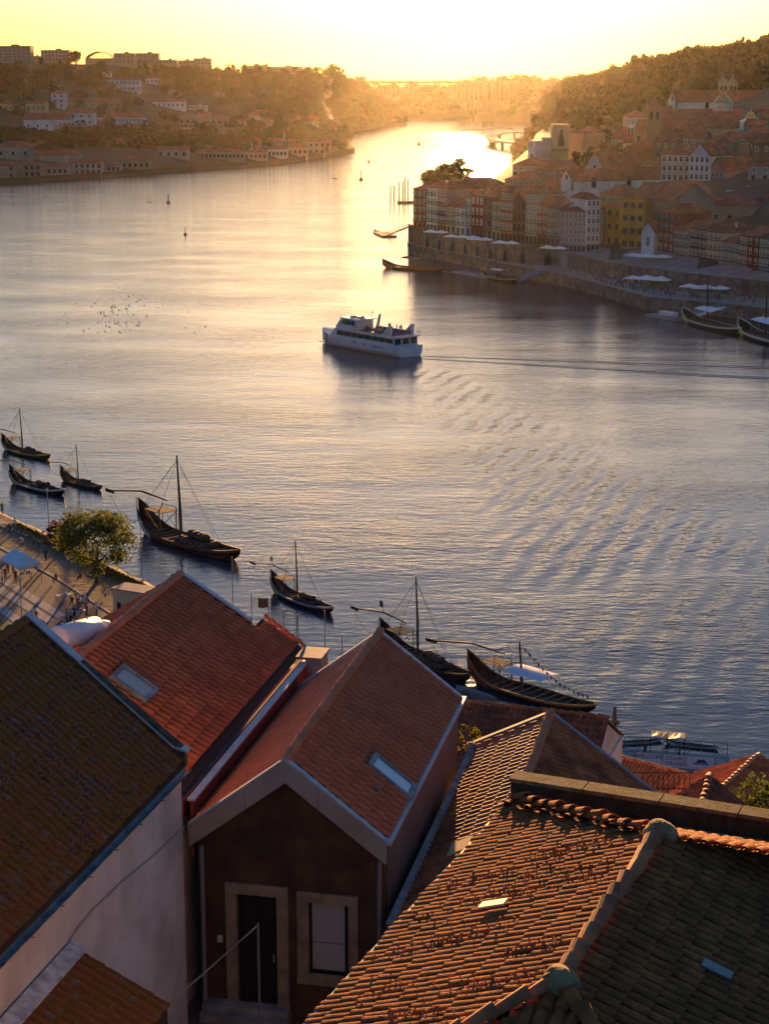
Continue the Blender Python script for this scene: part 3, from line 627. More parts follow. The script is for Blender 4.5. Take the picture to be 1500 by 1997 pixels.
# ---- big old canal-tile roof --------------------------------------------------------------------
def old_house():
    f = FD; zr = 49.5; p1 = f.uwz(at(1290, 1632, z=zr)); p2 = f.uwz(at(1090, 1922, z=zr)); wr_ = (p1[1] + p2[1]) / 2; u1, u0 = p1[0], p2[0]
    s = .404; run = 3.4; we = wr_ - run; ze = zr - run * s; ub = u1 + run + .1; uf = u0 - run; wR = wr_ + 6.0; zR = zr - 6.0 * s * .95
    h = thing('old_tiled_house', 'large old hipped canal tile roof with lichen, cement blobs on its ridge', 'house', f(u0, wr_, 39.1))
    w = MB(); f.box(w, uf + .3, ub - .1, we + .35, wR, 34, ze - .12); w.build('wall', M_WHITEW, h, world=True)
    A, B = f(u1, wr_, zr), f(u0, wr_, zr)
    bl, fl_ = f(ub, we, ze), f(uf, we, ze); br, fr_ = f(ub, wR, zR), f(uf - 2.5, wR, zR)
    dk = MB(); dn = np.array([0, 0, -.12])
    for poly in ([B, A, bl, fl_], [A, B, fr_, br], [A, br, f(ub, wr_ + 2, ze), bl], [B, fl_, fr_]): dk.slab([p + dn * .6 for p in poly], dn)
    roof = dk.build('roof', M_DECK, h, world=True)
    Ls = run * math.hypot(1, s); dl = f(0, -1, -s); bt = barrel_tile(.085, .40, .02, zs=.65); btl = barrel_tile(.078, .40, .014, zs=.5)
    vL = [(600, 2005), (1040, 1555), (1290, 1632), (1090, 1925), (960, 2005)]; vR = [(1290, 1632), (1505, 1600), (1505, 2005), (1100, 2005), (1090, 1922)]
    uf2 = uf - .1
    clipL = lambda s_, t: (uf2 + s_ < u1 + t * .98) and (uf2 + s_ > u0 - t * .98)
    lay_tiles(roof, f(uf2, wr_, zr), f.U, dl, ub - uf2, Ls + .1, btl, .17, .335, M_TILE_D, vL, clip=clipL, jit=.035, nmax=300, off=.02)
    # channel tiles between
    ch = MB(); pt = [(-.085, .0), (-.05, -.035), (0, -.045), (.05, -.035), (.085, 0)]
    ch.add([(x, -.02, z + .035) for x, z in pt] + [(x, .37, z + .055) for x, z in pt], [(i, i + 1, 6 + i, 5 + i) for i in range(4)])
    lay_tiles(roof, f(uf2 + .096, wr_, zr), f.U, dl, ub - uf2, Ls + .1, ch, .17, .335, M_TILE_D, vL, clip=clipL, jit=.01, nmax=0, off=.0)
    dr = f(0, 1, -s * .95); Lr = 6.0 * math.hypot(1, s * .95)
    clipR = lambda s_, t: (uf2 + s_ < u1 + t * .55) and (uf2 + s_ > u0 - t * .95)
    lay_tiles(roof, f(uf2, wr_, zr), f.U, dr, ub - uf2, Lr, bt, .192, .335, M_TILE_D, vR, clip=clipR, jit=.03, nmax=300, off=.02, name='shaded_tile')
    lay_tiles(roof, f(uf2 + .096, wr_, zr), f.U, dr, ub - uf2, Lr, ch, .192, .335, M_TILE_D, vR, clip=clipR, jit=.01, nmax=0, off=.0)
    # back slope
    db = f(1, 0, -s); Lb = (ub - u1) * math.hypot(1, s)
    lay_tiles(roof, f(u1, we - .2, zr), f.W, db, 10, Lb, bt, .192, .335, M_TILE_D, [(1060, 1570), (1505, 1590), (1505, 1660), (1290, 1632)], clip=lambda s_, t: (we - .2 + s_ > wr_ - t * .98) and (we - .2 + s_ < wr_ + 6), jit=.03, nmax=120, off=.02, name='back_slope_tile')
    vF = [(960, 2005), (1090, 1925), (1190, 2005)]; cF = lambda s_, t: abs(s_ - 8) < t * 1.05
    lay_tiles(roof, f(u0 - .02, wr_ - 8, zr), f.W, f(-1, 0, -s), 16, 7.5, bt, .192, .335, M_TILE_D, vF, clip=cF, jit=.03, nmax=60, off=.02, name='front_slope_tile')
    lay_tiles(roof, f(u0 - .02, wr_ - 8.096, zr), f.W, f(-1, 0, -s), 16, 7.5, ch, .192, .335, M_TILE_D, vF, clip=cF, jit=.01, nmax=0, off=.0)
    lay_tiles(roof, f(u1, we - .296, zr), f.W, db, 10, Lb, ch, .192, .335, M_TILE_D, vF, clip=lambda s_, t: (we - .2 + s_ > wr_ - t * .98) and (we - .2 + s_ < wr_ + 6), jit=.01, nmax=0, off=.0)
    ridge_caps(roof, A + (0, 0, .06), B + (0, 0, .06), 11, .12, M_TILE_C, jit=.05)
    ridge_caps(roof, A + (0, 0, .05), bl + (0, 0, .08), 11, .11, M_TILE_D, name='hip_tile', jit=.05)
    ridge_caps(roof, B + (0, 0, .05), fl_ + (0, 0, .05), 11, .11, M_TILE_C, name='hip_tile', jit=.05)
    ridge_caps(roof, B + (0, 0, .05), fr_ + (0, 0, .05), 16, .11, M_TILE_D, name='hip_tile', jit=.05)
    for p, r in ((A, .25), (B, .24)):
        bm = bmesh.new(); bmesh.ops.create_icosphere(bm, subdivisions=3, radius=r)
        for v in bm.verts:
            q = v.co * 6; k_ = 1 + .16 * math.sin(q.x * 1.3 + q.y) * math.cos(q.z * 1.1 + q.x) + random.uniform(-.03, .03)
            v.co = Vector((v.co.x * k_, v.co.y * k_, v.co.z * .75 * k_ + .06))
        me = bpy.data.meshes.new('cement_cap'); bm.to_mesh(me); bm.free(); me.materials.append(mat('old_cement', (.36, .21, .10), .95, col2=(.13, .085, .04), scale=5, bump=.02, bscale=20))
        link('cement_cap', me, roof, Vector(p) - wloc(roof))
    # pale replacement tile and glass tiles
    for (px, py, zz_, m_, dd, aa) in ((968, 1778, None, mat('bare_new_tile', (.6, .5, .36), .6), dl, f.U), (1392, 1905, None, mat('glass_tile', (.13, .13, .125), .3, spec=.5), dr, f.U)):
        d_ = ray(px, py); nrm = np.cross(aa, dd); t_ = float(nrm @ (A - np.array([0, 0, CAM_H]))) / float(nrm @ d_); p = np.array([0, 0, CAM_H]) + t_ * d_; nrm = nrm / np.linalg.norm(nrm); nrm = nrm if nrm[2] > 0 else -nrm
        dd = dd / np.linalg.norm(dd); k = MB(); k.slab([p - aa * .1 - dd * .2 + nrm * .1, p + aa * .1 - dd * .2 + nrm * .1, p + aa * .1 + dd * .2 + nrm * .12, p - aa * .1 + dd * .2 + nrm * .12], nrm * .03); k.build('replacement_tile', m_, roof, world=True)
    # sedum tufts
    mb = MB()
    for _ in range(60):
        c = (random.uniform(uf + .5, u1 + 2), random.betavariate(1.4, 1.2) * Ls)
        for _ in range(random.choice((6, 20, 45))):
            s_, t_ = c[0] + random.gauss(0, .10), c[1] + random.gauss(0, .28)
            if not (0 < t_ < Ls and u0 - t_ < s_ < u1 + t_): continue
            p = f(s_, wr_, zr) + dl / math.hypot(1, s) * t_ + np.array([0, 0, random.uniform(.05, .09)]); r = random.uniform(.016, .036)
            q = [p + np.array([random.uniform(-r, r), random.uniform(-r, r), random.uniform(0, r)]) for _ in range(3)] + [p - np.array([0, 0, .025])]
            mb.add(q, [(0, 1, 2), (0, 1, 3), (1, 2, 3), (2, 0, 3)], random.choice((0, 0, 1)))
    kind(mb.build('stonecrop', [mat('stonecrop_rust', (.34, .11, .05), .9), mat('stonecrop_brown', (.16, .08, .03), .9)], roof, world=True), 'stuff')
    k = MB(); k.tube([fl_ + f(0, -.06, -.02), bl + f(0, -.06, -.02)], .055, 8); k.build('gutter', M_PIPE, roof, world=True)
    # parapet wall behind
    b = thing('boundary_wall', 'low lichen-covered boundary wall behind the old canal tile roof', 'wall', f(ub + .25, we + 4, 39))
    k = MB(); f.box(k, ub + .12, ub + .42, we - .1, we + 13, 38, ze + .33); k.build('masonry', mossy('wall_lichen', (.12, .085, .05), (.07, .05, .02), (.05, .04, .035), 3.0, .6), b, world=True)
    k = MB()
    for i in range(10): f.box(k, ub + .08, ub + .46, we - .12 + i * 1.31, we - .12 + i * 1.31 + 1.29, ze + .33, ze + .40)
    k.build('coping', mossy('coping_lichen', (.30, .22, .10), (.16, .11, .03), (.2, .17, .13), 5.0, .4), b, world=True)
    # clothes pole in the yard with lines
    c = thing('clothes_pole', 'thin steel clothes pole with taut lines in front of the brown door', 'pole', FB(34.6, FB.on_u(503, 1997, 34.6)[1], 38.9))
    pt = FB.on_u(503, 1800, 34.6); tp = FB(*pt); k = MB(); k.tube([FB(34.6, pt[1], 38.9), tp], .03, 6); k.build('post', M_PIPE, c, world=True)
    for i in range(3):
        e = FE.on_w(300 + i * 6, 1985 - i * 8, FE.uwz(FB(35.8, -12.25, 0))[1] + .0)
        k = MB(); k.tube([tp - np.array([0, 0, .03 + .02 * i]), (tp + FE(*e)) / 2 - np.array([0, 0, .04]), FE(*e)], .006, 4); k.build('line', mat('white_line', (.5, .45, .35), .6), c, world=True)
old_house()
# ================================================================ NEAR BANK: HILLSIDE, QUAY, LOWER ROOFS
def shore_x(Y): return float(np.interp(Y, [60, 118, 158, 201, 239, 440], [90, 40, 2, -27, -53, -190]))
def near_bank():
    mb = MB(); Ys = [0, 20, 30, 40, 50, 56, 62, 70, 78, 88, 100, 112, 126, 140, 156, 172, 190, 210, 230, 260, 300, 360, 440]; n = 9
    for Y in Ys:
        xs = shore_x(Y)
        for k in range(n):
            x = xs - (0, 4, 9, 16, 28, 45, 70, 110, 190)[k]; mb.v.append((x, Y, 3.0 if k == 0 and Y > 60 else near_z(x, Y) if k else 3.0))
    for i in range(len(Ys) - 1):
        for k in range(n - 1): a = i * n + k; mb.f.append([a, a + 1, a + 1 + n, a + n]); mb.m.append(0)
    kind(mb.build('terrain_south_bank', M_EARTH), 'structure')
    # sloping stone revetment down to the water
    mb = MB(); Yr = np.linspace(62, 440, 120)
    for Y in Yr:
        x = shore_x(Y)
        for k, (dx, z) in enumerate(((-.3, 3.0), (.6, 2.7), (2.2, 1.2), (3.8, -.2), (4.5, -1.2))): mb.v.append((x + dx * 1.2 + random.gauss(0, .2), Y + dx * .8 + random.gauss(0, .3), z + random.gauss(0, .12) * (k > 0)))
    for i in range(len(Yr) - 1):
        for k in range(4): a = i * 5 + k; mb.f.append([a, a + 5, a + 6, a + 1]); mb.m.append(0)
    kind(mb.build('embankment', mat('rock_revetment', (.09, .075, .05), .95, var=.5, scale=1.2, bump=.2, bscale=2)), 'structure')
    def sheet(name, pts, z, m):
        mb = MB(); p = [at(px, py, z=z) for px, py in pts]; mb.add(p, [tuple(range(len(p)))]); return kind(mb.build(name, m), 'structure')
    sheet('quay_paving', [(-160, 1010), (0, 1066), (109, 1125), (231, 1204), (330, 1262), (200, 1330), (-160, 1330)], 3.03, mat('quay_asphalt', (.115, .10, .095), .9, var=.12, scale=.4, bump=.01, bscale=4))
    for i, (a, b, w) in enumerate((((14, 1128), (127, 1199), 12), ((-60, 1106), (106, 1208), 12), ((-60, 1130), (62, 1222), 13), ((-60, 1180), (20, 1240), 14))):
        sheet('paving_band', [a, b, (b[0] - 16, b[1] + w * .55), (a[0] - 16, a[1] + w * .5)], 3.045 , mat('pale_paving', (.27, .26, .26), .85, var=.1, scale=1))
    sheet('path_kerb', [(-60, 1036), (0, 1065), (109, 1124), (231, 1203), (229, 1206), (107, 1127), (0, 1069), (-60, 1040)], 3.06, mat('kerb_stone', (.34, .29, .24), .9))
    sheet('shore_path', [(-60, 985), (0, 1012), (60, 1040), (85, 1055), (80, 1060), (55, 1047), (0, 1026), (-60, 1000)], 3.05, mat('pale_path', (.30, .24, .20), .9, var=.1, scale=1))
    sheet('lawn', [(-40, 1205), (0, 1208), (22, 1226), (16, 1234), (-40, 1240)], 3.05, mat('lawn_grass', (.035, .06, .015), .95, var=.4, scale=2, bump=.05, bscale=20))
    # grass fringe along the bank
    mb = MB()
    for _ in range(5200):
        Y = random.uniform(190, 232); x = shore_x(Y) - abs(random.gauss(0, 1.3)) - .2; hgt = random.uniform(.1, .4); g = random.uniform(0, 6.28); c, s_ = math.cos(g) * .08, math.sin(g) * .08
        mb.add([(x - c, Y - s_, 3.0), (x + c, Y + s_, 3.0), (x + random.gauss(0, .1), Y + random.gauss(0, .1), 3 + hgt)], [(0, 1, 2)])
    kind(mb.build('bank_grass', mat('bank_grass_blades', (.12, .105, .02), .9, var=.3, scale=.4)), 'stuff')
near_bank()
M_OLDTILE = mat('roman_tile_old', (.27, .10, .05), .85, col2=(.15, .065, .04), scale=1.0, cell=.3, cells=3.5)
M_FARTILE = mat('orange_tile', (.42, .15, .06), .8, var=.2, scale=1.0, cell=.25, cells=3.5)
def low_house(label, ridge, dirn, run, slope, m, vis, wallm=None, zdrop=6, both=True, nm='low_house', caps=None, nmax=200):
    """ridge: two world points; slopes fall to both sides by run*slope"""
    p, q = (np.asarray(v, float) for v in ridge); d = q - p; L = float(np.linalg.norm(d[:2])); a = d / np.linalg.norm(d); s = np.array([a[1], -a[0], 0.]); s /= np.linalg.norm(s)
    h = thing(nm, label, 'house', tuple((p + q) / 2 - [0, 0, zdrop])); w = MB(); r_ = run - .3
    w.slab([p + s * r_ - [0, 0, run * slope], p - s * r_ - [0, 0, run * slope], p - s * r_ - [0, 0, zdrop + 4], p + s * r_ - [0, 0, zdrop + 4]], d); w.slab([p + a * .1 + s * r_ - [0, 0, run * slope], p + a * .1 - [0, 0, .2], p + a * .1 - s * r_ - [0, 0, run * slope]], d - a * .2)
    w.build('wall', wallm or M_WHITEW, h, world=True); dk = MB()
    for sg in (1, -1): dk.slab([p - [0, 0, .1], q - [0, 0, .1], q + s * run * sg - [0, 0, run * slope + .1], p + s * run * sg - [0, 0, run * slope + .1]], (0, 0, .06))
    roof = dk.build('roof', M_DECK, h, world=True); Ls = run * math.hypot(1, slope)
    for sg in (1, -1): lay_tiles(roof, p, a, s * sg - np.array([0, 0, slope]), float(np.linalg.norm(d)), Ls, pan_tile(.25, .38), .245, .37, m, vis, off=-.02, jit=.02, nmax=nmax)
    ridge_caps(roof, p + [0, 0, .02], q + [0, 0, .02], max(4, int(L / .42)), .13, caps or m, jit=.04)
    return h
rp = at(905, 1370, Y=76); rq = at(1188, 1402, z=rp[2])
low_house('long old terracotta roof beside the moored canopy boat', (rp + (rp - rq) * .25, rq), None, 3.6, .55, M_OLDTILE, [(900, 1365), (1195, 1398), (1165, 1465), (1075, 1395), (900, 1470)], zdrop=5)
rp = at(1185, 1471, Y=96); rq = at(1345, 1512, z=rp[2]); low_house('low orange roof below the welcome pier banner', (rp, rq), None, 2.6, .45, M_FARTILE, [(1170, 1465), (1350, 1505), (1340, 1545), (1220, 1540)], zdrop=4)
rp = at(1418, 1528, Y=82); rq = at(1482, 1470, z=rp[2]); low_house('bright orange hipped roof with pale ridge caps near the shrubs', (rp - (rq - rp) * .3, rq), None, 3.2, .5, M_FARTILE, [(1390, 1520), (1450, 1462), (1505, 1470), (1505, 1530)], zdrop=4, caps=mat('pale_ridge', (.5, .32, .16), .8))
rp = at(1375, 1550, Y=58); rq = at(1385, 1512, z=rp[2]); low_house('small weathered gable roof peeking over the lichen wall', (rp - (rq - rp) * .4, rq), None, 1.55, .75, M_OLDTILE, [(1300, 1570), (1385, 1505), (1460, 1570)], zdrop=3)
# railing in the yard below
def railing():
    o = at(1265, 1542, Y=70); t = thing('yard_railing', 'dark iron railing between roofs below the pier', 'railing', o); 
    for i in range(17):
        k = MB(); k.tube([(i * .22 - 1.8, 0, 0), (i * .22 - 1.8, 0, .75)], .018, 4); k.build('baluster', M_DARK, t)
    for z in (.1, .78): k = MB(); k.tube([(-1.9, 0, z), (1.85, 0, z)], .025, 4); k.build('rail', M_DARK, t)
railing()
# ---------------------------------------------------------------- trees
M_BARK = mat('bark', (.09, .06, .04), .95, var=.3, scale=5)
def crown_mesh(name, rx, rz, nclump, nleaf, size, m, seed, flat=1.0):
    r = np.random.default_rng(seed); V = []; F = []; k = 0
    for _ in range(nclump):
        d = r.normal(size=3); d /= np.linalg.norm(d); rad = r.uniform(.35, 1.0) ** .6; c = d * rad * np.array([rx, rx, rz * flat]) ; cr = r.uniform(.22, .42) * rx
        for _ in range(nleaf):
            e = r.normal(size=3); e /= np.linalg.norm(e); p = c + e * cr * r.uniform(.5, 1.0) * np.array([1, 1, .75]) ; s = size * r.uniform(.6, 1.4)
            a = r.normal(size=3); a /= np.linalg.norm(a); b = np.cross(a, r.normal(size=3)); b /= np.linalg.norm(b) + 1e-9
            V += [p - a * s * .6, p + b * s * .35, p + a * s * .6, p - b * s * .35]; F.append((k, k + 1, k + 2, k + 3)); k += 4
    me = bpy.data.meshes.new(name); me.from_pydata([tuple(v) for v in V], [], F); me.materials.append(m); me.update(); return me
def trunk_mesh(h, r, limbs, seed, spread):
    rr_ = random.Random(seed); mb = MB(); top = h
    mb.tube([(0, 0, -.5), (rr_.uniform(-.1, .1), rr_.uniform(-.1, .1), h * .5), (rr_.uniform(-.2, .2), 0, top)], [r, r * .75, r * .5], 7)
    for i in range(limbs):
        g = 6.28 * i / limbs + rr_.uniform(-.4, .4); z0 = h * rr_.uniform(.55, .95); l = spread * rr_.uniform(.6, 1)
        mb.tube([(0, 0, z0), (math.cos(g) * l * .5, math.sin(g) * l * .5, z0 + l * .35), (math.cos(g) * l, math.sin(g) * l, z0 + l * .8)], [r * .4, r * .25, r * .08], 5)
    return mb.mesh('trunk', M_BARK)
def leafm(name, c, var=.35, tr_=.42):
    if name in MATS: return MATS[name]
    m = mat(name, c, .85, var=var, scale=.7, spec=.2); t = m.node_tree; b = t.nodes['Principled BSDF']; tr = t.nodes.new('ShaderNodeBsdfTranslucent'); mx = t.nodes.new('ShaderNodeMixShader'); mx.inputs[0].default_value = tr_
    t.links.new(b.inputs['Base Color'].links[0].from_socket, tr.inputs[0]); t.links.new(b.outputs[0], mx.inputs[1]); t.links.new(tr.outputs[0], mx.inputs[2]); t.links.new(mx.outputs[0], t.nodes['Material Output'].inputs[0]); return m
M_LEAF1 = leafm('leaf_olive', (.10, .115, .022)); M_LEAF2 = leafm('leaf_purple', (.075, .022, .018)); M_LEAF3 = leafm('leaf_dark', (.035, .045, .016)); M_LEAF4 = leafm('leaf_mid', (.05, .05, .018))
def tree(label, loc, h, rx, crown, trunk_h, group=None, name='tree', z_off=0):
    t = thing(name, label, 'tree', loc, group=group); link('trunk', trunk_mesh(trunk_h, .05 * rx + .06, 6, int(abs(loc[0]) * 7), rx * .7), t); link('crown', crown, t, (0, 0, h)); return t
b = at(188, 1136, z=3.0)
tree('large leafy green tree on the quay beside the moored boats', b, 5.2, 4.4, crown_mesh('crown', 4.3, 3.6, 80, 90, .30, M_LEAF1, 3), 4.0)
b2 = at(112, 1082, z=3.0)
tree('small dark purple-leaved tree behind the large quay tree', b2, 2.7, 1.8, crown_mesh('crown', 1.6, 1.3, 28, 60, .24, M_LEAF2, 5), 2.0)
for i, (px, py, Y, s_) in enumerate(((1478, 1552, 62, 1.0), (1440, 1570, 60, .7), (1500, 1560, 61, 1.2))):
    b = at(px, py, Y=Y); t = thing('shrub', 'leafy garden shrub growing behind the lichen wall', 'shrub', b - [0, 0, 1.0], group='garden shrubs behind the wall'); link('crown', crown_mesh('foliage', 1.1 * s_, .8 * s_, 22, 50, .14, leafm('leaf_shrub', (.07, .09, .018)), 40 + i), t, (0, 0, .9)); k = MB(); k.tube([(0, 0, -1), (0, 0, .8)], .05); k.build('stem', M_BARK, t)
b = at(912, 1445, Y=54); t = thing('climbing_shrub', 'yellow-green shrub beside the metal flue and taupe wall', 'shrub', b - [0, 0, .8]); link('crown', crown_mesh('foliage', .55, .55, 14, 50, .10, leafm('leaf_yellow', (.14, .12, .02)), 50), t, (0, 0, .8)); k = MB(); k.tube([(0, 0, -1.5), (0, 0, .8)], .03); k.build('stem', M_BARK, t)
# ---------------------------------------------------------------- poles and lamps on the quay
def pole(px, top, label, cat='pole', lamp=False, flag=None, Y=None, group='thin poles along the quay'):
    if Y is None:
        Y = 170.0
        for _ in range(40): Y = 0.5 * Y + 0.5 * float(np.interp((px - 750) / FPX, [-.30, -.2217, -.1343, -.0767, .0127, .33], [440 * .97, 236, 198, 176, 155, 116]))
    zt = at(px, top, Y=Y)[2]; x = at(px, top, Y=Y)[0]; zb = near_z(x, Y)
    t = thing('lamp_post' if lamp else 'quay_pole', label, cat, (x, Y, zb), group=None if lamp or flag else group); H_ = zt - zb
    k = MB(); k.tube([(0, 0, 0), (0, 0, H_)], [.075, .045], 6); k.build('mast', mat('galvanised_post', (.42, .38, .34), .5, metal=.3), t)
    if lamp:
        k = MB(); k.lathe([(.05, -.3), (.16, -.25), (.2, -.05), (.1, .1), (.02, .14)], (0, 0, H_), 8); k.build('lamp_head', mat('lamp_glass', (.6, .55, .5), .3), t)
    if flag:
        k = MB(); n = 6
        for j in range(n + 1):
            for z in (0, flag[1]): k.v.append((-flag[0] * j / n - .05, .12 * math.sin(j * 1.4), H_ - .05 - z))
        for j in range(n): a = 2 * j; k.f.append([a, a + 1, a + 3, a + 2]); k.m.append(0)
        k.build('flag', mat('brown_flag', (.22, .10, .05), .8), t)
for px, top in ((490, 1157), (553, 1188), (580, 1198), (633, 1190), (667, 1236), (452, 1085)):
    pole(px, top, 'thin bare grey pole standing along the quay edge')
pole(523, 1166, 'thin quay pole flying a small brown square flag', flag=(1.0, 1.0))
pole(273, 1018, 'tall lamp post beside the large quay tree', 'lamp post', lamp=True, Y=206)
pole(91, 955, 'tall lamp post above the purple-leaved tree', 'lamp post', lamp=True, Y=222)
pole(38, 1128, 'lamp post beside the white market tent', 'lamp post', lamp=True, Y=184)
# ---------------------------------------------------------------- tent, kiosk, tables
def gazebo():
    c = [at(1, 1088, z=5.4), at(38, 1108, z=5.4), at(79, 1098, z=5.4), at(40, 1076, z=5.4)]; mid = sum(c) / 4
    t = thing('market_tent', 'white peaked market tent standing on the quay', 'tent', (mid[0], mid[1], 3.05)); o = np.array([mid[0], mid[1], 3.05]); c = [p - o for p in c]; mid = mid - o
    k = MB(); pk = [mid + (c[0] - mid) * .25 + (c[3] - mid) * .25 + [0, 0, 1.2], mid + (c[2] - mid) * .25 + (c[1] - mid) * .25 + [0, 0, 1.2]]
    sag = lambda a, b_: (a + b_) / 2 - np.array([0, 0, .12])
    k.add([c[0], c[1], c[2], c[3], pk[0], pk[1], sag(pk[0], pk[1])], [(0, 1, 6, 4), (1, 5, 6), (1, 2, 5), (2, 3, 6, 5), (3, 4, 6), (3, 0, 4)])
    for a, b_ in ((0, 1), (1, 2), (2, 3), (3, 0)): k.add([c[a], c[b_], c[b_] - [0, 0, .3], c[a] - [0, 0, .3]], [(0, 1, 2, 3)])
    k.build('canopy', mat('white_canvas', (.72, .70, .72), .8), t)
    for p in c: k = MB(); k.tube([(p[0], p[1], 0), tuple(p)], .035, 5); k.build('leg', M_FLASH2, t)
gazebo()
def table(px, py, label, w=1.8, d=.8, cloth=(.5, .46, .42), rz=.5, name='market_table'):
    p = at(px, py, z=3.06); t = thing(name, label, 'table', tuple(p), rz); k = MB(); k.box((0, 0, .74), (w, d, .05)); k.build('table_top', mat('cloth_%02d' % int(cloth[0] * 100), cloth, .8), t)
    for sx in (-1, 1):
        for sy in (-1, 1): k = MB(); k.box((sx * (w / 2 - .08), sy * (d / 2 - .08), .36), (.05, .05, .72)); k.build('leg', M_DARK, t)
    for i in range(5): k = MB(); q = random.uniform(.05, .13); k.box((random.uniform(-w * .4, w * .4), random.uniform(-d * .3, d * .3), .765 + q), (q * 2, q * 1.6, q * 2), rz=random.random()); g = k.build('goods', mat('goods_%d' % (i % 3), ((.55, .5, .45), (.1, .08, .2), (.35, .2, .1))[i % 3], .7), t)
table(46, 1130, 'folding stall table in front of the white tent'); table(62, 1118, 'stall table with blue and white wares under the tent', cloth=(.2, .22, .4)); table(124, 1172, 'orange-covered stall table by the seated group', cloth=(.5, .2, .1)); table(158, 1176, 'small table among the seated group', 1.0, .7); table(153, 1204, 'pale trestle table beside standing people', 1.6, .7, (.55, .5, .5))
k_ = at(258, 1200, z=3.05); t = thing('kiosk', 'cream quay kiosk wall with sunlit yellow in its colour, seen over the roof ridge', 'kiosk', tuple(k_), R(-28)); k = MB(); k.box((0, 1.2, 1.35), (5.2, 2.4, 2.7)); k.build('wall', mat('sun_tinted_cream', (.62, .46, .26), .7), t); k = MB(); k.box((0, 1.2, 2.76), (5.5, 2.7, .12)); k.build('roof', M_FASCIA, t); k = MB(); k.box((-1.8, -.02, .8), (.5, .03, .9)); k.box((-1.2, -.02, .65), (.3, .03, .6)); k.build('poster', M_DARK, t)  # yellow of the low sun is mixed into the wall colour
# ================================================================ RABELO BOATS
M_HULLD = mat('tarred_hull', (.018, .012, .010), .55, var=.3, scale=1.5); M_WOODD = mat('dark_wood', (.085, .045, .024), .8, var=.35, scale=2)
M_WOODL = mat('weathered_plank', (.20, .13, .08), .85, var=.25, scale=2); M_CASK = mat('oak_cask', (.11, .06, .035), .75, var=.3, scale=3); M_ROPE = mat('rope', (.10, .075, .05), .9)
def paint(n, c): return mat('boat_paint_' + n, c, .5, var=.1, scale=1)
def hull(L=20.0, B=1.95, st=4.2, bw=1.9, n=22, flare=1.0):
    """outer and inner skin of a double-ended boat: returns stations of (x, half-beam, keel, sheer)"""
    out = []
    for i in range(n + 1):
        t = i / n; x = -L / 2 + L * t; b = B * (max(0.0, math.sin(math.pi * (t * .9 + .05))) ** .75); b = b if 0 < i < n else .06
        sheer = .72 + (st - .72) * max(0, 1 - t / .30) ** 2.2 + (bw - .72) * max(0, (t - .62) / .38) ** 2.2
        keel = -.45 + max(0, 1 - t / .16) ** 2 * (st * .50) + max(0, (t - .84) / .16) ** 2 * 1.35
        out.append((x, b, keel, sheer))
    return out
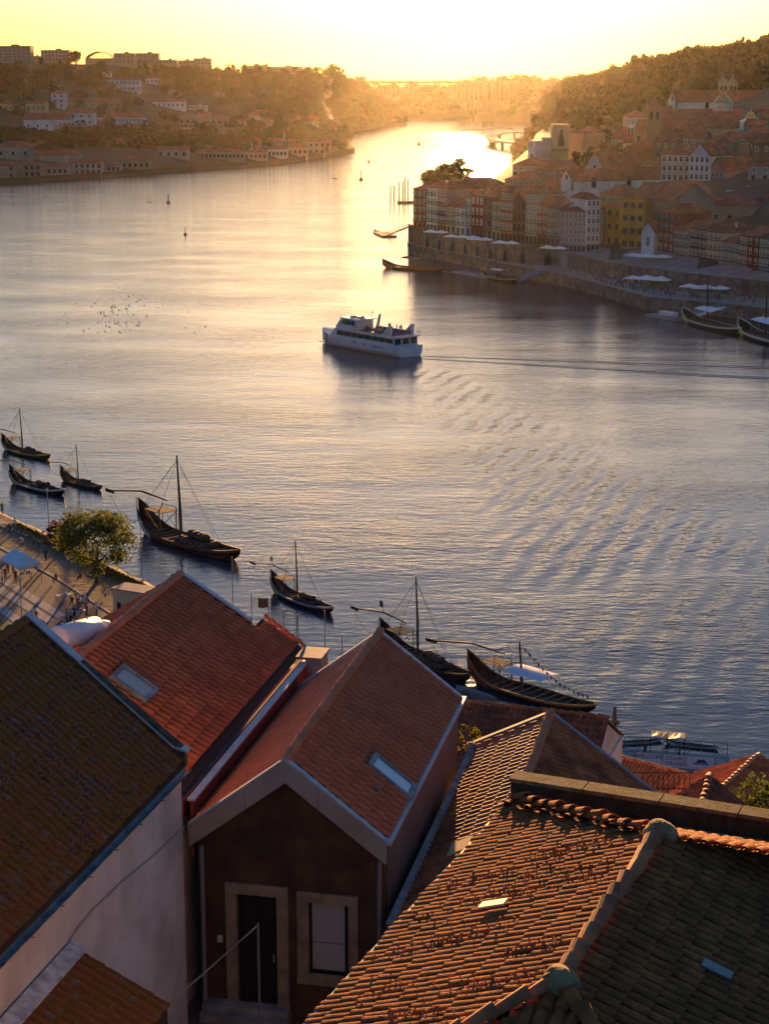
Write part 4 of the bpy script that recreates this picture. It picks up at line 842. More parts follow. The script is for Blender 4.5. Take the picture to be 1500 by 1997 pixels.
def rabelo(label, stern, bow, rail, sternc, casks=True, mast_h=10.5, canopy=None, hullm=None, oar=True, platform=True, scale=None, group=None, flag=None, z=0.0, simple=False, flags=False):
    a, b = at(*stern, z=z), at(*bow, z=z); d = b - a; L0 = float(np.hypot(d[0], d[1])); sc = (L0 / 18.6 if simple else L0 / 17.2) if scale is None else scale; c = (a + b) / 2
    t = thing('rabelo_boat', label, 'boat', (c[0], c[1], 0.0), math.atan2(d[1], d[0]), group); t.scale = (sc, sc, sc * (1.0 if simple else 1.04))
    st = hull(st=2.3 if simple else 3.7, bw=1.2 if simple else 1.45); n = len(st); mb = MB(); m = 5; hullm = hullm or M_HULLD
    for x, bb, k, s in st:                      # 5 points per side
        for j in range(m): q = j / (m - 1); mb.v.append((x, bb * (math.sin(q * math.pi / 2) ** .7), k + (s - k) * q ** 1.6))
        for j in range(m): q = j / (m - 1); mb.v.append((x, -bb * (math.sin(q * math.pi / 2) ** .7), k + (s - k) * q ** 1.6))
    for i in range(n - 1):
        for side in (0, m):
            for j in range(m - 1): A = i * 2 * m + side + j; mb.f.append([A, A + 1, A + 1 + 2 * m, A + 2 * m]); mb.m.append(0)
    ho = mb.build('hull', [hullm], t, smooth=True)
    k = MB(); zi = .2
    fl = [(x, max(.03, bb - .12), s) for x, bb, kk, s in st if -8.2 < x < 9.0]
    for i in range(len(fl) - 1):
        (x0, b0, s0), (x1, b1, s1) = fl[i], fl[i + 1]; k.add([(x0, -b0, max(zi, s0 - .8)), (x0, b0, max(zi, s0 - .8)), (x1, b1, max(zi, s1 - .8)), (x1, -b1, max(zi, s1 - .8))], [(0, 1, 2, 3)], 0)
        for sg in (1, -1): k.add([(x0, b0 * sg, max(zi, s0 - .8)), (x0, (b0 + .06) * sg, s0), (x1, (b1 + .06) * sg, s1), (x1, b1 * sg, max(zi, s1 - .8))], [(0, 1, 2, 3)], 0)
    k.build('deck', [M_WOODD], ho)
    for sg in (1, -1):                          # painted sheer strake
        k = MB()
        for i in range(n - 1):
            (x0, b0, k0, s0), (x1, b1, k1, s1) = st[i], st[i + 1]; k.hexa([(x0, sg * (b0 + .02), s0 - .26), (x0, sg * (b0 + .07), s0 - .24), (x1, sg * (b1 + .07), s1 - .24), (x1, sg * (b1 + .02), s1 - .26), (x0, sg * (b0 - .05), s0 + .04), (x0, sg * (b0 + .09), s0 + .04), (x1, sg * (b1 + .09), s1 + .04), (x1, sg * (b1 - .05), s1 + .04)])
        k.build('sheer_strake', rail, ho)
    k = MB()                                    # coloured stern cheeks
    for sg in (1, -1):
        S_ = st[:6]
        for i in range(5): (x0, b0, k0, s0), (x1, b1, k1, s1) = S_[i], S_[i + 1]; lo = lambda k_, s_: s_ - .28 - (s_ - k_) * .42; k.add([(x0, sg * (b0 + .05), s0 - .28), (x1, sg * (b1 + .05), s1 - .28), (x1, sg * (b1 * .93 + .06), lo(k1, s1)), (x0, sg * (b0 * .93 + .06), lo(k0, s0))], [(0, 1, 2, 3)])
    k.build('stern_panel', sternc, ho)
    if not simple:
        for x in np.arange(-6, 8.5, 1.3): 
            bb = float(np.interp(x, [s[0] for s in st], [s[1] for s in st])); k = MB(); k.box((x, 0, .62), (.16, bb * 1.9, .1)); k.build('thwart', M_WOODL, ho)
    if mast_h:
        k = MB(); k.tube([(-1.2, 0, .3), (-1.35, 0, mast_h * .5), (-1.7, 0, mast_h)], [.19, .15, .09], 7); mo = k.build('mast', M_WOODD, t)
        for e in ((-8.6, .3, 3.2), (-8.4, -.3, 3.2), (-4.2, 2.0, 1.1), (-4.2, -2.0, 1.1), (2.4, 2.05, 1.0), (2.4, -2.05, 1.0), (6.8, 0, 1.2)):
            k = MB(); k.tube([(-1.65, 0, mast_h * .95), e], .022, 3); k.build('stay', M_ROPE, mo)
    if platform:
        k = MB()
        for i in range(9): k.box((-6.6 + i * .36, 0, 3.15), (.31, 2.6, .07))
        po = k.build('steering_platform', M_WOODL, t)
        for x in (-6.6, -3.8):
            for y in (-1.15, 1.15): k = MB(); k.tube([(x, y, .6), (x, y, 3.5)], .06, 5); k.build('post', M_WOODD, po)
        for y in (-1.15, 1.15):
            k = MB(); k.tube([(-6.6, y, 1.0), (-3.8, y, 3.0)], .04, 4); k.tube([(-6.6, y, 3.0), (-3.8, y, 1.0)], .04, 4); k.tube([(-6.6, y, 3.45), (-3.8, y, 3.45)], .035, 4); k.build('brace', M_WOODD, po)
        k = MB()
        for i in range(6): k.box((-3.6 + .06 * i, 1.0, .6 + i * .45), (.06, .5, .05))
        k.tube([(-3.7, .75, .4), (-3.35, .75, 3.2)], .03, 4); k.tube([(-3.7, 1.25, .4), (-3.35, 1.25, 3.2)], .03, 4); k.build('ladder', M_WOODD, po)
    if oar:
        k = MB(); k.tube([(-4.0, .1, 4.35), (-9.4, .1, 4.55), (-15.5, .1, 3.6)], [.07, .12, .10], 6); k.box((-16.2, .1, 3.45), (1.9, .07, .42)); oo = k.build('steering_oar', M_WOODD, t)
        k = MB(); k.tube([(-16.5, .1, 3.4), (-14.6, .1, 1.6), (-11.5, .2, .5), (-9.6, .2, 1.4)], .03, 4); k.build('rope', M_ROPE, oo)
    if casks:
        cm = MB().lathe([(.30, -.62), (.36, -.5), (.43, -.2), (.45, 0), (.43, .2), (.36, .5), (.30, .62)], n=10, ax='y').mesh('cask', M_CASK, True); hm_ = MB()
        for z_ in (-.42, -.18, .18, .42): r_ = float(np.interp(abs(z_), [0, .2, .5], [.455, .437, .368])); hm_.lathe([(r_, z_ - .03), (r_ + .012, z_), (r_, z_ + .03)], n=10, ax='y')
        hm_ = hm_.mesh('hoop', M_DARK)
        for x in np.arange(-.3, 5.2, .92):
            for y in (-.75, .75):
                if random.random() < .93: o = link('cask', cm, t, (x, y, 0.78 + random.uniform(-.03, .03)), random.gauss(0, .05)); link('hoop', hm_, o)
        for x in np.arange(.6, 3.5, .95): o = link('cask', cm, t, (x, random.uniform(-.3, .3), 1.46), random.gauss(0, .08)); link('hoop', hm_, o)
    if canopy:
        k = MB(); n_ = 6
        for i in range(n_ + 1):
            y = -1.9 + 3.8 * i / n_
            for x in (-2.6, 3.2): k.v.append((x, y, 3.3 - .32 * (y / 1.9) ** 2))
        for i in range(n_): k.f.append([2 * i, 2 * i + 1, 2 * i + 3, 2 * i + 2]); k.m.append(0)
        co = k.build('awning', canopy, t)
        for x in (-2.5, .3, 3.1):
            for y in (-1.85, 1.85): k = MB(); k.tube([(x, y, .7), (x, y, 3.0)], .03, 4); k.build('stanchion', M_FLASH2, co)
    if flag:
        k = MB(); k.tube([(-9.2, 0, 4.3), (-9.2, 0, 6.0)], .025, 4); k.add([(-9.2, 0, 6.0), (-10.2, .15, 5.95), (-10.2, .1, 5.2), (-9.2, 0, 5.2)], [(0, 1, 2, 3)], 1); k.build('flag', [M_WOODD, flag], t)
    if flags:
        cols = [paint('bunting_%d' % i, c_) for i, c_ in enumerate(((.5, .06, .05), (.05, .1, .35), (.5, .4, .08), (.08, .25, .1)))]; P0, P1 = np.array([-1.65, 0, mast_h * .96]), np.array([9.2, 0, 2.2]); prev = None; k = MB()
        pts = [P0 + (P1 - P0) * q - np.array([0, 0, 1.2 * math.sin(math.pi * q)]) for q in np.linspace(0, 1, 17)]
        k.tube(pts, .015, 3); lo_ = k.build('bunting_line', M_ROPE, t)
        for i, p in enumerate(pts[1:-1]): k = MB(); k.add([p, p + [.42, .05, -.1], p + [.2, .12, -.62]], [(0, 1, 2)]); k.build('pennant', cols[i % 4], lo_)
    return t
P_WHITE, P_YEL, P_BLUE, P_RED, P_OR = paint('white', (.55, .52, .48)), paint('yellow', (.50, .36, .05)), paint('blue', (.25, .30, .45)), paint('red', (.32, .06, .04)), paint('orange', (.42, .13, .04))
rabelo('moored rabelo boat with yellow strake and pale stern, outermost of the three', (9, 876), (91, 896), P_YEL, P_WHITE)
rabelo('moored rabelo with yellow stern panel and white strake beside the quay path', (25, 941), (118, 966), P_WHITE, P_YEL, mast_h=0)
rabelo('dark moored rabelo with plain brown strake beside the yellow-sterned one', (123, 936), (193, 956), M_WOODD, M_WOODD)
rabelo('long rabelo with white stern and two rows of casks near the big tree', (283, 1037), (453, 1093), M_WOODD, P_WHITE, mast_h=9.8)
rabelo('blue-white striped rabelo heaped with casks, pale flag on its stern', (536, 1153), (641, 1196), P_BLUE, P_YEL, flag=paint('salmon', (.5, .25, .18)))
rabelo('yellow-sterned rabelo with dark flag, half hidden by the orange roof ridge', (752, 1263), (904, 1330), M_WOODD, P_YEL, flag=M_DARK, mast_h=11)
rabelo('black rabelo with red stern, white awning and bunting', (928, 1328), (1143, 1391), P_OR, P_RED, casks=False, mast_h=6.5, canopy=mat('white_canvas', (.72, .70, .72), .8), flags=True, oar=True)
for nm_, lab, s0, s1 in (('rowing_boat', 'small grey boat moored beside the black awning boat', (925, 1340), (1010, 1368)),):
    a, b = at(*s0, z=0), at(*s1, z=0); d = b - a; t = thing(nm_, lab, 'boat', tuple((a + b) / 2 - [2.2, 1.2, 0]), math.atan2(d[1], d[0])); k = MB(); sc = float(np.hypot(d[0], d[1])) / 10
    for i in range(11):
        q = i / 10; x = -5 + 10 * q; bb = 1.2 * math.sin(math.pi * (q * .8 + .2)) ** .6 if i < 10 else .05
        for y, z in ((-bb, .9 + .4 * q * q), (-bb * .7, -.2), (bb * .7, -.2), (bb, .9 + .4 * q * q), (bb * .85, .8 + .4 * q * q), (bb * .6, .25), (-bb * .6, .25), (-bb * .85, .8 + .4 * q * q)): k.v.append((x * sc, y * sc, z * sc))
    for i in range(10):
        for j in range(8): A = i * 8 + j; B_ = i * 8 + (j + 1) % 8; k.f.append([A, B_, B_ + 8, A + 8]); k.m.append(0)
    k.f.append(list(range(8))); k.m.append(0); k.build('hull', mat('grey_boat', (.24, .22, .20), .6), t); k = MB()
    for x in (-2.5, 0, 2.5): k.box((x * sc, 0, .7 * sc), (.4 * sc, 1.9 * sc, .06))
    k.build('thwart', M_WOODL, t)
# ---------------------------------------------------------------- ferry
def ferry():
    a, b = at(632, 668, z=0), at(795, 697, z=0); d = b - a; L = float(np.hypot(d[0], d[1])); c = (a + b) / 2
    t = thing('river_ferry', 'white two-deck river cruise ferry with blue bow stripes and orange light painted on its top', 'ferry', (c[0] + .6, c[1] + 1.0, 0), math.atan2(-d[1], -d[0])); s = L / 30.; t.scale = (s, s, s)
    W_ = mat('ferry_white', (.62, .60, .60), .4, var=.06, scale=.6); BL = paint('ferry_blue', (.12, .16, .30)); WD = mat('ferry_window', (.03, .018, .010), .1, spec=.8)
    st = []                                           # bow is +x
    for i in range(17):
        q = i / 16; x = -15 + 31.5 * q; bb = 3.6 * min(1, (1 - max(0, (q - .68) / .32) ** 2.2)) ; st.append((x, max(.08, bb), -.4 + .8 * max(0, (q - .85) / .15), 2.35 + .9 * max(0, (q - .6) / .4) ** 2))
    k = MB()
    for x, bb, kz, sz in st:
        for y, z in ((-bb, sz), (-bb * 1.0, sz - .5), (-bb * .92, .4), (-bb * .6, kz), (bb * .6, kz), (bb * .92, .4), (bb, sz - .5), (bb, sz)): k.v.append((x, y, z))
    for i in range(16):
        for j in range(8): A = i * 8 + j; B_ = i * 8 + (j + 1) % 8; k.f.append([A, B_, B_ + 8, A + 8]); k.m.append(1 if (i >= 12 and i % 2 and j in (0, 1, 5, 6)) else 0)
    k.f += [list(range(8)), [16 * 8 + j for j in range(7, -1, -1)]]; k.m += [0, 0]; k.build('hull', [W_, BL], t)
    k = MB(); k.box((-.5, 3.64, .72), (28, .1, .16)); k.box((-.5, -3.64, .72), (28, .1, .16)); k.build('rubbing_strake', mat('strake_grey', (.3, .28, .27), .6), t)
    k = MB(); k.hexa([(-13.5, -3.35, 2.36), (9.5, -3.35, 2.36), (9.5, 3.35, 2.36), (-13.5, 3.35, 2.36), (-13.5, -3.35, 4.3), (7.6, -3.35, 4.3), (7.6, 3.35, 4.3), (-13.5, 3.35, 4.3)]); k.build('lower_cabin', W_, t)
    for sg in (1, -1):
        for i in range(8): x = -11.9 + i * 2.5; k = MB(); k.box((x, sg * 3.36, 3.42), (2.38, .06, 1.0)); k.build('cabin_window', WD, t)
    for y in (-2.3, 0, 2.3): k = MB(); k.box((-13.53, y, 3.3), (.06, 1.7, 1.3)); k.build('stern_window', WD, t)
    k = MB(); k.hexa([(9.0, -3.2, 2.6), (9.55, -3.2, 2.6), (9.55, 3.2, 2.6), (9.0, 3.2, 2.6), (7.5, -3.2, 4.1), (8.1, -3.2, 4.1), (8.1, 3.2, 4.1), (7.5, 3.2, 4.1)]); k.build('bow_window', WD, t)
    k = MB(); k.box((-2.6, 0, 4.38), (24.2, 7.3, .16)); k.build('upper_deck', W_, t); k = MB(); k.box((-5, 0, 4.48), (15, 6.2, .04)); k.build('deck_carpet', paint('deck_red', (.25, .09, .07)), t)
    k = MB(); k.hexa([(1.0, -2.6, 4.46), (8.4, -2.6, 4.46), (8.4, 2.6, 4.46), (1.0, 2.6, 4.46), (1.0, -2.5, 6.6), (6.4, -2.5, 6.6), (6.4, 2.5, 6.6), (1.0, 2.5, 6.6)]); wh = k.build('wheelhouse', W_, t)
    for sg in (1, -1):
        for x in (2.0, 3.7, 5.2): k = MB(); k.hexa([(x - .7, sg * 2.58, 5.35), (x + .7, sg * 2.58, 5.35), (x + .7, sg * 2.66, 5.35), (x - .7, sg * 2.66, 5.35), (x - .7, sg * 2.50, 6.3), (x + .6, sg * 2.50, 6.3), (x + .6, sg * 2.60, 6.3), (x - .7, sg * 2.60, 6.3)]); k.build('side_window', WD, wh)
    k = MB(); k.hexa([(7.45, -2.3, 5.4), (7.65, -2.3, 5.4), (7.65, 2.3, 5.4), (7.45, 2.3, 5.4), (6.65, -2.3, 6.35), (6.85, -2.3, 6.35), (6.85, 2.3, 6.35), (6.65, 2.3, 6.35)]); k.build('windscreen', WD, wh)
    k = MB(); k.hexa([(.2, -3.0, 6.62), (7.2, -2.6, 6.62), (7.2, 2.6, 6.62), (.2, 3.0, 6.62), (.4, -2.8, 6.84), (6.6, -2.3, 6.84), (6.6, 2.3, 6.84), (.4, 2.8, 6.84)]); ro = k.build('roof', W_, wh)
    for x in (2.0, 4.6): k = MB(); k.lathe([(1.05, 0), (1.0, .16), (.7, .3), (.1, .36)], (x, 0, 6.85), 12); k.build('roof_dome', mat('dome_sun_orange', (.65, .30, .07), .3, spec=.6), ro)  # orange light on the roof top, put into the dome colour
    k = MB()
    for sg in (1, -1): k.hexa([(-.6, sg * 2.9, 4.46), (.4, sg * 2.9, 4.46), (.4, sg * 2.7, 4.46), (-.6, sg * 2.7, 4.46), (-1.9, sg * 2.5, 7.9), (-1.3, sg * 2.5, 7.9), (-1.3, sg * 2.35, 7.9), (-1.9, sg * 2.35, 7.9)])
    k.box((-1.6, 0, 7.9), (.6, 5.0, .14)); k.build('radar_arch', W_, t)
    k = MB(); k.tube([(-1.6, 0, 7.9), (-2.4, 0, 9.2)], .05, 5); k.tube([(-1.6, -.9, 8.25), (-1.6, .9, 8.25)], .07, 5); k.tube([(-1.6, 1.6, 7.9), (-1.8, 1.6, 10.0)], .02, 4); k.build('antenna', M_FLASH2, t)
    for sg in (1, -1): k = MB(); k.hexa([(-12.2, sg * 3.4, 4.46), (-9.0, sg * 3.4, 4.46), (-9.0, sg * 2.9, 4.46), (-12.2, sg * 2.9, 4.46), (-12.6, sg * 3.3, 6.7), (-11.8, sg * 3.3, 6.7), (-11.8, sg * 3.0, 6.7), (-12.6, sg * 3.0, 6.7)]); k.build('funnel', W_, t)
    for sg in (1, -1):
        k = MB()
        for z in (.35, .7, 1.0): k.tube([(-14.2, sg * 3.55, 4.46 + z), (.6, sg * 3.55, 4.46 + z)], .025, 4)
        for x in np.arange(-14.2, .7, 1.05): k.tube([(x, sg * 3.55, 4.4), (x, sg * 3.55, 5.5)], .025, 4)
        k.tube([(8.5, sg * 3.1, 3.9), (13, sg * 2.1, 4.0), (16.2, 0, 4.2)], .03, 4)
        for x, y in ((10, 2.8), (12, 2.35), (14, 1.6), (15.6, .5)): k.tube([(x, sg * y, 2.7), (x, sg * y, 4.0)], .03, 4)
        k.build('railing', M_FLASH2, t)
    k = MB()
    for z in (.35, .7, 1.0): k.tube([(-14.2, -3.55, 4.46 + z), (-14.2, 3.55, 4.46 + z)], .025, 4)
    k.build('railing', M_FLASH2, t)
    bm_ = MB(); bm_.box((0, 0, .25), (.45, 2.2, .08)); bm_.box((-.22, 0, .55), (.06, 2.2, .5)); bm_.box((0, .9, .12), (.4, .06, .24)); bm_.box((0, -.9, .12), (.4, .06, .24)); bme = bm_.mesh('deck_bench', paint('bench_blue', (.12, .10, .2)))
    for x in np.arange(-12, -1.5, 1.25):
        for y in (-1.5, 1.5): link('deck_bench', bme, t, (x, y, 4.5))
    k = MB(); k.box((0, 3.69, 1.9), (.6, .03, .7)); k.box((-3.4, 3.69, 1.75), (.8, .03, .35)); k.box((-8, 3.68, 1.7), (3.4, .03, .22)); k.box((4, -3.69, 1.8), (.7, .03, .6)); k.build('emblem', BL, t)
ferry()
# ================================================================ BUILDINGS (generic) AND THE NORTH BANK TOWN
WIN = {}
def window_mesh(w, h, fm, pm, key):
    k_ = (round(w, 2), round(h, 2), fm.name, pm.name)
    if k_ in WIN: return WIN[k_]
    mb = MB(); b = .14
    for c, d in (((-w / 2 + b / 2, -.06, 0), (b, .12, h)), ((w / 2 - b / 2, -.06, 0), (b, .12, h)), ((0, -.055, h / 2 - b / 2), (w - 2 * b, .11, b)), ((0, -.055, -h / 2 + b / 2), (w - 2 * b, .11, b)), ((0, -.05, 0), (.07, .06, h - 2 * b)), ((0, -.045, h * .12), (w - 2 * b, .05, .07))): mb.box(c, d, 0)
    mb.box((0, -.012, 0), (w - b, .02, h - b), 1); WIN[k_] = mb.mesh('window', [fm, pm]); return WIN[k_]
M_FRAME = mat('white_joinery', (.62, .58, .52), .6); M_FRAMED = mat('brown_joinery', (.16, .08, .05), .6); M_PANE = mat('dark_pane', (.035, .035, .04), .12, spec=.7)
M_RTILE = mat('town_roof_tile', (.26, .085, .045), .85, var=.28, scale=.25, cell=.2, cells=1.2, bump=.06, bscale=2.0); M_RTILE2 = mat('town_roof_old', (.19, .075, .045), .88, var=.3, scale=.3, cell=.25, cells=1.2, bump=.06, bscale=2.0)
M_IRON = mat('balcony_iron', (.03, .03, .028), .6)
def wall_c(n, c): return mat('render_' + n, c, .9, var=.14, scale=.18, detail=6)
WC = {k: wall_c(k, v) for k, v in dict(white=(.58, .55, .52), cream=(.50, .42, .30), ochre=(.42, .26, .06), red=(.24, .06, .04), pink=(.40, .20, .16), brown=(.20, .12, .08), grey=(.30, .28, .25), rust=(.28, .11, .06), stone=(.26, .21, .16), blue=(.24, .26, .32), yellow=(.48, .36, .16), tan=(.34, .24, .16)).items()}
def building(name, label, pL, pR, zb, ze, depth, wallm, roof='hip', rh=2.2, floors=4, nwin=3, ww=1.1, wh=1.7, fm=None, group=None, cat='house', roofm=None, base=8.0, balcony=0, side=None, ground=True, over=.35, chimney=0, band=False, pm=None):
    pL = np.asarray(pL, float)[:2]; pR = np.asarray(pR, float)[:2]; d = pR - pL; w = float(np.hypot(*d)); rz = math.atan2(d[1], d[0]); h = ze - zb; fm = fm or M_FRAME; roofm = roofm or M_RTILE; pm = pm or M_PANE
    t = thing(name, label, cat, (pL[0], pL[1], zb), rz, group)
    mb = MB(); mb.box((w / 2, depth / 2, (h - base) / 2), (w, depth, h + base))
    if roof == 'gable_front': mb.add([(0, 0, h), (w, 0, h), (w / 2, 0, h + rh), (0, depth, h), (w, depth, h), (w / 2, depth, h + rh)], [(0, 1, 2), (5, 4, 3)])
    if roof == 'gable_x': mb.add([(0, 0, h), (0, depth, h), (0, depth / 2, h + rh), (w, 0, h), (w, depth, h), (w, depth / 2, h + rh)], [(0, 1, 2), (5, 4, 3)])
    mb.build('wall', wallm, t); o = over; r = MB(); th = (0, 0, .22)
    if roof == 'hip':
        i = min(w, depth) / 2 + o; A, B_, C, D = (-o, -o, h), (w + o, -o, h), (w + o, depth + o, h), (-o, depth + o, h)
        if w >= depth: E1, E2 = (-o + i, depth / 2, h + rh), (w + o - i, depth / 2, h + rh); fs = [[A, B_, E2, E1], [C, D, E1, E2], [B_, C, E2], [D, A, E1]]
        else: E1, E2 = (w / 2, -o + i, h + rh), (w / 2, depth + o - i, h + rh); fs = [[A, B_, E1], [B_, C, E2, E1], [C, D, E2], [D, A, E1, E2]]
        vs = []; 
        for f in fs: r.add(f, [tuple(range(len(f)))])
        r.box((w / 2, depth / 2, h - .1), (w + 2 * o, depth + 2 * o, .2))
    elif roof == 'gable_x':
        r.slab([(-o, -o, h - o * rh / depth * 2), (w + o, -o, h - o * rh / depth * 2), (w + o, depth / 2, h + rh), (-o, depth / 2, h + rh)], th); r.slab([(-o, depth + o, h - o * rh / depth * 2), (-o, depth / 2, h + rh), (w + o, depth / 2, h + rh), (w + o, depth + o, h - o * rh / depth * 2)], th)
    elif roof == 'gable_front':
        e = o * rh / w * 2; r.slab([(-o, -o, h - e), (w / 2, -o, h + rh), (w / 2, depth + o, h + rh), (-o, depth + o, h - e)], th); r.slab([(w + o, -o, h - e), (w + o, depth + o, h - e), (w / 2, depth + o, h + rh), (w / 2, -o, h + rh)], th)
    elif roof == 'shed': r.slab([(-o, -o, h), (w + o, -o, h), (w + o, depth + o, h + rh), (-o, depth + o, h + rh)], th); mb2 = MB()
    else: r.box((w / 2, depth / 2, h + .15), (w + .3, depth + .3, .3)); r.box((w * .6, depth * .5, h + .9), (w * .18, depth * .4, 1.6))
    ro = r.build('roof', roofm if roof != 'flat' else wallm, t)
    for c in range(chimney): k = MB(); x = w * random.uniform(.15, .85); k.box((x, depth * random.uniform(.3, .6), h + rh * .7), (.7, .55, 1.8)); k.box((x, depth * .45, h + rh * .7 + .95), (.01, .01, .01)); k = MB(); k.box((x, depth * .45, h + rh * .6), (.7, .55, 2.2)); k.build('chimney', wallm, ro)
    if floors:
        fh = h / floors
        for fl in range(floors):
            z = fl * fh + fh * .5; g0 = fl == 0 and ground; hh = min(wh, fh * .66)
            for i in range(nwin):
                x = w * (i + .5) / nwin; me = window_mesh(min(ww, w / nwin * .72) * (1.12 if g0 else 1), hh * (1.15 if g0 else 1), fm if not g0 else M_FRAMED, pm, 0)
                link('door' if g0 and i % 2 else 'window', me, t, (x, 0, z - (hh * .1 if g0 else 0)))
            if band and fl: k = MB(); k.box((w / 2, -.08, fl * fh), (w, .16, .22)); k.build('string_course', WC['grey'], t)
            if balcony and fl >= 1 and fl <= balcony:
                k = MB(); zz = z - hh / 2 - .12; k.box((w / 2, -.45, zz), (w * .92, .9, .14)); n = max(4, int(w / .55))
                for i in range(n + 1): k.box((w * .04 + w * .92 * i / n, -.86, zz + .5), (.05, .05, 1.0))
                k.box((w / 2, -.86, zz + 1.02), (w * .92, .08, .08)); k.build('balcony', M_IRON, t)
        if side:
            sd_, ns = side; 
            for fl in range(floors):
                z = fl * fh + fh * .5
                for i in range(ns):
                    y = depth * (i + .5) / ns; me = window_mesh(min(ww, depth / ns * .6), min(wh, fh * .62), fm, pm, 0)
                    link('window', me, t, (w if sd_ == 'R' else 0, y, z), R(90) if sd_ == 'R' else R(-90))
    return t
ROWZ = 9.0
def rowpt(px):
    p = at(px, 451 + (px - 809) * (485 - 451) / (1092 - 809), z=ROWZ); Y = p[1] + float(np.interp(px, [806, 900, 970, 1095], [9, 6, 2, 3])); return np.array([xfor(px, Y, ROWZ), Y, ROWZ])
def rowtop(px, py):
    p = rowpt(px); return at(px, py, Y=p[1])[2]
row = [  # x0, x1, eave py, colour, roof, floors, nwin, balcony, label
 (806, 832, 369, 'rust', 'hip', 5, 3, 2, 'rust-red end house at the river corner of the rampart row'),
 (832, 853, 366, 'white', 'hip', 5, 3, 4, 'white-windowed five-storey house with full balconies beside the rust end house'),
 (853, 871, 367, 'pink', 'hip', 5, 3, 3, 'pinkish house with pale window frames next to the white balconied one'),
 (871, 889, 403, 'yellow', 'gable_x', 3, 2, 1, 'low yellow three-storey house squeezed between taller row houses'),
 (889, 908, 405, 'white', 'gable_x', 3, 2, 2, 'low white three-storey house beside the yellow one'),
 (908, 919, 384, 'blue', 'hip', 4, 1, 3, 'very narrow bluish house with one window per storey'),
 (919, 943, 381, 'red', 'hip', 4, 3, 2, 'dark red four-storey house in the rampart row'),
 (943, 959, 384, 'brown', 'hip', 4, 2, 0, 'plain brown narrow house beside the dark red one'),
 (959, 977, 391, 'tan', 'gable_x', 4, 2, 3, 'tan house with iron balconies in the rampart row'),
 (977, 1000, 373, 'rust', 'hip', 5, 3, 3, 'tall rust-coloured house rising above its tan neighbour'),
 (1000, 1025, 391, 'brown', 'gable_front', 4, 3, 3, 'brown house with a white-edged pediment gable'),
 (1025, 1048, 377, 'grey', 'hip', 5, 3, 2, 'tall greyish house beside the pediment house'),
 (1048, 1066, 398, 'red', 'hip', 4, 2, 2, 'shadowed red narrow house beside the tall grey one'),
 (1066, 1092, 405, 'tan', 'gable_x', 4, 3, 3, 'tan house with lettered shopfront at the end of the rampart row')]
for x0, x1, ye, c, rf, fl, nw, bal, lab in row:
    a, b = rowpt(x0), rowpt(x1); ze = rowtop((x0 + x1) / 2, ye)
    building('row_house', lab, a, b, ROWZ, ze, 11, WC[c], rf, 2.4, fl, nw, 1.25, 2.2, balcony=bal, fm=M_FRAME if c not in ('brown',) else M_FRAMED, chimney=1, side=('L', 3) if x0 == 806 else None, roofm=random.choice((M_RTILE, M_RTILE2)))
k = bpy.data.curves.new('shop_lettering', 'FONT'); k.body = 'CALEU'; k.size = 2.4; k.extrude = .05; k.materials.append(M_FRAME)
o = bpy.data.objects.new('shop_lettering', k); COL.objects.link(o); hh_ = [q for q in bpy.data.objects if q.get('label') == row[-1][8]][0]; o.parent = hh_; o.location = (.6, -.25, 3.6); o.rotation_euler = (R(90), 0, 0)
def front(px0, px1, ye, yb, Y0, Y1=None, **kw):
    Y1 = Y1 or Y0; a, b = at(px0, yb, Y=Y0), at(px1, yb, Y=Y1); zb = min(a[2], b[2]); return a, b, zb, at((px0 + px1) / 2, ye, Y=(Y0 + Y1) / 2)[2]
def B(name, label, px0, px1, ye, yb, Y0, Y1, depth, c, roof='hip', rh=2.5, floors=3, nwin=3, **kw):
    a, b, zb, ze = front(px0, px1, ye, yb, Y0, Y1); return building(name, label, a, b, zb, ze, depth, WC[c] if isinstance(c, str) else c, roof, rh, floors, nwin, **kw)
# corner block: three volumes of one building
B('corner_house', 'pale grey corner block with stepped white upper storeys and red cornices', 1093, 1143, 412, 490, 573, 568, 12, 'grey', 'hip', 1.6, 5, 6, ww=1.2, wh=1.9, band=True)
B('corner_house', 'pale grey corner wing with white glazed top storeys beside the stepped block', 1143.5, 1169, 388, 490, 567.5, 569, 12, 'white', 'hip', 1.8, 6, 3, ww=1.3, wh=2.0, band=True)
a = at(1112, 412, Y=577); building('roof_storey', 'small white attic storey on top of the grey corner block', (a[0], 577), (xfor(1141, 576, 25), 576), 20, at(1130, 397, Y=577)[2], 7, WC['white'], 'hip', 1.4, 1, 4, 1.3, 1.6, ground=False, base=2)
B('yellow_house', 'ochre yellow four-storey house facing the riverside square', 1211, 1255, 388, 486, 560, 556, 16, 'ochre', 'hip', 2.5, 4, 3, balcony=1, fm=M_FRAMED, ww=1.5)
B('lane_house', 'dark ochre lower house in the lane beside the yellow one', 1181, 1210, 402, 480, 575, 570, 12, 'ochre', 'hip', 2.2, 3, 2, fm=M_FRAMED)
B('blank_house', 'tall house with blank grey stone side wall behind the yellow house', 1256, 1311, 390, 486, 566, 548, 14, 'stone', 'gable_x', 5, 0, 0)
B('small_chapel', 'small white gabled chapel front with an oval window', 1251, 1276, 452, 489, 546, 544, 8, 'white', 'gable_front', 3.0, 1, 1, ww=1.2, wh=3.0, ground=False)
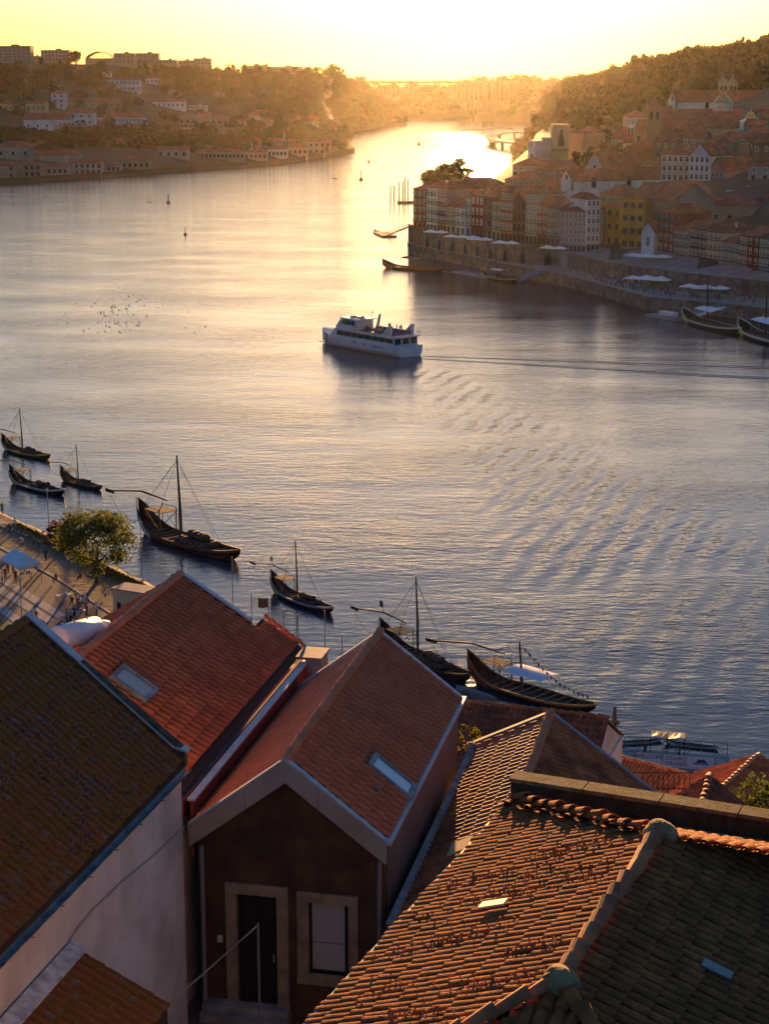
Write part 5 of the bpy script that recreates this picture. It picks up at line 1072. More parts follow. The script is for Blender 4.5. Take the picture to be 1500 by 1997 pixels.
row2 = [(1264, 1284, 462, 'tan', 3, 3, 'low white-windowed tavern house beside the small chapel'), (1284, 1313, 414, 'red', 5, 3, 'tall red house with white grid windows by the square'), (1313, 1345, 449, 'grey', 4, 4, 'grey house with close rows of balconies left of the whitish one'),
 (1345, 1375, 446, 'brown', 4, 4, 'brown balconied house in the crowded riverside terrace'), (1375, 1407, 452, 'cream', 4, 4, 'cream house with tall white windows in the riverside terrace'), (1407, 1441, 472, 'grey', 3, 4, 'lower greyish house with glazed galleries in the terrace'),
 (1441, 1457, 460, 'pink', 4, 2, 'narrow pink house beside the dark red one'), (1457, 1479, 461, 'red', 4, 2, 'dark red house with bright white window surrounds'), (1479, 1512, 466, 'blue', 4, 4, 'pale tiled bluish house at the end of the terrace')]
for x0, x1, ye, c, fl, nw, lab in row2:
    yb = lambda x: 505 + (x - 1264) * (544 - 505) / (1500 - 1264)
    a, b = at(x0, yb(x0), z=8.0), at(x1, yb(x1), z=8.0); building('terrace_house', lab, a, b, 8.0, at((x0 + x1) / 2, ye, Y=(a[1] + b[1]) / 2)[2], 13, WC[c], random.choice(('hip', 'gable_x')), 2.6, fl, nw, 1.15, 2.0, balcony=fl - 1, chimney=1, roofm=random.choice((M_RTILE, M_RTILE2)))
# second tier behind the riverside rows
tier = [('B', 985, 1060, 350, 372, 660, 'rust', 'hip', 3, 2, 6, 'broad rust-walled block with low hipped roof behind the rampart row'),
 ('B', 1000, 1048, 322, 345, 735, 'tan', 'hip', 3, 2, 4, 'tan two-storey house above the rampart row roofs'), ('B', 1046, 1100, 330, 372, 690, 'brown', 'gable_x', 3, 2, 4, 'brown house with gabled roof below the sign panel'),
 ('B', 870, 985, 368, 400, 668, 'rust', 'hip', 4, 0, 0, 'long hipped red roof behind the low yellow and white houses'), ('B', 1030, 1046, 276, 310, 780, 'white', 'flat', 1, 3, 1, 'slender white stair tower beside the sign panel'),
 ('B', 1111, 1136, 258, 310, 800, 'tan', 'hip', 2, 0, 0, 'tan tower block right behind the sign panel'), ('B', 1136, 1178, 288, 305, 820, 'white', 'gable_x', 2, 1, 4, 'small white house behind the big white church'),
 ('B', 1248, 1289, 320, 366, 668, 'pink', 'hip', 3, 3, 3, 'pink-red house with paired white windows beside the cream block'), ('B', 1289, 1344, 301, 372, 655, 'cream', 'hip', 3.5, 4, 5, 'cream four-storey block with attic roof beside the curved gable'),
 ('B', 1344, 1383, 303, 369, 645, 'white', 'gable_front', 4, 4, 4, 'tall white house with rounded gable and window grid'), ('B', 1384, 1413, 330, 371, 640, 'pink', 'gable_front', 4, 2, 2, 'pink gabled house beside the tall white gable'),
 ('B', 1413, 1490, 328, 369, 650, 'tan', 'hip', 4, 3, 7, 'long tan block with balconies beside the pink gable'), ('B', 1296, 1345, 372, 420, 606, 'stone', 'gable_x', 3, 2, 3, 'stone house under a long red roof behind the red grid-window house'),
 ('B', 1310, 1382, 392, 440, 580, 'red', 'hip', 3.2, 2, 4, 'red house with glinting roof window above the terrace'), ('B', 1382, 1465, 400, 450, 572, 'stone', 'hip', 3, 1, 3, 'grey stone house under a broad roof above the terrace'),
 ('B', 1417, 1466, 374, 400, 612, 'white', 'flat', 1, 0, 0, 'blank white garden wall building below the tan block'), ('B', 1466, 1530, 392, 460, 585, 'brown', 'hip', 3, 2, 4, 'brown house with big overhanging roof at the edge of the terrace'),
 ('B', 1462, 1540, 352, 400, 640, 'rust', 'gable_x', 4, 1, 4, 'rust house with dark sloping roof under the tan block'),
 ('B', 1240, 1300, 376, 410, 620, 'tan', 'gable_x', 3, 2, 4, 'tan house with red roof between church and yellow house'), ('B', 1170, 1215, 378, 420, 628, 'ochre', 'hip', 3, 2, 3, 'ochre house below the big white church')]
for _, x0, x1, ye, yb, Y, c, rf, rh, fl, nw, lab in tier:
    B('town_house', lab, x0, x1, ye, yb, Y, Y - 6, 14, c, rf, rh, fl, nw, chimney=1, roofm=random.choice((M_RTILE, M_RTILE2)), base=14, ww=1.4, wh=2.0)
# infill houses stepping up the slope, alike but for their place
for i in range(46):
    px = random.uniform(1190, 1520); Y = random.uniform(590, 760) if px > 1290 else random.uniform(700, 860); x = xfor(px, Y, 25); zg = min(rbz(x, Y), rbz(x + 9, Y - 4)) - .5; q = proj((x, Y, zg + 7))
    if 1128 < q[0] < 1255 and q[1] > 285 or (1280 < q[0] < 1420 and 285 < q[1] < 372 and Y < 665): continue
    w_ = random.uniform(7, 12); building('infill_house', 'small tiled house filling the stepped slope of the old town', (x, Y), (x + w_, Y - random.uniform(1, 6)), zg, zg + random.uniform(5, 8), 9, WC[random.choice(('tan', 'rust', 'grey', 'cream', 'brown', 'pink', 'stone'))], random.choice(('hip', 'gable_x')), 2.4, 2, 3, group='small infill houses on the old town slope', roofm=random.choice((M_RTILE, M_RTILE2)), chimney=1, base=8)
# churches and palace
def church(label, px0, px1, px2, ye, yb, Y, c, rh_px, nwin, zoff=0):
    """white church: gable front px0..px1, nave side px1..px2"""
    a, b = at(px0, yb, Y=Y), at(px1, yb, Y=Y - 8); zb = b[2]; ze = at(px1, ye, Y=Y - 8)[2]; rh = (rh_px) * Y / FPX
    w = float(np.hypot(*(b - a)[:2])); dvec = at(px2, yb, Y=Y + 26) - b; depth = float(np.hypot(dvec[0], dvec[1]))
    t = building('church', label, a, b, zb, ze, depth, WC[c], 'gable_front', rh, 0, 0, cat='church', base=14, over=.5)
    for i in range(nwin): link('window', window_mesh(1.8, 3.6, M_FRAMED, M_PANE, 0), t, (w, depth * (i + .6) / (nwin + .6), 2.6), R(90))
    link('oculus', window_mesh(1.2, 1.6, M_FRAMED, M_PANE, 0), t, (w / 2, 0, ze - zb + rh * .25)); k = MB()
    for x in (0, w): k.box((x, -.12, (ze - zb) / 2), (.9, .5, ze - zb)); 
    k.build('pilaster', WC['stone'], t); k = MB(); k.box((w / 2, 0, ze - zb + rh + 1.0), (.25, .25, 1.8)); k.box((w / 2, 0, ze - zb + rh + 1.3), (1.0, .25, .25)); k.build('cross', WC['stone'], t); return t
church('big white church with steep stone-edged gable and plain side wall', 1135, 1183, 1250, 336, 378, 690, 'white', 34, 4)
church('smaller white chapel with pointed gable below the big church', 1094, 1117, 1177, 352, 372, 650, 'white', 20, 2)
church('upper white church with round side window and red roof', 1303, 1320, 1392, 198, 216, 830, 'white', 20, 1)
B('monastery_wing', 'long white monastery wing under a long red roof', 1289, 1452, 232, 248, 770, 770, 16, 'white', 'gable_x', 4, 1, 12, wh=1.8, cat='monastery', base=10)
B('stone_church', 'brown stone church with buttressed flank and long red roof', 1236, 1404, 262, 300, 735, 725, 22, 'stone', 'gable_x', 5.5, 2, 9, ww=1.2, wh=3.2, fm=M_FRAMED, cat='church', base=14)
B('apse_house', 'brown stone sacristy with tall narrow windows left of the stone church', 1215, 1290, 290, 318, 715, 712, 12, 'brown', 'hip', 3, 1, 6, wh=3.0, fm=M_FRAMED, cat='church', base=10)
B('white_annex', 'white annex with tall windows left of the dark bell tower', 1225, 1260, 229, 264, 790, 780, 12, 'white', 'hip', 3, 2, 6, wh=2.6, base=10)
B('exchange_palace', 'large grey palace with red hipped roof below the glass pyramid', 1407, 1530, 276, 320, 700, 690, 40, 'grey', 'hip', 6, 3, 14, wh=2.2, cat='palace', base=14, band=True)
def tower(name, label, px, py_top, py_base, wpx, Y, m, cap, cat='tower'):
    p = at(px, py_base, Y=Y); zt = at(px, py_top, Y=Y)[2]; w = wpx * Y / FPX; h = zt - p[2]; t = thing(name, label, cat, tuple(p)); k = MB(); hb = h * .62
    k.box((0, 0, hb / 2 - 5), (w, w, hb + 10)); k.box((0, 0, hb + .3), (w * 1.12, w * 1.12, .6)); k.box((0, 0, hb * .6), (w * 1.06, w * 1.06, .4)); k.build('shaft', m, t)
    for s in (-1, 1): o = link('belfry_opening', window_mesh(w * .22, h * .2, M_DARK, M_DARK, 0), t, (s * w * .22, -w / 2, hb * .8))
    k = MB(); k.lathe([(w * .5, hb + .6), (w * .46, hb + h * .1), (w * .3, hb + h * .2), (w * .16, hb + h * .25), (w * .14, hb + h * .31), (.05, h)], n=10); k.build('cupola', cap, t)
    for sx in (-1, 1):
        for sy in (-1, 1): k = MB(); k.lathe([(w * .07, hb + .6), (w * .08, hb + h * .08), (.03, hb + h * .2)], (sx * w * .48, sy * w * .48, 0), 6); k.build('pinnacle', m, t)
    return t
tower('bell_tower', 'dark baroque bell tower with pinnacles beside the white annex', 1274, 188, 262, 26, 722, WC['brown'], WC['brown'])
tower('church_tower', 'domed church tower, twin beside its pair behind the gold lantern', 1409, 142, 205, 16, 850, WC['stone'], WC['stone'])
tower('church_tower', 'domed church tower of the pair nearer the hillside houses', 1428, 143, 205, 16, 850, WC['stone'], WC['stone'])
p = at(1410, 222, Y=764); t = thing('glass_lantern', 'octagonal white lantern with glass cupola, sunlit gold put into its colour', 'lantern', tuple(p)); r_ = 18 * 790 / FPX; hL = (222 - 183) * 790 / FPX
k = MB(); k.lathe([(r_, -8), (r_, hL * .45), (r_ * 1.08, hL * .48)], n=8); k.build('drum', WC['white'], t)
for i in range(8):
    g = 2 * math.pi * (i + .5) / 8; link('window', window_mesh(r_ * .42, hL * .36, M_FRAME, mat('pane_sun_gold', (.75, .50, .16), .15, spec=.8), 0), t, (math.cos(g) * r_ * .925, math.sin(g) * r_ * .925, hL * .22), g + R(90))  # gold of the sun in the panes is their base colour
k = MB(); k.lathe([(r_ * 1.05, hL * .48), (r_ * .85, hL * .66), (r_ * .5, hL * .82), (r_ * .42, hL * .84), (r_ * .42, hL * .93), (r_ * .3, hL), (.1, hL * 1.04)], n=16); k.build('cupola', mat('cupola_sun_gold', (.75, .47, .14), .22, metal=.7, spec=.7), t)  # sunlit gold of the glass cupola painted as its own colour
for px, py, wpx, lab in ((1392, 240, 18, 'small gilded ribbed dome below the glass lantern'), (1466, 222, 20, 'small gilded dome crowning the grey glass pyramid')):
    p = at(px, py + 8, Y=745); r_ = wpx / 2 * 745 / FPX; t = thing('dome', lab, 'dome', tuple(p)); k = MB(); k.lathe([(r_ * 1.1, -6), (r_ * 1.1, .5), (r_, .8), (r_ * .85, r_ * .7), (r_ * .45, r_ * 1.15), (.12, r_ * 1.3), (.06, r_ * 2.1)], n=14); k.build('shell', mat('gilded_dome', (.55, .36, .14), .3, metal=.6), t)
p0, p1 = at(1417, 253, Y=735), at(1530, 253, Y=735); t = thing('glass_pyramid', 'grey glazed pyramid roof over the palace court', 'skylight', tuple((p0 + p1) / 2)); w = (p1 - p0)[0]; k = MB(); hP = 22 * 735 / FPX
k.add([(-w / 2, -8, 0), (w / 2, -8, 0), (w / 2, 12, 0), (-w / 2, 12, 0), (-w * .12, 0, hP), (w * .12, 0, hP), (w * .12, 4, hP), (-w * .12, 4, hP)], [(0, 1, 5, 4), (1, 2, 6, 5), (2, 3, 7, 6), (3, 0, 4, 7), (4, 5, 6, 7)]); k.box((0, 2, -3), (w, 20, 6)); k.build('glazing', mat('lead_glass', (.28, .29, .30), .35, spec=.6), t)
for i in range(11): q = -.5 + i / 10; k = MB(); k.tube([(q * w, -8.05, .05), (q * w * .24, -.05, hP + .05)], .12, 4); k.build('rib', WC['white'], t)
# houses on the hill right of the lantern
for i, (x0, x1, ye, yb, Y, c, lab) in enumerate(((1436, 1462, 176, 205, 880, 'tan', 'tan hillside house right of the twin towers'), (1452, 1476, 162, 190, 930, 'white', 'white hillside house with pale roof under the trees'), (1462, 1500, 186, 222, 850, 'rust', 'rust-walled hillside house above the gilded dome'), (1490, 1530, 165, 200, 900, 'brown', 'brown hillside house at the wood edge'), (1352, 1372, 160, 180, 930, 'pink', 'faint pink house among the hillside trees'), (1318, 1336, 166, 182, 960, 'tan', 'faint tan house among the hillside trees'))):
    B('hill_house', lab, x0, x1, ye, yb, Y, Y, 12, c, 'hip', 2.5, 2, 3, base=12)
# sign panel with cloaked figure and name
p = at(1094, 306, Y=770); t = thing('sign_panel', 'tall pale advertising panel with dark cloaked figure and SANDEMAN lettering', 'sign', (p[0], 770, p[2])); w = 31 * 770 / FPX; h = 61 * 770 / FPX
k = MB(); k.box((0, 6, h / 2 - 5), (w, 12, h + 10)); k.build('wall', WC['yellow'], t); k = MB(); k.box((0, -.15, h * .62), (w * .9, .3, h * .68)); k.build('panel', mat('sign_cream', (.62, .48, .24), .7), t)
k = MB(); sh = [(-.30, 0), (.30, 0), (.26, .35), (.17, .62), (.10, .78), (.2, .80), (.2, .83), (.09, .86), (.08, .98), (-.08, .98), (-.09, .86), (-.2, .83), (-.2, .80), (-.10, .78), (-.17, .62), (-.27, .35)]
k.slab([(x * w * .7, -.36, h * .32 + y * h * .56) for x, y in sh], (0, .06, 0)); k.build('cloaked_figure', M_DARK, t)
cu = bpy.data.curves.new('lettering', 'FONT'); cu.body = 'SANDEMAN'; cu.align_x = 'CENTER'; cu.size = w * .2; cu.extrude = .06; cu.materials.append(M_DARK); o = bpy.data.objects.new('lettering', cu); COL.objects.link(o); o.parent = t; o.location = (0, -.2, h * .17); o.rotation_euler = (R(90), 0, 0)
# ---------------------------------------------------------------- quay walls, rampart
def wall_strip(name, pts, z0, z1, th, m, k_='structure'):
    mb = MB()
    for (x0, y0), (x1, y1) in zip(pts, pts[1:]): mb.hexa([(x0, y0, z0), (x1, y1, z0), (x1, y1 + th, z0), (x0, y0 + th, z0), (x0, y0, z1), (x1, y1, z1), (x1, y1 + th, z1), (x0, y0 + th, z1)])
    return kind(mb.build(name, m), k_)
qs = [(xfor(px, RQ[px][0], 0), RQ[px][0] - .5) for px in sorted(RQ)]; wall_strip('quay_wall', qs, -2, 3.55, .7, M_STONE)
mb = MB(); ks = sorted(RQ)
for px in ks: Y0, ys = RQ[px]; mb.v += [(xfor(px, Y0, 3.5), Y0, 3.56), (xfor(px, ys, 3.5), ys - .2, 3.60)]
for i in range(len(ks) - 1): mb.f.append([2 * i, 2 * i + 2, 2 * i + 3, 2 * i + 1]); mb.m.append(0)
kind(mb.build('quay_promenade', M_PAVE), 'structure')
rp_ = [(xfor(px, RQ[px][1], 6), RQ[px][1] - .9) for px in ks if px <= 1095]; rt = thing('rampart_wall', 'long stone rampart wall with dark arches below the row houses', 'wall', (rp_[3][0], rp_[3][1], 3.5)); mb = MB()
for (x0, y0), (x1, y1) in zip(rp_, rp_[1:]): mb.hexa([(x0, y0, 2), (x1, y1, 2), (x1, y1 + .9, 2), (x0, y0 + .9, 2), (x0, y0, 10.1), (x1, y1, 10.1), (x1, y1 + .9, 10.1), (x0, y0 + .9, 10.1)])
mb.build('masonry', M_STONE, rt, world=True); tot = [0]
for (x0, y0), (x1, y1) in zip(rp_, rp_[1:]): tot.append(tot[-1] + math.hypot(x1 - x0, y1 - y0))
for s_ in np.arange(6, tot[-1] - 3, 9.5):
    i = max(j for j in range(len(tot)) if tot[j] <= s_); q = (s_ - tot[i]) / (tot[i + 1] - tot[i]); (x0, y0), (x1, y1) = rp_[i], rp_[i + 1]; x, y = x0 + (x1 - x0) * q, y0 + (y1 - y0) * q; g = math.atan2(y1 - y0, x1 - x0)
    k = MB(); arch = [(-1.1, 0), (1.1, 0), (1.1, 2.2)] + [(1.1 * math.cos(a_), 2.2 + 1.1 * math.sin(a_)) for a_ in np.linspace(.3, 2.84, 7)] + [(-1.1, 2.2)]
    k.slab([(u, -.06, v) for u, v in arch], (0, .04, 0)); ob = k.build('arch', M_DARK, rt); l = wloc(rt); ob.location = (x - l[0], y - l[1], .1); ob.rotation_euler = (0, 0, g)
up = [(xfor(px, RQ[px][1], 6), RQ[px][1] - .9) for px in ks if px >= 1095]; wall_strip('terrace_wall', up, 2, 8.4, .8, M_STONE)

mb = MB(); ks2 = [k_ for k_ in ks if k_ >= 1095]
for px in ks2:
    ys, z0 = RB[px][3]; Y1, z1 = RB[px][4]
    for q in (0.0, .16, .34): Y = ys + (Y1 - ys) * q; z = z0 + (z1 - z0) * q; mb.v.append((xfor(px, Y, z), Y, z + .15))
for i in range(len(ks2) - 1):
    for j in range(2): a = 3 * i + j; mb.f.append([a, a + 3, a + 4, a + 1]); mb.m.append(0)
kind(mb.build('street_paving', M_PAVE), 'structure')
# ================================================================ NORTH-WEST BANK
def LBd(name, label, px0, px1, ye, yb, c, roof='gable_x', rh_px=8, floors=1, nwin=4, depth=14, **kw):
    Y = bankY((px0 + px1) / 2, yb); kw.setdefault('base', 12); kw.setdefault('wh', 2.4); kw.setdefault('ww', 1.6); kw.setdefault('ground', False)
    return B(name, label, px0, px1, ye, yb, Y, Y, depth, c, roof, rh_px * Y / FPX, floors, nwin, **kw)
M_OLDW = wall_c('old_lime', (.34, .28, .21))
w_ = LBd('warehouse', 'long white warehouse carrying a VENDE-SE banner', 46, 136, 233, 258, 'white', rh_px=12, nwin=5, cat='warehouse')
t_ = LBd('warehouse_tower', 'taller white end block of the bannered warehouse with windows in rows', 135, 183, 220, 257, 'white', 'hip', 9, 3, 3, cat='warehouse')
cu = bpy.data.curves.new('banner_text', 'FONT'); cu.body = 'VENDE-SE'; cu.size = 4.6; cu.align_x = 'CENTER'; cu.extrude = .05; cu.materials.append(WC['white']); p = at(141, 243.5, Y=min(w_.location[1], t_.location[1]) - .5)
bn = thing('sale_banner', 'dark VENDE-SE sale banner fixed across the white warehouse', 'banner', (p[0], min(w_.location[1], t_.location[1]) - .6, p[2])); k = MB(); k.box((0, 0, 0), (52 * w_.location[1] / FPX, .2, 7 * w_.location[1] / FPX)); k.build('board', mat('banner_brown', (.13, .07, .05), .8), bn); o = bpy.data.objects.new('banner_text', cu); COL.objects.link(o); o.parent = bn; o.location = (0, -.15, -1.6); o.rotation_euler = (R(90), 0, 0)
f_ = LBd('portico_house', 'white two-storey house with columned centre and red roof', 189, 281, 229, 248, 'white', 'hip', 9, 2, 12, cat='mansion', wh=2.0)
for i in range(4): k = MB(); k.tube([(0, 0, 0), (0, 0, 7.2)], .45, 8); o = k.build('column', WC['white'], f_); wd_ = 92 * f_.location[1] / FPX; o.location = (wd_ * (.40 + .035 * i), -.6, .2)
LBd('terrace_wall', 'stone terrace wall below the columned white house', 208, 293, 249, 260, 'stone', 'flat', 1, 0, 0, 4, cat='wall')
LBd('yellow_warehouse', 'long ochre-yellow warehouse with arched windows', -20, 88, 202, 220, 'yellow', rh_px=5, nwin=12, cat='warehouse')
LBd('white_villa', 'narrow white three-storey villa among hillside gardens', 100, 125, 182, 211, 'white', 'hip', 7, 3, 2)
LBd('long_house', 'long low brownish house with red roof behind the warehouse tower', 126, 234, 198, 212, M_OLDW, rh_px=6, nwin=9)
LBd('upper_mansion', 'white mansion with red roof and many windows high on the slope', 209, 272, 156, 178, 'white', 'hip', 6, 2, 8, wh=2.2)
LBd('hill_villa', 'small white villa right of the upper mansion', 284, 307, 153, 164, 'white', 'hip', 4, 1, 3)
LBd('white_shed', 'low white stepped shed below the small villa', 326, 350, 178, 188, 'white', 'shed', 3, 1, 2)
LBd('house_pair', 'white-fronted house with red roof on the middle slope', 297, 360, 198, 211, 'white', 'gable_x', 5, 1, 7); LBd('pale_house', 'pale boxy house right of the white-fronted one', 368, 402, 206, 218, 'cream', 'flat', 1, 2, 3)
LBd('stone_ruin', 'roofless brown stone warehouse ruin beside the terrace', 348, 384, 226, 247, 'stone', 'flat', 1, 1, 3, fm=M_FRAMED); LBd('stone_store', 'brown stone store with low roof next to the ruin', 385, 410, 222, 248, 'stone', 'gable_x', 4, 0, 0); LBd('stone_store', 'wider brown stone store with roof vents', 410, 446, 230, 246, 'stone', 'hip', 5, 1, 3, fm=M_FRAMED)
LBd('retaining_wall', 'long stone retaining wall under the brown stores', 352, 476, 249, 264, 'stone', 'flat', .5, 0, 0, 3, cat='wall')
LBd('stone_warehouse', 'square stone warehouse with dull red roof near the quay', -10, 61, 286, 312, M_OLDW, 'hip', 10, 1, 3, fm=M_FRAMED, cat='warehouse'); LBd('low_warehouse', 'low brown warehouse with grey-red roof behind the quay', 64, 153, 303, 318, M_OLDW, 'gable_x', 9, 0, 0, cat='warehouse')
quay = [(-40, 34, 323, 349, 'tan', 3), (34, 80, 320, 346, 'tan', 4), (80, 132, 324, 344, M_OLDW, 5), (133, 198, 318, 341, 'grey', 6), (199, 234, 322, 337, M_OLDW, 4), (236, 292, 312, 332, 'tan', 5), (306, 366, 292, 309, M_OLDW, 4), (383, 476, 296, 312, 'stone', 12), (477, 520, 296, 314, 'tan', 5), (522, 560, 290, 309, 'cream', 5), (561, 600, 286, 306, 'tan', 4), (601, 634, 276, 302, 'stone', 3)]
labs = ['tan quayside warehouse at the near end of the far quay', 'tan quayside store with small square windows', 'weathered quayside store with low red roof', 'grey flat-fronted quayside shed', 'weathered narrow quayside store', 'tan quayside house above the white moored boats', 'weathered house above the quay on the bend', 'long stone quayside building with a row of twelve windows', 'tan house right of the long stone building', 'cream quayside house before the bend', 'tan quayside house at the bend', 'stone corner house at the tip of the quay']
for (x0, x1, ye, yb, c, nw), lab in zip(quay, labs): LBd('quay_house', lab, x0, x1, ye, yb, c, random.choice(('gable_x', 'hip')), 6, 1 if yb - ye < 22 else 2, nw, fm=M_FRAMED)
# small houses crowding the slope near the bend: alike, told apart only by place
for i in range(34):
    px = random.uniform(450, 640); py = random.uniform(232, 296)
    if px > 600 and py < 250: continue
    w = random.uniform(14, 30); h = random.uniform(8, 15); c = random.choice(('tan', 'stone', 'brown', 'cream', 'white', 'pink'))
    LBd('slope_house', 'small old house in the crowded slope quarter above the river bend', px, px + w, py - h, py, c, random.choice(('gable_x', 'hip')), 4, 2 if h > 11 else 1, 3, depth=9, group='small houses on the slope at the river bend')
for i in range(16):
    px = random.uniform(-10, 430); py = random.choice((random.uniform(262, 285), random.uniform(150, 200))); 
    LBd('garden_house', 'small scattered garden house on the wooded slope', px, px + random.uniform(12, 24), py - random.uniform(5, 9), py, random.choice(('tan', 'stone', 'white', 'cream')), 'gable_x', 3, 1, 2, depth=8, group='garden houses scattered on the slope')
# skyline blocks
sky_b = [(-20, 60, 90, 124, 7, 9, 'stone', 'tall slab block of flats with rooftop hut on the crest'), (60, 78, 110, 126, 3, 3, 'stone', 'low block between the two crest slabs'), (80, 135, 98, 126, 5, 8, 'tan', 'broad block of flats behind the dark round tree'), (222, 262, 104, 128, 3, 5, 'tan', 'flat-topped block beside the arched hall'), (263, 310, 104, 128, 3, 6, 'stone', 'block with a white roof tent on the crest'), (310, 345, 117, 136, 3, 5, 'tan', 'lower crest block sloping toward the long slab'), (344, 378, 118, 140, 4, 5, 'tan', 'middle slab of the long crest flats'), (378, 412, 114, 144, 6, 5, 'tan', 'end slab with roof parapet of the long crest flats'), (470, 520, 128, 150, 3, 7, 'stone', 'long hazy block above the trees before the bridge'), (520, 590, 130, 152, 3, 9, 'stone', 'second hazy block above the trees before the bridge'), (632, 646, 145, 165, 3, 2, 'tan', 'small square tower above the wood before the bridge')]
for x0, x1, ye, yb, fl, nw, c, lab in sky_b:
    px = (x0 + x1) / 2; Y = LB[min(LB, key=lambda k_: abs(k_ - px))][-1][1] + 25; B('apartment_block', lab, x0, x1, ye, yb + 8, Y, Y, 16, c, 'flat', 1, fl, nw, wh=1.8, ww=2.2, base=10, cat='apartment block', ground=False)
Y = LB[200][-1][1] + 25; p0, p1 = at(166, 128, Y=Y), at(222, 128, Y=Y); w = p1[0] - p0[0]; t = thing('arched_hall', 'long hall with shallow arched lattice roof on the crest', 'hall', (p0[0], Y, p0[2])); k = MB(); k.box((w / 2, 10, 0), (w, 20, 14)); k.build('wall', WC['tan'], t); k = MB(); n = 12
for i in range(n + 1): x = w * i / n; z = 7 + 6.5 * math.sin(math.pi * i / n) ** .7; k.v += [(x, -1, z), (x, 21, z), (x, 21, z - .8), (x, -1, z - .8)]
for i in range(n):
    for j in range(4): a, b = 4 * i + j, 4 * i + (j + 1) % 4; k.f.append([a, b, b + 4, a + 4]); k.m.append(0)
k.build('arched_roof', WC['grey'], t)
for i in range(1, n): k = MB(); x = w * i / n; z = 7 + 6.5 * math.sin(math.pi * i / n) ** .7; k.box((x, -.5, (z + 6) / 2), (.5, .4, z - 6)); k.build('mullion', WC['stone'], t)
# ---------------------------------------------------------------- arch bridge
M_BRIDGE = mat('aged_concrete', (.13, .10, .075), .9, var=.2, scale=.1)
def bridge():
    Y = 3050.; P = lambda px, py, dy=0: at(px, py, Y=Y + dy); deckz = P(800, 159)[2]; xs = lambda px: P(px, 159)[0]
    t = thing('arch_bridge', 'hazy concrete arch bridge with slender spandrel columns closing the river view', 'bridge', (xs(826), Y, 0)); l = wloc(t)
    k = MB(); x0, x1 = xs(690), xs(1010); k.box(((x0 + x1) / 2, Y, deckz - 1.5), (x1 - x0, 24, 3.2)); k.box(((x0 + x1) / 2, Y - 12, deckz + .9), (x1 - x0, .4, 1.2)); k.build('deck', M_BRIDGE, t, world=True)
    cx, hs, crown, spring = xs(832), xs(832) - xs(738), deckz - 5, 6.0; az = lambda x: spring + (crown - spring) * (1 - ((x - cx) / hs) ** 2)
    for dy in (-8, 8):
        k = MB(); n = 30
        for i in range(n + 1): x = cx - hs + 2 * hs * i / n; z = az(x); th = 6.0 - 1.5 * (1 - abs(i / n - .5) * 2); k.v += [(x, Y + dy - 3.5, z - th), (x, Y + dy + 3.5, z - th), (x, Y + dy + 3.5, z), (x, Y + dy - 3.5, z)]
        for i in range(n):
            for j in range(4): a, b = 4 * i + j, 4 * i + (j + 1) % 4; k.f.append([a, b, b + 4, a + 4]); k.m.append(0)
        k.build('arch_rib', M_BRIDGE, t, world=True)
    for px in np.arange(704, 1000, 8.5):
        x = xs(px); zb = az(x) if abs(x - cx) < hs else 0.0
        if deckz - 3 - zb < 3: continue
        k = MB()
        for dy in (-8, 8): k.box((x, Y + dy, (zb + deckz - 3) / 2), (1.8, 2.5, deckz - 3 - zb))
        k.build('spandrel_column', M_BRIDGE, t, world=True)
    for px in (695, 711, 946, 962): k = MB(); zt = P(px, 149)[2]; k.box((xs(px), Y, zt / 2), (4.6, 6, zt)); k.build('lift_tower', M_BRIDGE, t, world=True)
bridge()
# curved riverside viaduct on the far right bank
t = thing('river_viaduct', 'low curved road viaduct standing in the river', 'viaduct', (xfor(985, 2000, 6), 2000, 0)); pts = [at(px, py, z=7) for px, py in ((1030, 258), (1004, 256), (975, 258), (956, 264), (958, 270), (980, 274), (1012, 278), (1050, 281))]; k = MB(); mb = MB()
for a, b in zip(pts, pts[1:]): d = (b - a) / np.linalg.norm(b - a); s_ = np.array([-d[1], d[0], 0]) * 6; k.slab([a - s_, b - s_, b + s_, a + s_], (0, 0, -1.6))
k.build('deck', WC['grey'], t, world=True)
for a in pts[1:-1]: mb = MB(); mb.tube([(a[0], a[1], -2), (a[0], a[1], 5.5)], 1.8, 6); mb.build('pier', WC['stone'], t, world=True)
p = [at(*q, z=1.2) for q in ((895, 251), (930, 250), (985, 248), (1000, 249), (950, 252))]; k = MB(); k.slab(p, (0, 0, -2)); tag(k.build('breakwater', M_STONE), 'low stone breakwater lying in the far river', 'breakwater')
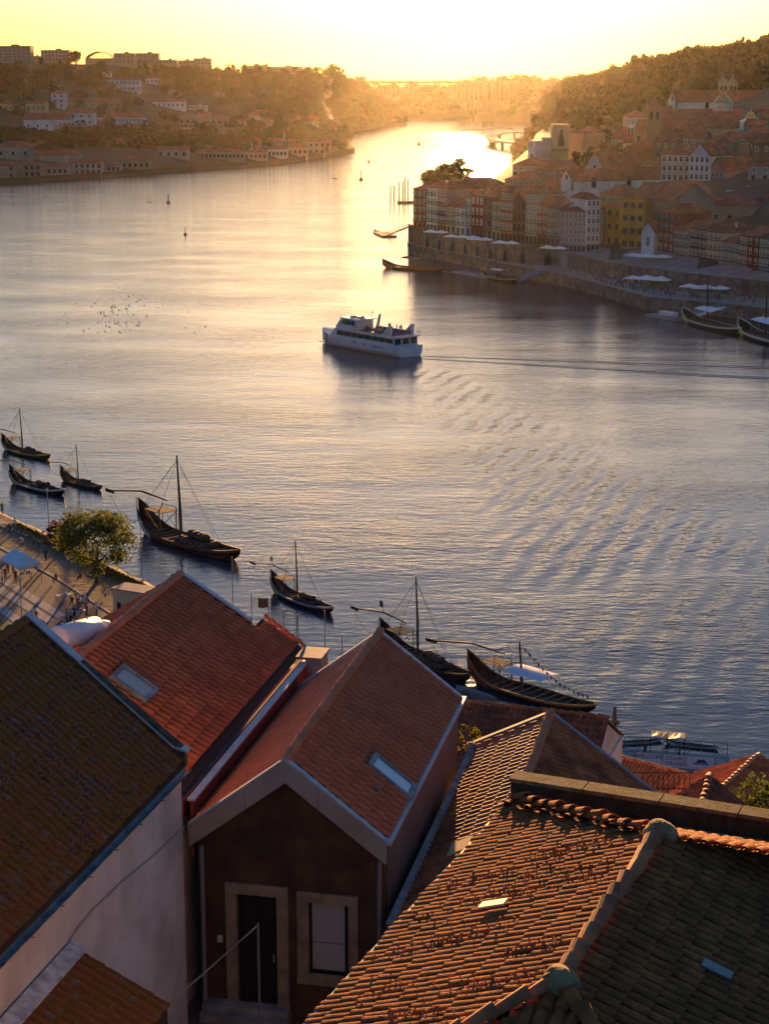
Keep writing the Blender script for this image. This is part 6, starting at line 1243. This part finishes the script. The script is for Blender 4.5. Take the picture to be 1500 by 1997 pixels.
# ---------------------------------------------------------------- woods
def clump(seed, nl=70):
    r = np.random.default_rng(seed); V = []; F = []; k = 0
    for _ in range(9):
        d = r.normal(size=3); d /= np.linalg.norm(d); c = d * np.array([.55, .55, .5]) * r.uniform(.3, 1); cr = r.uniform(.28, .5)
        for _ in range(nl // 9 + 1):
            e = r.normal(size=3); e /= np.linalg.norm(e); p = c + e * cr; a = r.normal(size=3); a /= np.linalg.norm(a); b = np.cross(a, e); b /= np.linalg.norm(b) + 1e-9; s = r.uniform(.13, .26)
            V += [p - a * s, p + b * s * .7, p + a * s, p - b * s * .7]; F.append((k, k + 1, k + 2, k + 3)); k += 4
    return np.array(V), np.array(F)
CL = [clump(i) for i in range(6)]; CLT = [clump(20 + i, 260) for i in range(4)]
def woods(name, spots, mats_):
    Vs = []; Fs = []; Ms = []; k = 0
    for x, y, z, s, hh in spots:
        V, F = CL[random.randrange(6)]; g = random.uniform(0, 6.28); c, s_ = math.cos(g), math.sin(g); W_ = V * [s, s, hh]; W_ = np.stack([W_[:, 0] * c - W_[:, 1] * s_, W_[:, 0] * s_ + W_[:, 1] * c, W_[:, 2]], 1) + [x, y, z + hh * .75]
        Vs.append(W_); Fs.append(F + k); Ms += [random.randrange(len(mats_))] * len(F); k += len(V)
    me = bpy.data.meshes.new(name); me.from_pydata(np.concatenate(Vs).tolist(), [], np.concatenate(Fs).tolist())
    for m in mats_: me.materials.append(m)
    me.polygons.foreach_set('material_index', Ms); me.update(); return kind(link(name, me), 'stuff')
WM = [leafm('wood_leaf_dark', (.035, .042, .016), .35, .12), leafm('wood_leaf_mid', (.05, .05, .018), .35, .12), leafm('wood_leaf_brown', (.055, .042, .02), .35, .12)]
sp = []
for _ in range(900):
    px = random.uniform(-120, 680); py = random.choice((random.uniform(140, 215), random.uniform(140, 215), random.uniform(255, 290), random.uniform(215, 300)))
    if px < 440 and 186 < py < 262 and random.random() < .72: continue
    if px < 320 and 150 < py < 186 and random.random() < .45: continue
    Y = bankY(px, py); z = zat(py, Y); s = random.uniform(5, 9); sp.append((xfor(px, Y, z), Y, z - 1, s, s * random.uniform(.7, 1.0)))
for _ in range(120):
    px = random.uniform(300, 640); Y = bankY(px, 150) + random.uniform(-60, 20); py = np.interp(px, [300, 400, 480, 560, 640], [142, 150, 150, 154, 182]); z = zat(py, Y); sp.append((xfor(px, Y, z), Y, z - 3, 8, 7))
woods('woodland_north_west', sp, WM)
sp = []
for _ in range(420):
    px = random.uniform(545, 788); sh_ = np.interp(px, [540, 600, 660, 710, 745, 775, 792], [276, 270, 263, 255, 248, 243, 240]); cr = np.interp(px, [540, 600, 660, 710, 745, 775, 792], [150, 152, 158, 172, 200, 224, 238]); d = np.interp(px, [540, 600, 660, 710, 745, 775, 792], [600, 560, 480, 380, 260, 120, 30]); q = random.random() ** .8; Y = Yat(sh_, 0) + d * q
    z0 = 4 + (zat(cr, Yat(sh_, 0) + d) - 4) * (q / .35 * .55 if q < .35 else .55 + (q - .35) / .65 * .45); s = random.uniform(8, 15); sp.append((xfor(px, Y, z0), Y, z0 - 2, s, s * .8))
for _ in range(330):
    px = random.uniform(640, 1130); sh_ = np.interp(px, [620, 740, 830, 900, 960, 1020, 1120], [236, 233.5, 232.5, 234, 237, 240, 246]); cr = np.interp(px, [620, 740, 830, 900, 960, 1020, 1120], [166, 168, 170, 168, 160, 158, 156]); d = np.interp(px, [620, 1020, 1120], [420, 400, 300]); q = random.random(); Y = Yat(sh_, 0) + d * q + 30; z0 = 4 + (zat(cr, Yat(sh_, 0) + d) - 4) * min(1, (q / .35 * .55 if q < .35 else .55 + (q - .35) / .65 * .45)); s = random.uniform(12, 22)
    if 740 < px < 900 and q > .8: s *= .6
    sp.append((xfor(px, Y, z0), Y, z0 - 3, s, s * .7))
woods('woodland_far_shore', sp, WM)
sp = []
for _ in range(900):
    px = random.uniform(1010, 1560); lo = np.interp(px, [1010, 1100, 1200, 1300, 1500], [1500, 1000, 900, 880, 860]); hi = np.interp(px, [1010, 1100, 1200, 1300, 1500], [1640, 2000, 1600, 1400, 1230]); Y = random.uniform(lo, hi); x = xfor(px, Y, 50); z = rbz(x, Y); s = random.uniform(6, 11); sp.append((x, Y, z - 1.5, s, s * .9))
for _ in range(60):
    px = random.uniform(1120, 1240); Y = random.uniform(720, 900); x = xfor(px, Y, 30); z = rbz(x, Y); s = random.uniform(2.5, 4.5); sp.append((x, Y, z - 1, s, s))
woods('woodland_north_bank', sp, WM)
# individual trees that stand out
def far_tree(label, px, py_base, py_top, wpx, Y, seed, group=None, umbrella=False):
    p = at(px, py_base, Y=Y); H_ = (py_base - py_top) * Y / FPX; r_ = wpx / 2 * Y / FPX; V, F = CLT[seed % 4]; me = bpy.data.meshes.new('crown'); fl = .32 if umbrella else .5
    g = seed * 1.3; c, s_ = math.cos(g), math.sin(g); V = np.stack([V[:, 0] * c - V[:, 1] * s_, V[:, 0] * s_ + V[:, 1] * c, V[:, 2]], 1)
    me.from_pydata((V * [r_, r_, H_ * fl * .9] + [0, 0, H_ * (1 - fl * .95)]).tolist(), [], F.tolist()); me.materials.append(WM[seed % 2]); t = thing('tree', label, 'tree', tuple(p), group=group); link('crown', me, t); k = MB(); k.tube([(0, 0, -3), (.3, 0, H_ * .5), (0, 0, H_ * .8)], [r_ * .12, r_ * .09, r_ * .05], 6); k.build('trunk', M_BARK, t)
crest = lambda px: LB[min(LB, key=lambda k_: abs(k_ - px))][-1][1]
for i, (px, pb, pt, w, lab) in enumerate(((148, 132, 94, 34, 'big dark round tree before the crest flats'), (80, 130, 108, 14, 'dark conical cypress clump on the crest'), (118, 130, 116, 16, 'small round tree beside the big dark one'), (133, 130, 110, 18, 'bushy tree touching the big dark one'), (197, 140, 115, 22, 'round tree in front of the arched hall'), (38, 130, 117, 20, 'low round tree under the tall slab block'), (478, 150, 120, 12, 'pointed conifer at the end of the hazy block'), (664, 176, 147, 30, 'round tree crown before the bridge towers'), (620, 165, 140, 18, 'dark tree beside the small square tower'))):
    far_tree(lab, px, pb, pt, w, crest(px) - 20, i)
for i, (px, pb, pt, w, Y, lab, um) in enumerate(((1240, 150, 104, 26, 1320, 'umbrella pine with flat layered crown on the wooded ridge', True), (1288, 150, 100, 28, 1280, 'taller umbrella pine rising from the wooded ridge', True), (1356, 140, 97, 22, 1250, 'layered cedar on the ridge between pines and big tree', True), (1425, 145, 94, 30, 1200, 'rounded ridge tree left of the great dark one', False), (1494, 150, 80, 44, 1150, 'great dark tree crowning the ridge end', False), (1330, 145, 103, 32, 1260, 'broad ridge tree beside the layered cedar', False), (1195, 160, 118, 30, 1420, 'bushy ridge tree where the wood begins to rise', False))):
    far_tree(lab, px, pb, pt, w, Y, i + 20, umbrella=um)
for px, pb, pt, wp, lab, sd_ in ((846, 374, 330, 46, 'rounded dark riverside tree at the corner of the row houses', 61), (872, 372, 318, 50, 'dark leafy riverside tree between two others before the bright water', 62), (900, 356, 307, 50, 'leaning riverside tree reaching furthest over the bright water', 63)):
    p = at(px, pb, Y=745); r_ = wp / 2 * 745 / FPX; H_ = (pb - pt) * 745 / FPX; t = thing('tree', lab, 'tree', tuple(p)); link('trunk', trunk_mesh(H_ * .5, .4, 6, sd_, r_ * .8), t, (0, 0, -2)); link('crown', crown_mesh('crown', r_ * 1.0, H_ * .46, 90, 40, .8, M_LEAF3, sd_), t, (0, 0, H_ * .5))
# ================================================================ PEOPLE
def person_mesh(pose, seed):
    r = random.Random(seed); J = {'pel': (0, 0, .95), 'ch': (0, .02, 1.32), 'nk': (0, .02, 1.50), 'hd': (0, -.02, 1.66), 'ht': (0, -.01, 1.78)}
    if pose == 'sit':
        J = {k: (v[0], v[1], v[2] - .50) for k, v in J.items()}; legs = [((s * .09, -.02, .45), (s * .13, -.42, .50), (s * .13, -.40, .06), (s * .13, -.54, .03)) for s in (-1, 1)]; arms = [((s * .19, .02, .93), (s * .25, -.08, .66), (s * .16, -.30, .58), (s * .14, -.37, .57)) for s in (-1, 1)]
    else:
        st = .22 if pose == 'walk' else .03; legs = [((s * .09, 0, .90), (s * .10, -s * st * .5, .50), (s * .10, s * st * .3 if pose == 'walk' else 0, .08), (s * .11, s * st * .3 - .14, .03)) for s in (-1, 1)]
        arms = [((s * .19, .02, 1.43), (s * .26, s * st * .4, 1.16), (s * .24, -.10 + s * st * .6, .92), (s * .24, -.14 + s * st * .6, .84)) for s in (-1, 1)]
    V = list(J.values()); E = [(0, 1), (1, 2), (2, 3), (3, 4)]; Rr = [(.15, .11), (.17, .11), (.055, .055), (.095, .11), (.06, .07)]
    for L_ in legs: i = len(V); V += L_; E += [(0, i), (i, i + 1), (i + 1, i + 2), (i + 2, i + 3)]; Rr += [(.09, .10), (.065, .07), (.045, .045), (.04, .035)]
    for A in arms: i = len(V); V += A; E += [(1, i), (i, i + 1), (i + 1, i + 2), (i + 2, i + 3)]; Rr += [(.06, .06), (.045, .045), (.035, .035), (.035, .02)]
    me = bpy.data.meshes.new('person'); me.from_pydata(V, E, []); o = bpy.data.objects.new('person_tmp', me); COL.objects.link(o); md = o.modifiers.new('s', 'SKIN'); 
    for i, (a, b) in enumerate(Rr): me.skin_vertices[0].data[i].radius = (a, b)
    me.skin_vertices[0].data[0].use_root = True; o.modifiers.new('u', 'SUBSURF').levels = 1; dg = bpy.context.evaluated_depsgraph_get(); out = bpy.data.meshes.new_from_object(o.evaluated_get(dg)); bpy.data.objects.remove(o); out.name = 'person'
    return out, (J['nk'][2], J['pel'][2], J['hd'][2])
SHIRTS = [(.05, .05, .07), (.45, .42, .40), (.30, .05, .04), (.10, .14, .28), (.35, .25, .12), (.16, .10, .08), (.6, .55, .5), (.25, .28, .2)]; PANTS = [(.03, .035, .06), (.08, .06, .05), (.2, .17, .13), (.02, .02, .02)]
M_SKIN = mat('skin', (.42, .24, .16), .6); M_HAIR = mat('hair_dark', (.02, .014, .01), .6)
PM = {}
def people_mesh(pose, ci):
    if (pose, ci) in PM: return PM[(pose, ci)]
    if pose not in PM: PM[pose] = person_mesh(pose, 1)
    src, (nk, pel, hd) = PM[pose]; me = src.copy(); me.materials.clear()
    for m in (mat('shirt_%d' % (ci % 8), SHIRTS[ci % 8], .85), mat('trousers_%d' % (ci % 4), PANTS[ci % 4], .85), M_SKIN, M_HAIR): me.materials.append(m)
    for p in me.polygons:
        c = p.center; z = c[2]; i = 0
        if z > hd + .04 or (z > hd - .07 and c[1] > .015): i = 3
        elif z > nk - .02: i = 2
        elif z < pel - .0 and abs(c[0]) < .22 and not (pose != 'sit' and abs(c[0]) > .2): i = 1
        if pose != 'sit' and abs(c[0]) > .2 and z < 1.12: i = 2
        if z < .06: i = 3
        p.material_index = i; p.use_smooth = True
    PM[(pose, ci)] = me; return me
def person(px, py, z, pose, ci, label, group=None, rz=None, Y=None):
    p = at(px, py, z=z); o = link('person', people_mesh(pose, ci), None, (p[0], p[1], z), random.uniform(0, 6.28) if rz is None else rz, (random.uniform(.95, 1.03),) * 3); tag(o, label, 'person', group); return o
SC = ['black', 'pale', 'red', 'blue', 'tan', 'brown', 'white', 'olive']
near = [(4, 1003, 'stand', 4, 'person in tan top standing on the shore path'), (29, 1034, 'walk', 6, 'person in white top walking along the shore path'), (19, 1039, 'sit', 0, 'person in black sitting at the path edge'), (49, 1046, 'sit', 5, 'person in brown sitting on the kerb by the embankment'), (38, 1063, 'sit', 2, 'person in red sitting on the dark planter side'), (43, 1064, 'sit', 6, 'person in white sitting beside the one in red'), (89, 1096, 'walk', 0, 'person in black walking below the purple tree'), (109, 1136, 'sit', 5, 'person in brown sitting on the kerb line'), (4, 1143, 'stand', 6, 'person in white standing left of the tent'), (10, 1133, 'stand', 2, 'person in red standing at the tent corner'), (30, 1138, 'stand', 0, 'person in black standing before the stall table'), (62, 1221, 'walk', 2, 'person in red walking on the pale paving'), (70, 1218, 'walk', 2, 'second red-topped walker beside the lamp post'), (130, 1218, 'stand', 4, 'person in tan standing behind the water tank'), (137, 1216, 'stand', 1, 'person in pale top by the trestle table'), (145, 1211, 'stand', 0, 'person in black by the trestle table'), (169, 1204, 'stand', 5, 'person in brown leaning over the trestle table'), (188, 1204, 'stand', 6, 'person in white alone near the kiosk'), (140, 1180, 'sit', 0, 'person in black seated at the small table'), (150, 1183, 'sit', 2, 'person in red seated at the small table'), (163, 1182, 'sit', 6, 'person in white seated at the small table'), (171, 1183, 'sit', 3, 'person in blue seated at the small table'), (147, 1172, 'sit', 4, 'person in tan seated behind the small table'), (204, 1158, 'sit', 4, 'person in tan seated under the big tree'), (211, 1164, 'sit', 1, 'person in pale top seated under the big tree'), (229, 1170, 'sit', 0, 'person in black sitting near the kiosk'), (157, 1133, 'sit', 2, 'person in red sitting at the big tree trunk'), (15, 1120, 'stand', 5, 'person in brown under the white tent'), (25, 1117, 'stand', 1, 'person in pale top under the white tent')]
for px, py, pose, ci, lab in near: person(px, py, 3.06, pose, ci, lab, rz=None)
for i in range(150):
    px = random.triangular(1090, 1500, 1240); ci = random.randrange(8); q = random.random(); Y0, ys = RQ[min(RQ, key=lambda k_: abs(k_ - px))]; Y0 = np.interp(px, sorted(RQ), [RQ[k_][0] for k_ in sorted(RQ)]); ys = np.interp(px, sorted(RQ), [RQ[k_][1] for k_ in sorted(RQ)]); Y = Y0 + 3 + (min(ys, Y0 + 55) - Y0 - 5) * q
    if Y > ys - 2: Y = ys - 2
    o = link('person', people_mesh(random.choice(('stand', 'walk', 'stand', 'sit')), ci), None, (xfor(px, Y, 4), Y, 3.6), random.uniform(0, 6.28)); tag(o, 'person in %s clothing in the far quay crowd' % SC[ci], 'person', 'crowd on the far quay, %s clothing' % SC[ci])
fb = [q for q in bpy.data.objects if q.name.startswith('river_ferry')][0]; fs_, fr_ = fb.scale[0], fb.rotation_euler[2]
for i in range(14):
    x, y = random.uniform(-13.3, -.5), random.choice((-2.9, 2.9, 0.0, -3.1, 3.1)) + random.uniform(-.2, .2); ci = i % 8
    o = link('person', people_mesh('stand', ci), None, (fb.location[0] + fs_ * (x * math.cos(fr_) - y * math.sin(fr_)), fb.location[1] + fs_ * (x * math.sin(fr_) + y * math.cos(fr_)), 4.5 * fs_), random.uniform(0, 6.28)); tag(o, 'passenger in %s clothing standing on the ferry upper deck' % SC[ci], 'person', 'passengers on the ferry deck, %s clothing' % SC[ci])
# ---------------------------------------------------------------- parasols, stalls on the far quay
def quay_Y(px, q): ks_ = sorted(RQ); return float(np.interp(px, ks_, [RQ[k_][0] for k_ in ks_])) * (1 - q) + float(np.interp(px, ks_, [RQ[k_][1] for k_ in ks_])) * q
M_CANVAS = mat('white_canvas', (.72, .70, .72), .8)
for i, (px, py, z, n, w, d) in enumerate(((1236, 497, 8.0, 2, 5, 4), (1262, 498, 8.0, 2, 5, 4), (1283, 530, 3.6, 2, 4.4, 4), (1318, 533, 3.6, 3, 4.4, 4), (1235, 541, 3.6, 3, 4.4, 4), (1262, 540, 3.6, 2, 4.4, 4), (1345, 557, 3.6, 3, 4.4, 4), (1368, 560, 3.6, 1, 4, 4), (840, 451, 10, 2, 4, 3), (880, 460, 10, 3, 4, 3), (925, 465, 10, 2, 4, 3), (975, 472, 10, 2, 4, 3), (1068, 482, 9.5, 2, 4, 3))):
    p0 = at(px, py, z=z + 2.6)
    for j in range(n):
        t = thing('parasol', 'square white cafe parasol on the far quay', 'parasol', (p0[0] + j * (w + .3) * .8, p0[1] - j * (w + .3) * .55, z), R(-30), 'square white cafe parasols on the far quay'); k = MB(); k.add([(-w / 2, -d / 2, 2.5), (w / 2, -d / 2, 2.5), (w / 2, d / 2, 2.5), (-w / 2, d / 2, 2.5), (0, 0, 3.2)], [(0, 1, 4), (1, 2, 4), (2, 3, 4), (3, 0, 4)])
        for a, b in ((0, 1), (1, 2), (2, 3), (3, 0)): c = [(-w / 2, -d / 2), (w / 2, -d / 2), (w / 2, d / 2), (-w / 2, d / 2)]; k.add([(*c[a], 2.5), (*c[b], 2.5), (*c[b], 2.28), (*c[a], 2.28)], [(0, 1, 2, 3)])
        k.build('canopy', M_CANVAS, t); k = MB(); k.tube([(0, 0, 0), (0, 0, 3.1)], .06, 5); k.build('pole', M_PIPE, t)
# ---------------------------------------------------------------- far-bank boats, pontoons, river traffic
rabelo('broad red-striped boat moored under the rampart end', (750, 522), (862, 531), P_RED, P_RED, casks=False, platform=False, oar=False, mast_h=7, canopy=WC['brown'], simple=True)
rabelo('small dark boat with pale stripe tucked beside the red-striped boat', (866, 532), (890, 534), P_WHITE, P_RED, casks=False, platform=False, oar=False, mast_h=0, simple=True)
rabelo('white-awning tour boat with yellow stripe by the rampart', (942, 540), (1006, 551), P_YEL, P_WHITE, casks=False, platform=False, oar=False, mast_h=6, canopy=M_CANVAS, simple=True)
rabelo('yellow-sterned tour rabelo with twin white awnings at the far quay', (1336, 625), (1440, 652), P_WHITE, P_YEL, casks=False, platform=False, oar=False, mast_h=8, canopy=M_CANVAS, simple=True)
rabelo('tour rabelo with yellow prow moored past the gangway', (1446, 650), (1560, 684), P_WHITE, P_YEL, casks=False, platform=False, oar=False, mast_h=8, canopy=M_CANVAS, simple=True)
def pontoon(label, a, b, w, z=.5, rail=True, name='pontoon', hut=False, m=None):
    a, b = at(*a, z=z), at(*b, z=z); d = b - a; L = float(np.hypot(d[0], d[1])); t = thing(name, label, name.replace('_', ' '), tuple((a + b) / 2 - [0, 0, z]), math.atan2(d[1], d[0])); k = MB(); k.box((0, 0, z - .3), (L, w, .8)); k.build('deck', m or WC['grey'], t)
    if rail:
        for s in (-1, 1):
            k = MB(); k.tube([(-L / 2, s * w * .46, z + 1.1), (L / 2, s * w * .46, z + 1.1)], .05, 4)
            for x in np.linspace(-L / 2, L / 2, max(3, int(L / 2.2))): k.tube([(x, s * w * .46, z), (x, s * w * .46, z + 1.1)], .04, 4)
            k.build('railing', M_FLASH2, t)
    if hut: k = MB(); k.box((L * .1, 0, z + .9), (L * .45, w * .5, .9)); k.build('banner_fence', M_CANVAS, t)
    return t
pontoon('floating pontoon with white fence at the far quay', (1270, 612), (1328, 622), 4, hut=True); pontoon('long grey pontoon below the rampart arches', (892, 528), (960, 540), 4)
def gangway(label, a, za, b, zb, m): 
    a, b = at(*a, z=za), at(*b, z=zb); t = thing('gangway', label, 'gangway', tuple((a + b) / 2)); l = np.array(wloc(t)); d = b - a; s = np.array([-d[1], d[0], 0]); s = s / np.linalg.norm(s) * .9; k = MB(); k.slab([a - s - l, b - s - l, b + s - l, a + s - l], (0, 0, -.25)); k.build('ramp', m, t)
    for sg in (-1, 1):
        k = MB(); k.tube([a + s * sg - l + [0, 0, 1.1], b + s * sg - l + [0, 0, 1.1]], .06, 4); n = 9
        for i in range(n + 1): p = a + d * i / n + s * sg - l; k.tube([p, p + [0, 0, 1.1]], .05, 4)
        for i in range(n): p = a + d * i / n + s * sg - l; q = a + d * (i + 1) / n + s * sg - l; k.tube([p, q + [0, 0, 1.1]], .04, 4)
        k.build('truss', M_FLASH, t)
gangway('sloping white truss gangway beside the tour rabelo', (1350, 618), .8, (1436, 590), 3.6, WC['white']); gangway('blue gangway from the quay end to the moored boats', (1012, 547), .8, (1066, 527), 3.6, paint('gangway_blue', (.12, .16, .34)))
gangway('dark truss gangway down to the floating dock at the point', (758, 458), .9, (812, 436), 5.0, WC['brown']); pontoon('small dark floating dock at the foot of the truss gangway', (742, 452), (760, 460), 6, m=WC['brown'], rail=False)
rabelo('small dark launch tied to the floating dock', (730, 450), (741, 452), M_WOODD, M_WOODD, casks=False, platform=False, oar=False, mast_h=0, simple=True)
def piles(): 
    c = at(786, 396, z=0); t = thing('mooring_dolphin', 'cluster of tall dark mooring piles on a small raft', 'mooring piles', (c[0], c[1], 0)); k = MB(); k.box((1.5, 0, .5), (9, 4, 1.2)); k.build('raft', WC['brown'], t)
    for px, h in ((762, 9), (769, 9), (779, 11), (786, 11), (790, 13), (796, 12)): k = MB(); x = (px - 786) * c[1] / FPX; k.tube([(x, random.uniform(-1, 1), -1), (x, 0, h)], .38, 6); k.build('pile', WC['brown'], t)
piles()
def buoy(px, py, label, s=1.0, c=(.25, .08, .04)):
    p = at(px, py, z=0); t = thing('channel_buoy', label, 'buoy', (p[0], p[1], 0)); k = MB(); k.lathe([(.3 * s, -.3), (.9 * s, -.1), (.9 * s, .5 * s), (.3 * s, .8 * s), (.14 * s, 2.4 * s), (.1 * s, 3.0 * s)], n=8); k.build('float', paint('buoy', c), t); k = MB(); k.lathe([(.3 * s, 3.0 * s), (.34 * s, 3.4 * s), (.05, 3.8 * s)], n=6); k.build('topmark', M_DARK, t)
for px, py, lab, s in ((361, 458, 'slim channel buoy alone on the calm left water', .8), (328, 396, 'squat channel buoy near the far quay', 1.2), (704, 351, 'dark channel buoy in mid river near the launch', 1.5), (719, 316, 'small buoy before the second headland', 1.3), (817, 282, 'thin beacon buoy in the bright far reach', 2.0)): buoy(px, py, lab, s)
p = at(1199, 1408, z=0); t = thing('orange_buoy', 'orange cylindrical mooring buoy near the long old roof', 'buoy', (p[0], p[1], 0)); k = MB(); k.lathe([(.5, -.2), (.55, .1), (.2, .25), (.18, 1.5), (.05, 1.6)], n=8); k.build('float', paint('buoy_orange', (.55, .16, .05)), t)
for px, py, lab in ((652, 348, 'low dark launch in mid river beside the buoy'), (290, 394, 'tiny rowing boat beside the squat buoy'), (236, 330, 'white motor boat moored under the tan quayside house')): rabelo(lab, (px - 5, py), (px + 5, py + 1), P_WHITE, P_WHITE, casks=False, platform=False, oar=False, mast_h=0, simple=True)
# gulls resting on the water
gm = MB(); gm.lathe([(.02, -.26), (.10, -.14), (.13, 0), (.10, .14), (.03, .24)], (0, 0, .10), 7, ax='x'); gm.lathe([(.02, -.05), (.055, 0), (.02, .06)], (.24, 0, .24), 6); gm.box((-.3, 0, .13), (.16, .09, .03)); gme = gm.mesh('gull', mat('gull_feather', (.28, .26, .25), .8), True)
for i in range(85):
    px = random.choice((random.gauss(225, 38), random.gauss(240, 25), random.uniform(80, 420))); py = random.choice((random.gauss(602, 8), random.gauss(632, 6), random.uniform(560, 650))); p = at(px, py, z=0); o = link('gull', gme, None, (p[0], p[1], 0), random.uniform(0, 6.28), (.85, .85, .85)); tag(o, 'gull resting on the calm water among the flock', 'gull', 'gulls resting on the river')
# ---------------------------------------------------------------- welcome pier
def pier():
    a, b = at(1235, 1484, z=1.2), at(1395, 1496, z=1.2); d = b - a; L = float(np.hypot(d[0], d[1])); t = thing('cruise_pier', 'floating cruise pier with white WELCOME DOURO CRUISES banners on its railing', 'pier', tuple((a + b) / 2 - [0, 0, 1.2]), math.atan2(d[1], d[0])); k = MB(); k.box((0, 1.6, .5), (L + 2.5, 4.0, 1.0)); k.build('deck', WC['grey'], t)
    for y in (-.3, 3.5):
        k = MB(); k.tube([(-L / 2 - 1, y, 2.2), (L / 2 + 1, y, 2.2)], .04, 4); k.tube([(-L / 2 - 1, y, 1.6), (L / 2 + 1, y, 1.6)], .03, 4)
        for x in np.linspace(-L / 2 - 1, L / 2 + 1, 9): k.tube([(x, y, 1), (x, y, 2.2)], .035, 4)
        k.build('railing', M_FLASH2, t)
    ink = paint('banner_ink', (.06, .05, .2))
    for i, (txts, q) in enumerate(((('WELCOME',), -.30), (('DOURO', 'CRUISES'), .03), (('',), .33))):
        k = MB(); k.box((q * L, -.38, 1.62), (L * .31, .03, 1.15)); bo = k.build('banner', M_CANVAS, t)
        for j, tx in enumerate(txts):
            if not tx: continue
            cu = bpy.data.curves.new('lettering', 'FONT'); cu.body = tx; cu.size = .52; cu.align_x = 'CENTER'; cu.extrude = .01; cu.materials.append(ink); o = bpy.data.objects.new('lettering', cu); COL.objects.link(o); o.parent = bo; o.location = (q * L, -.41, 1.72 - j * .5); o.rotation_euler = (R(90), 0, 0)
        if i == 2: k = MB(); k.box((q * L, -.41, 1.55), (1.3, .02, .10)); k.add([(q * L - .5, -.41, 1.65), (q * L + .6, -.41, 1.65), (q * L + .3, -.41, 1.95), (q * L - .2, -.41, 1.95)], [(0, 1, 2, 3)]); k.build('boat_emblem', ink, bo)
    k = MB(); 
    for i in range(7): q = i / 6; k.v += [(-L * .30 + L * .42 * q, .9, 3.3 + .12 * math.sin(q * 9)), (-L * .30 + L * .42 * q, 3.3, 3.0)]
    for i in range(6): k.f.append([2 * i, 2 * i + 2, 2 * i + 3, 2 * i + 1]); k.m.append(0)
    k.build('dark_awning', M_DARK, t)
    for x in (-L * .3, -L * .09, L * .12): k = MB(); k.tube([(x, 1, 1), (x, 1, 3.3)], .04, 4); k.build('awning_post', M_DARK, t)
    for px, py, lab in ((1258, 1478, 'person in black waiting on the cruise pier'), (1325, 1482, 'person in brown waiting under the pier awning end')): person(px, py, 1.05, 'stand', 0 if 'black' in lab else 5, lab)
    c = at(1225, 1462, z=0); 
    for i, (s0, s1, lab) in enumerate((((1205, 1452), (1290, 1446), 'slim white boat lying behind the cruise pier'), ((1300, 1450), (1400, 1462), 'second slim white boat behind the pier awning'))): rabelo(lab, s0, s1, P_WHITE, P_WHITE, casks=False, platform=False, oar=False, mast_h=0, simple=True, hullm=WC['grey'])
pier()

# lettering as real meshes
dg_ = bpy.context.evaluated_depsgraph_get()
for o in [q for q in bpy.data.objects if q.type == 'FONT']:
    me = bpy.data.meshes.new_from_object(o.evaluated_get(dg_)); n_ = o.name; par, lo, ro = o.parent, o.location.copy(), o.rotation_euler.copy(); bpy.data.objects.remove(o); q = link(n_.split('.')[0], me, par, lo); q.rotation_euler = ro
# ================================================================ HAZE
hz = MB(); hz.box((0, 2600, 65), (5600, 5500, 134))
ho = hz.build('haze', []); kind(ho, 'stuff')
hm = bpy.data.materials.new('evening_haze'); hm.use_nodes = True; t = hm.node_tree
t.nodes.remove(t.nodes['Principled BSDF'])
pv = t.nodes.new('ShaderNodeVolumePrincipled'); pv.inputs['Color'].default_value = (0.92, 0.86, 0.70, 1)
pv.inputs['Density'].default_value = 0.0000034; pv.inputs['Anisotropy'].default_value = 0.87
t.links.new(pv.outputs[0], t.nodes['Material Output'].inputs['Volume'])
ho.data.materials.append(hm)
